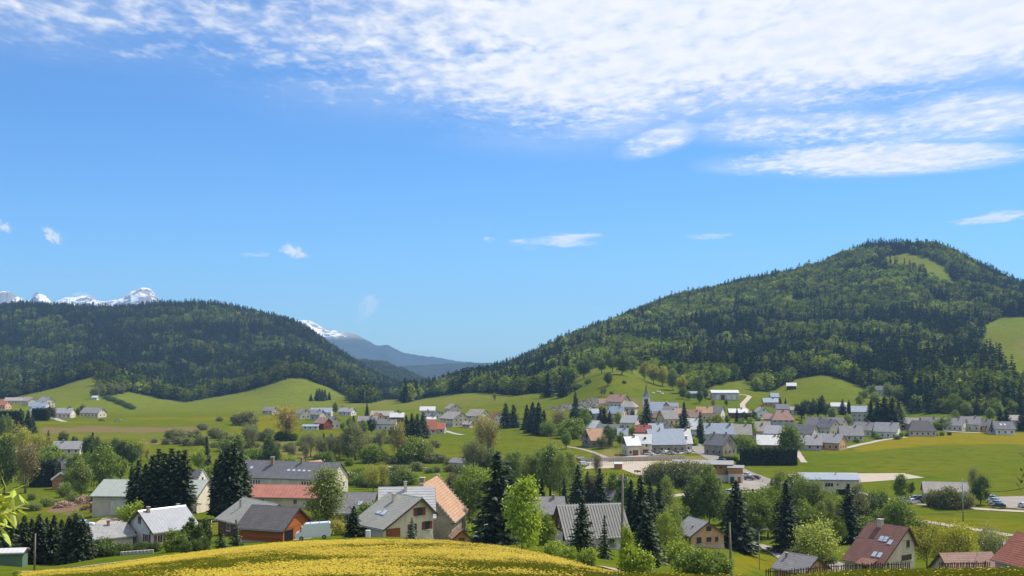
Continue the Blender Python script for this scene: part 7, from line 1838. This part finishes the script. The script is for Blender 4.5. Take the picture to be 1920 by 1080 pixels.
# ------------------------------------------------------------------ stone bridge
def bridge():
    p = ground_at(718, 884, 300)
    root = ob('stone_bridge', None, None, p, math.radians(-4), label='low stone arch bridge over the stream in the valley meadow', cat='bridge')
    n, R0 = 14, 2.0
    outer = [(-6.5, -.6)] + [(-6.5, 1.0), (-3, 1.7), (0, 2.0), (3, 1.7), (6.5, 1.0), (6.5, -.6)]
    arch = [(R0 * 1.25 * math.cos(math.pi * k / n), -.6 + 1.75 * math.sin(math.pi * k / n)) for k in range(n + 1)]
    poly = outer + arch
    v = [(x, -1.6, z) for x, z in poly] + [(x, 1.6, z) for x, z in poly]
    m_ = len(poly)
    f = [tuple(range(m_)), tuple(range(2 * m_ - 1, m_ - 1, -1))] + [(i, m_ + i, m_ + (i + 1) % m_, (i + 1) % m_) for i in range(m_)]
    ob('arch', mesh_np('arch', v, f, [MATS['stone_wall']]), root)
    for k in range(n):
        t_ = math.pi * (k + .5) / n
        o = block('arch_stone', root, 'coping', (2.75 * math.cos(t_), -1.62, -.6 + 1.98 * math.sin(t_)), (.34, .14, .42)); o.rotation_euler = (0, math.pi / 2 - t_, 0)
    for k in range(12):
        x = -6 + k * 1.09; z = 2.0 - abs(x) * .15
        block('parapet_stone', root, 'coping', (x, -1.5, z - .1), (1.05, .4, .4))
bridge()

# ------------------------------------------------------------------ cemetery on the knoll
def cemetery():
    r = random.Random(3)
    gm = []
    for k in range(4):
        w, h_ = .8 + .2 * k, 1.1 + .15 * k
        n = 7
        pr = [(-w / 2, -.3), (w / 2, -.3), (w / 2, h_ * .7)] + [(w / 2 * math.cos(math.pi * i / n), h_ * .7 + h_ * .3 * math.sin(math.pi * i / n)) for i in range(1, n)] + [(-w / 2, h_ * .7)]
        v = [(x, -.13, z) for x, z in pr] + [(x, .13, z) for x, z in pr]; m_ = len(pr)
        f = [tuple(range(m_)), tuple(range(2 * m_ - 1, m_ - 1, -1))] + [(i, m_ + i, m_ + (i + 1) % m_, (i + 1) % m_) for i in range(m_)]
        gm.append(mesh_np('headstone', v, f, [MATS[('coping', 'render_grey', 'render_concrete', 'stone_wall')[k]]]))
    poly = [(1028, 768), (1060, 762), (1092, 754), (1118, 750), (1126, 757), (1112, 770), (1085, 772), (1050, 770)]
    cnt = 0
    while cnt < 120:
        u, v = r.uniform(1026, 1128), r.uniform(749, 773)
        if not inside(poly, np.array([u]), np.array([v]))[0]: continue
        p = ground_at(u, v, 500)
        o = ob('gravestone', gm[cnt % 4], None, p, math.radians(-12 + r.uniform(-12, 12)), label='grey headstone in the crowded cemetery below the knoll', cat='gravestone', group='headstones of the cemetery')
        s_ = r.uniform(.9, 1.5); o.scale = (s_, s_ * 1.6, s_)
        sl = ob('grave_slab', boxm('coping' if cnt % 2 else 'render_concrete'), o); sl.location = (0, -1.0, -.05); sl.scale = (.9, 1.5, .35)
        cnt += 1
    for seg, (q0, q1) in enumerate((((1026, 769), (1052, 764)), ((1052, 764), (1092, 754)), ((1092, 754), (1120, 749)))):
        A, B = ground_at(*q0, 500), ground_at(*q1, 500)
        rt = ob('cemetery_wall', None, None, A, label=['left end of the grey cemetery wall', 'middle stretch of the grey cemetery wall on the slope', 'upper right end of the grey cemetery wall'][seg], cat='wall')
        n = max(4, int((B - A).length / 2.2))
        for k in range(n):
            m_ = A.lerp(B, (k + .5) / n)
            block('wall_block', rt, 'stone_wall', Vector((m_.x, m_.y, h1(m_.x, m_.y) - .4)) - A, ((B - A).length / n - .03, .5, 1.7), math.atan2(B.y - A.y, B.x - A.x))
cemetery()

# ------------------------------------------------------------------ sheep on the knoll meadow
def sheep(u, v, rot, label, s_=1.6):
    p = ground_at(u, v, 500)
    tb = Tubes()
    tb.add([(-.62, 0, .62), (-.45, 0, .66), (0, 0, .66), (.4, 0, .68), (.58, 0, .72)], [.14, .30, .34, .29, .16], 10)
    tb.add([(.5, 0, .78), (.72, 0, .92), (.95, 0, .82)], [.13, .12, .06], 8)
    for x in (-.38, .36):
        for y in (-.15, .15): tb.add([(x, y, .55), (x + .02, y, .3), (x, y, 0)], [.09, .06, .05], 6)
    o = ob('sheep', tb.mesh('sheep', MATS['render_white']), None, p, math.radians(rot), label=label, cat='sheep')
    o.scale = (s_, s_, s_)
sheep(1225, 740, 10, 'white sheep leftmost on the meadow beside the church spire'); sheep(1237, 738, 170, 'white sheep highest on the meadow right of the spire'); sheep(1242, 741, 30, 'white sheep lowest on the meadow right of the spire'); sheep(1233, 737, 120, 'white sheep between the others right of the spire')

# ------------------------------------------------------------------ twigs close to the camera
def near_leaves(name, u_foot, Y, tips, label, tint, leaf, n_leaf, seed, twig, drop=.5):
    r = np.random.default_rng(seed)
    foot = at_depth(u_foot, Y)
    root = ob(name, None, None, foot, label=label, cat='tree')
    tb = Tubes(); V_, F_ = [], []
    top = at_px(u_foot, tips[0][1], Y) - foot
    tb.add([(0, 0, -.2), tuple(top * .5), tuple(top + Vector((0, 0, .25)))], [twig * 3, twig * 2.5, twig * 1.8], 8)
    for (u, v, dy) in tips:
        e = at_px(u, v, Y + dy) - foot
        s0 = Vector((0, 0, max(.3, e.z - .25)))
        mid = s0.lerp(e, .55) + Vector((0, 0, .04))
        tb.add([tuple(s0), tuple(mid), tuple(e)], [twig * 1.3, twig, twig * .45], 5)
        for k in range(n_leaf):
            b = mid.lerp(e, .25 + .75 * k / max(1, n_leaf - 1))
            d = Vector((r.normal(0.25, .7), r.normal(0, .6), r.normal(-.15, .5))).normalized()
            side = d.cross(Vector((0, 0, 1))).normalized(); nr = side.cross(d)
            ln = leaf * r.uniform(.6, 1.25); w = ln * .17
            base = len(V_)
            for s_, ww, dz in ((0, 0, 0), (.25, .8, .0), (.55, 1, -.03), (.82, .55, -.08)):
                c = b + d * ln * s_ + Vector((0, 0, dz * ln * 1.6 * drop))
                V_.append(tuple(c - side * w * ww - nr * w * .25 * ww)); V_.append(tuple(c)); V_.append(tuple(c + side * w * ww - nr * w * .25 * ww))
            V_.append(tuple(b + d * ln + Vector((0, 0, -.2 * ln * drop))))
            for q in range(3):
                i = base + q * 3
                F_ += [(i, i + 1, i + 4, i + 3), (i + 1, i + 2, i + 5, i + 4)]
            i = base + 9
            F_ += [(i, i + 1, base + 12), (i + 1, i + 2, base + 12)]
    ob('stem', tb.mesh('stem', bark_pale), root)
    ob('leaves', mesh_np('leaves', V_, F_, [MATS['leaf']]), root, color=tint)
near_leaves('young_ash', -150, 6.5, [(34, 925, .2), (14, 938, -.3), (46, 945, .4), (6, 960, 0), (26, 918, -.2), (-6, 978, .3), (12, 985, .2)], 'young ash twig with long fresh leaves close to the camera at the left edge', (.34, .40, .05), .105, 11, 5, .005)
near_leaves('budding_sapling', 2010, 9.0, [(1906, 895, .1), (1916, 884, 0), (1910, 850, -.2), (1903, 905, .3)], 'dark budding twig close to the camera at the right edge', (.05, .075, .025), .05, 7, 8, .004)

# ------------------------------------------------------------------ buttercups and grass of the near meadow (one mass)
plain('petal', (.42, .305, .012), .6, .2, 0, .15); 
def tuft(seed, blades, heads, hh):
    r = np.random.default_rng(seed); v, f, m_ = [], [], []
    for _ in range(blades):
        b = r.normal(0, .09, 2); d = r.normal(0, .09, 2); h_ = hh * r.uniform(.5, 1.1); w = .012
        a = r.uniform(0, 3.14); i = len(v)
        v += [(b[0] - w * math.cos(a), b[1] - w * math.sin(a), 0), (b[0] + w * math.cos(a), b[1] + w * math.sin(a), 0), (b[0] + d[0], b[1] + d[1], h_)]
        f.append((i, i + 1, i + 2)); m_.append(0)
    for _ in range(heads):
        c = r.normal(0, .13, 2); z = hh * r.uniform(.75, 1.15); s_ = r.uniform(.026, .042); i = len(v)
        v += [(c[0] + s_ * math.cos(k * 1.0472), c[1] + s_ * math.sin(k * 1.0472), z + .012 * (k % 2)) for k in range(6)]
        f.append(tuple(range(i, i + 6))); m_.append(1)
        i = len(v)
        v += [(c[0] - .004, c[1], 0), (c[0] + .004, c[1], 0), (c[0], c[1], z)]; f.append((i, i + 1, i + 2)); m_.append(0)
    return mesh_np('tuft', v, f, [MATS['leaf_wood'], MATS['petal']], False, m_)
TUFTS = [tuft(1, 18, 5, .26), tuft(2, 20, 2, .27), tuft(3, 24, 0, .28), tuft(4, 16, 8, .25)]
def near_meadow():
    r = np.random.default_rng(21)
    n = 190000
    Y = np.sqrt(r.uniform(46 ** 2, 124 ** 2, n)); u = r.uniform(-90, 2010, n)
    x = (u - 960) / F * Y
    z = H(x, Y)
    uu, vv = project(x, Y, z)
    patch = fbm(x / 11, Y / 11, 5, 3) * .65 + fbm(x / 1.8, Y / 1.8, 8, 2) * .35
    edge = np.interp(uu, [p[0] for p in MEADOW[1:-1]], [p[1] for p in MEADOW[1:-1]])
    flow = (uu > 40) & (uu < 1175) & (Y < 119)
    right = (uu > 1380) & (Y < 76)
    k = (vv < 1092) & (flow | right | ((Y < 100) & (r.random(n) < .3)))
    x, Y, z, uu, vv, patch, flow = x[k], Y[k], z[k], uu[k], vv[k], patch[k], flow[k]
    n = len(x); q = r.random(n)
    dens = np.where(flow, .25 + 2.6 * (patch - .50) + .24 * np.clip((1058 - vv) / 45, -.8, 1) - .25 * np.clip((uu - 1080) / 90, 0, 1), .05)
    pid = np.where(q < dens * .55, 3, np.where(q < dens, 0, np.where(q < dens + .2, 1, 2)))
    pid = np.where(flow, pid, np.where(q < .02, 1, 2))
    s_ = r.uniform(.8, 1.35, n) * np.where(flow, 1, 1.1)
    g = r.random((n, 1))
    tint = np.concatenate([np.array([.125, .155, .014]) * (1 - g) + np.array([.215, .215, .026]) * g, np.ones((n, 1))], 1)
    scatter_stuff('meadow_flowers', np.stack([x, Y, z - .02], 1), np.stack([r.normal(0, .1, n), r.normal(0, .1, n), r.uniform(0, 6.28, n)], 1), np.stack([s_ * 1.25, s_ * 1.25, s_], 1), pid, tint, TUFTS, 'yellow buttercups and grass of the near meadow', 'meadow')
near_meadow()
# ------------------------------------------------------------------ the air
t = NT('air')
pv_ = t.n('ShaderNodeVolumePrincipled')
pv_.inputs['Color'].default_value = (0.36, 0.62, 1.0, 1)
pv_.inputs['Density'].default_value = HAZE
pv_.inputs['Anisotropy'].default_value = 0.0
t.L.new(pv_.outputs[0], t.out.inputs['Volume'])
x0, x1, y0, y1, z0, z1 = -13000, 13000, -600, 11300, -142, 590
hv = [(x, y, z) for x in (x0, x1) for y in (y0, y1) for z in (z0, z1)]
ob('haze', mesh_np('haze', hv, [(0, 1, 3, 2), (4, 6, 7, 5), (0, 4, 5, 1), (2, 3, 7, 6), (0, 2, 6, 4), (1, 5, 7, 3)], [t.m]), kind='stuff', label='pale blue haze of the valley air', cat='haze')
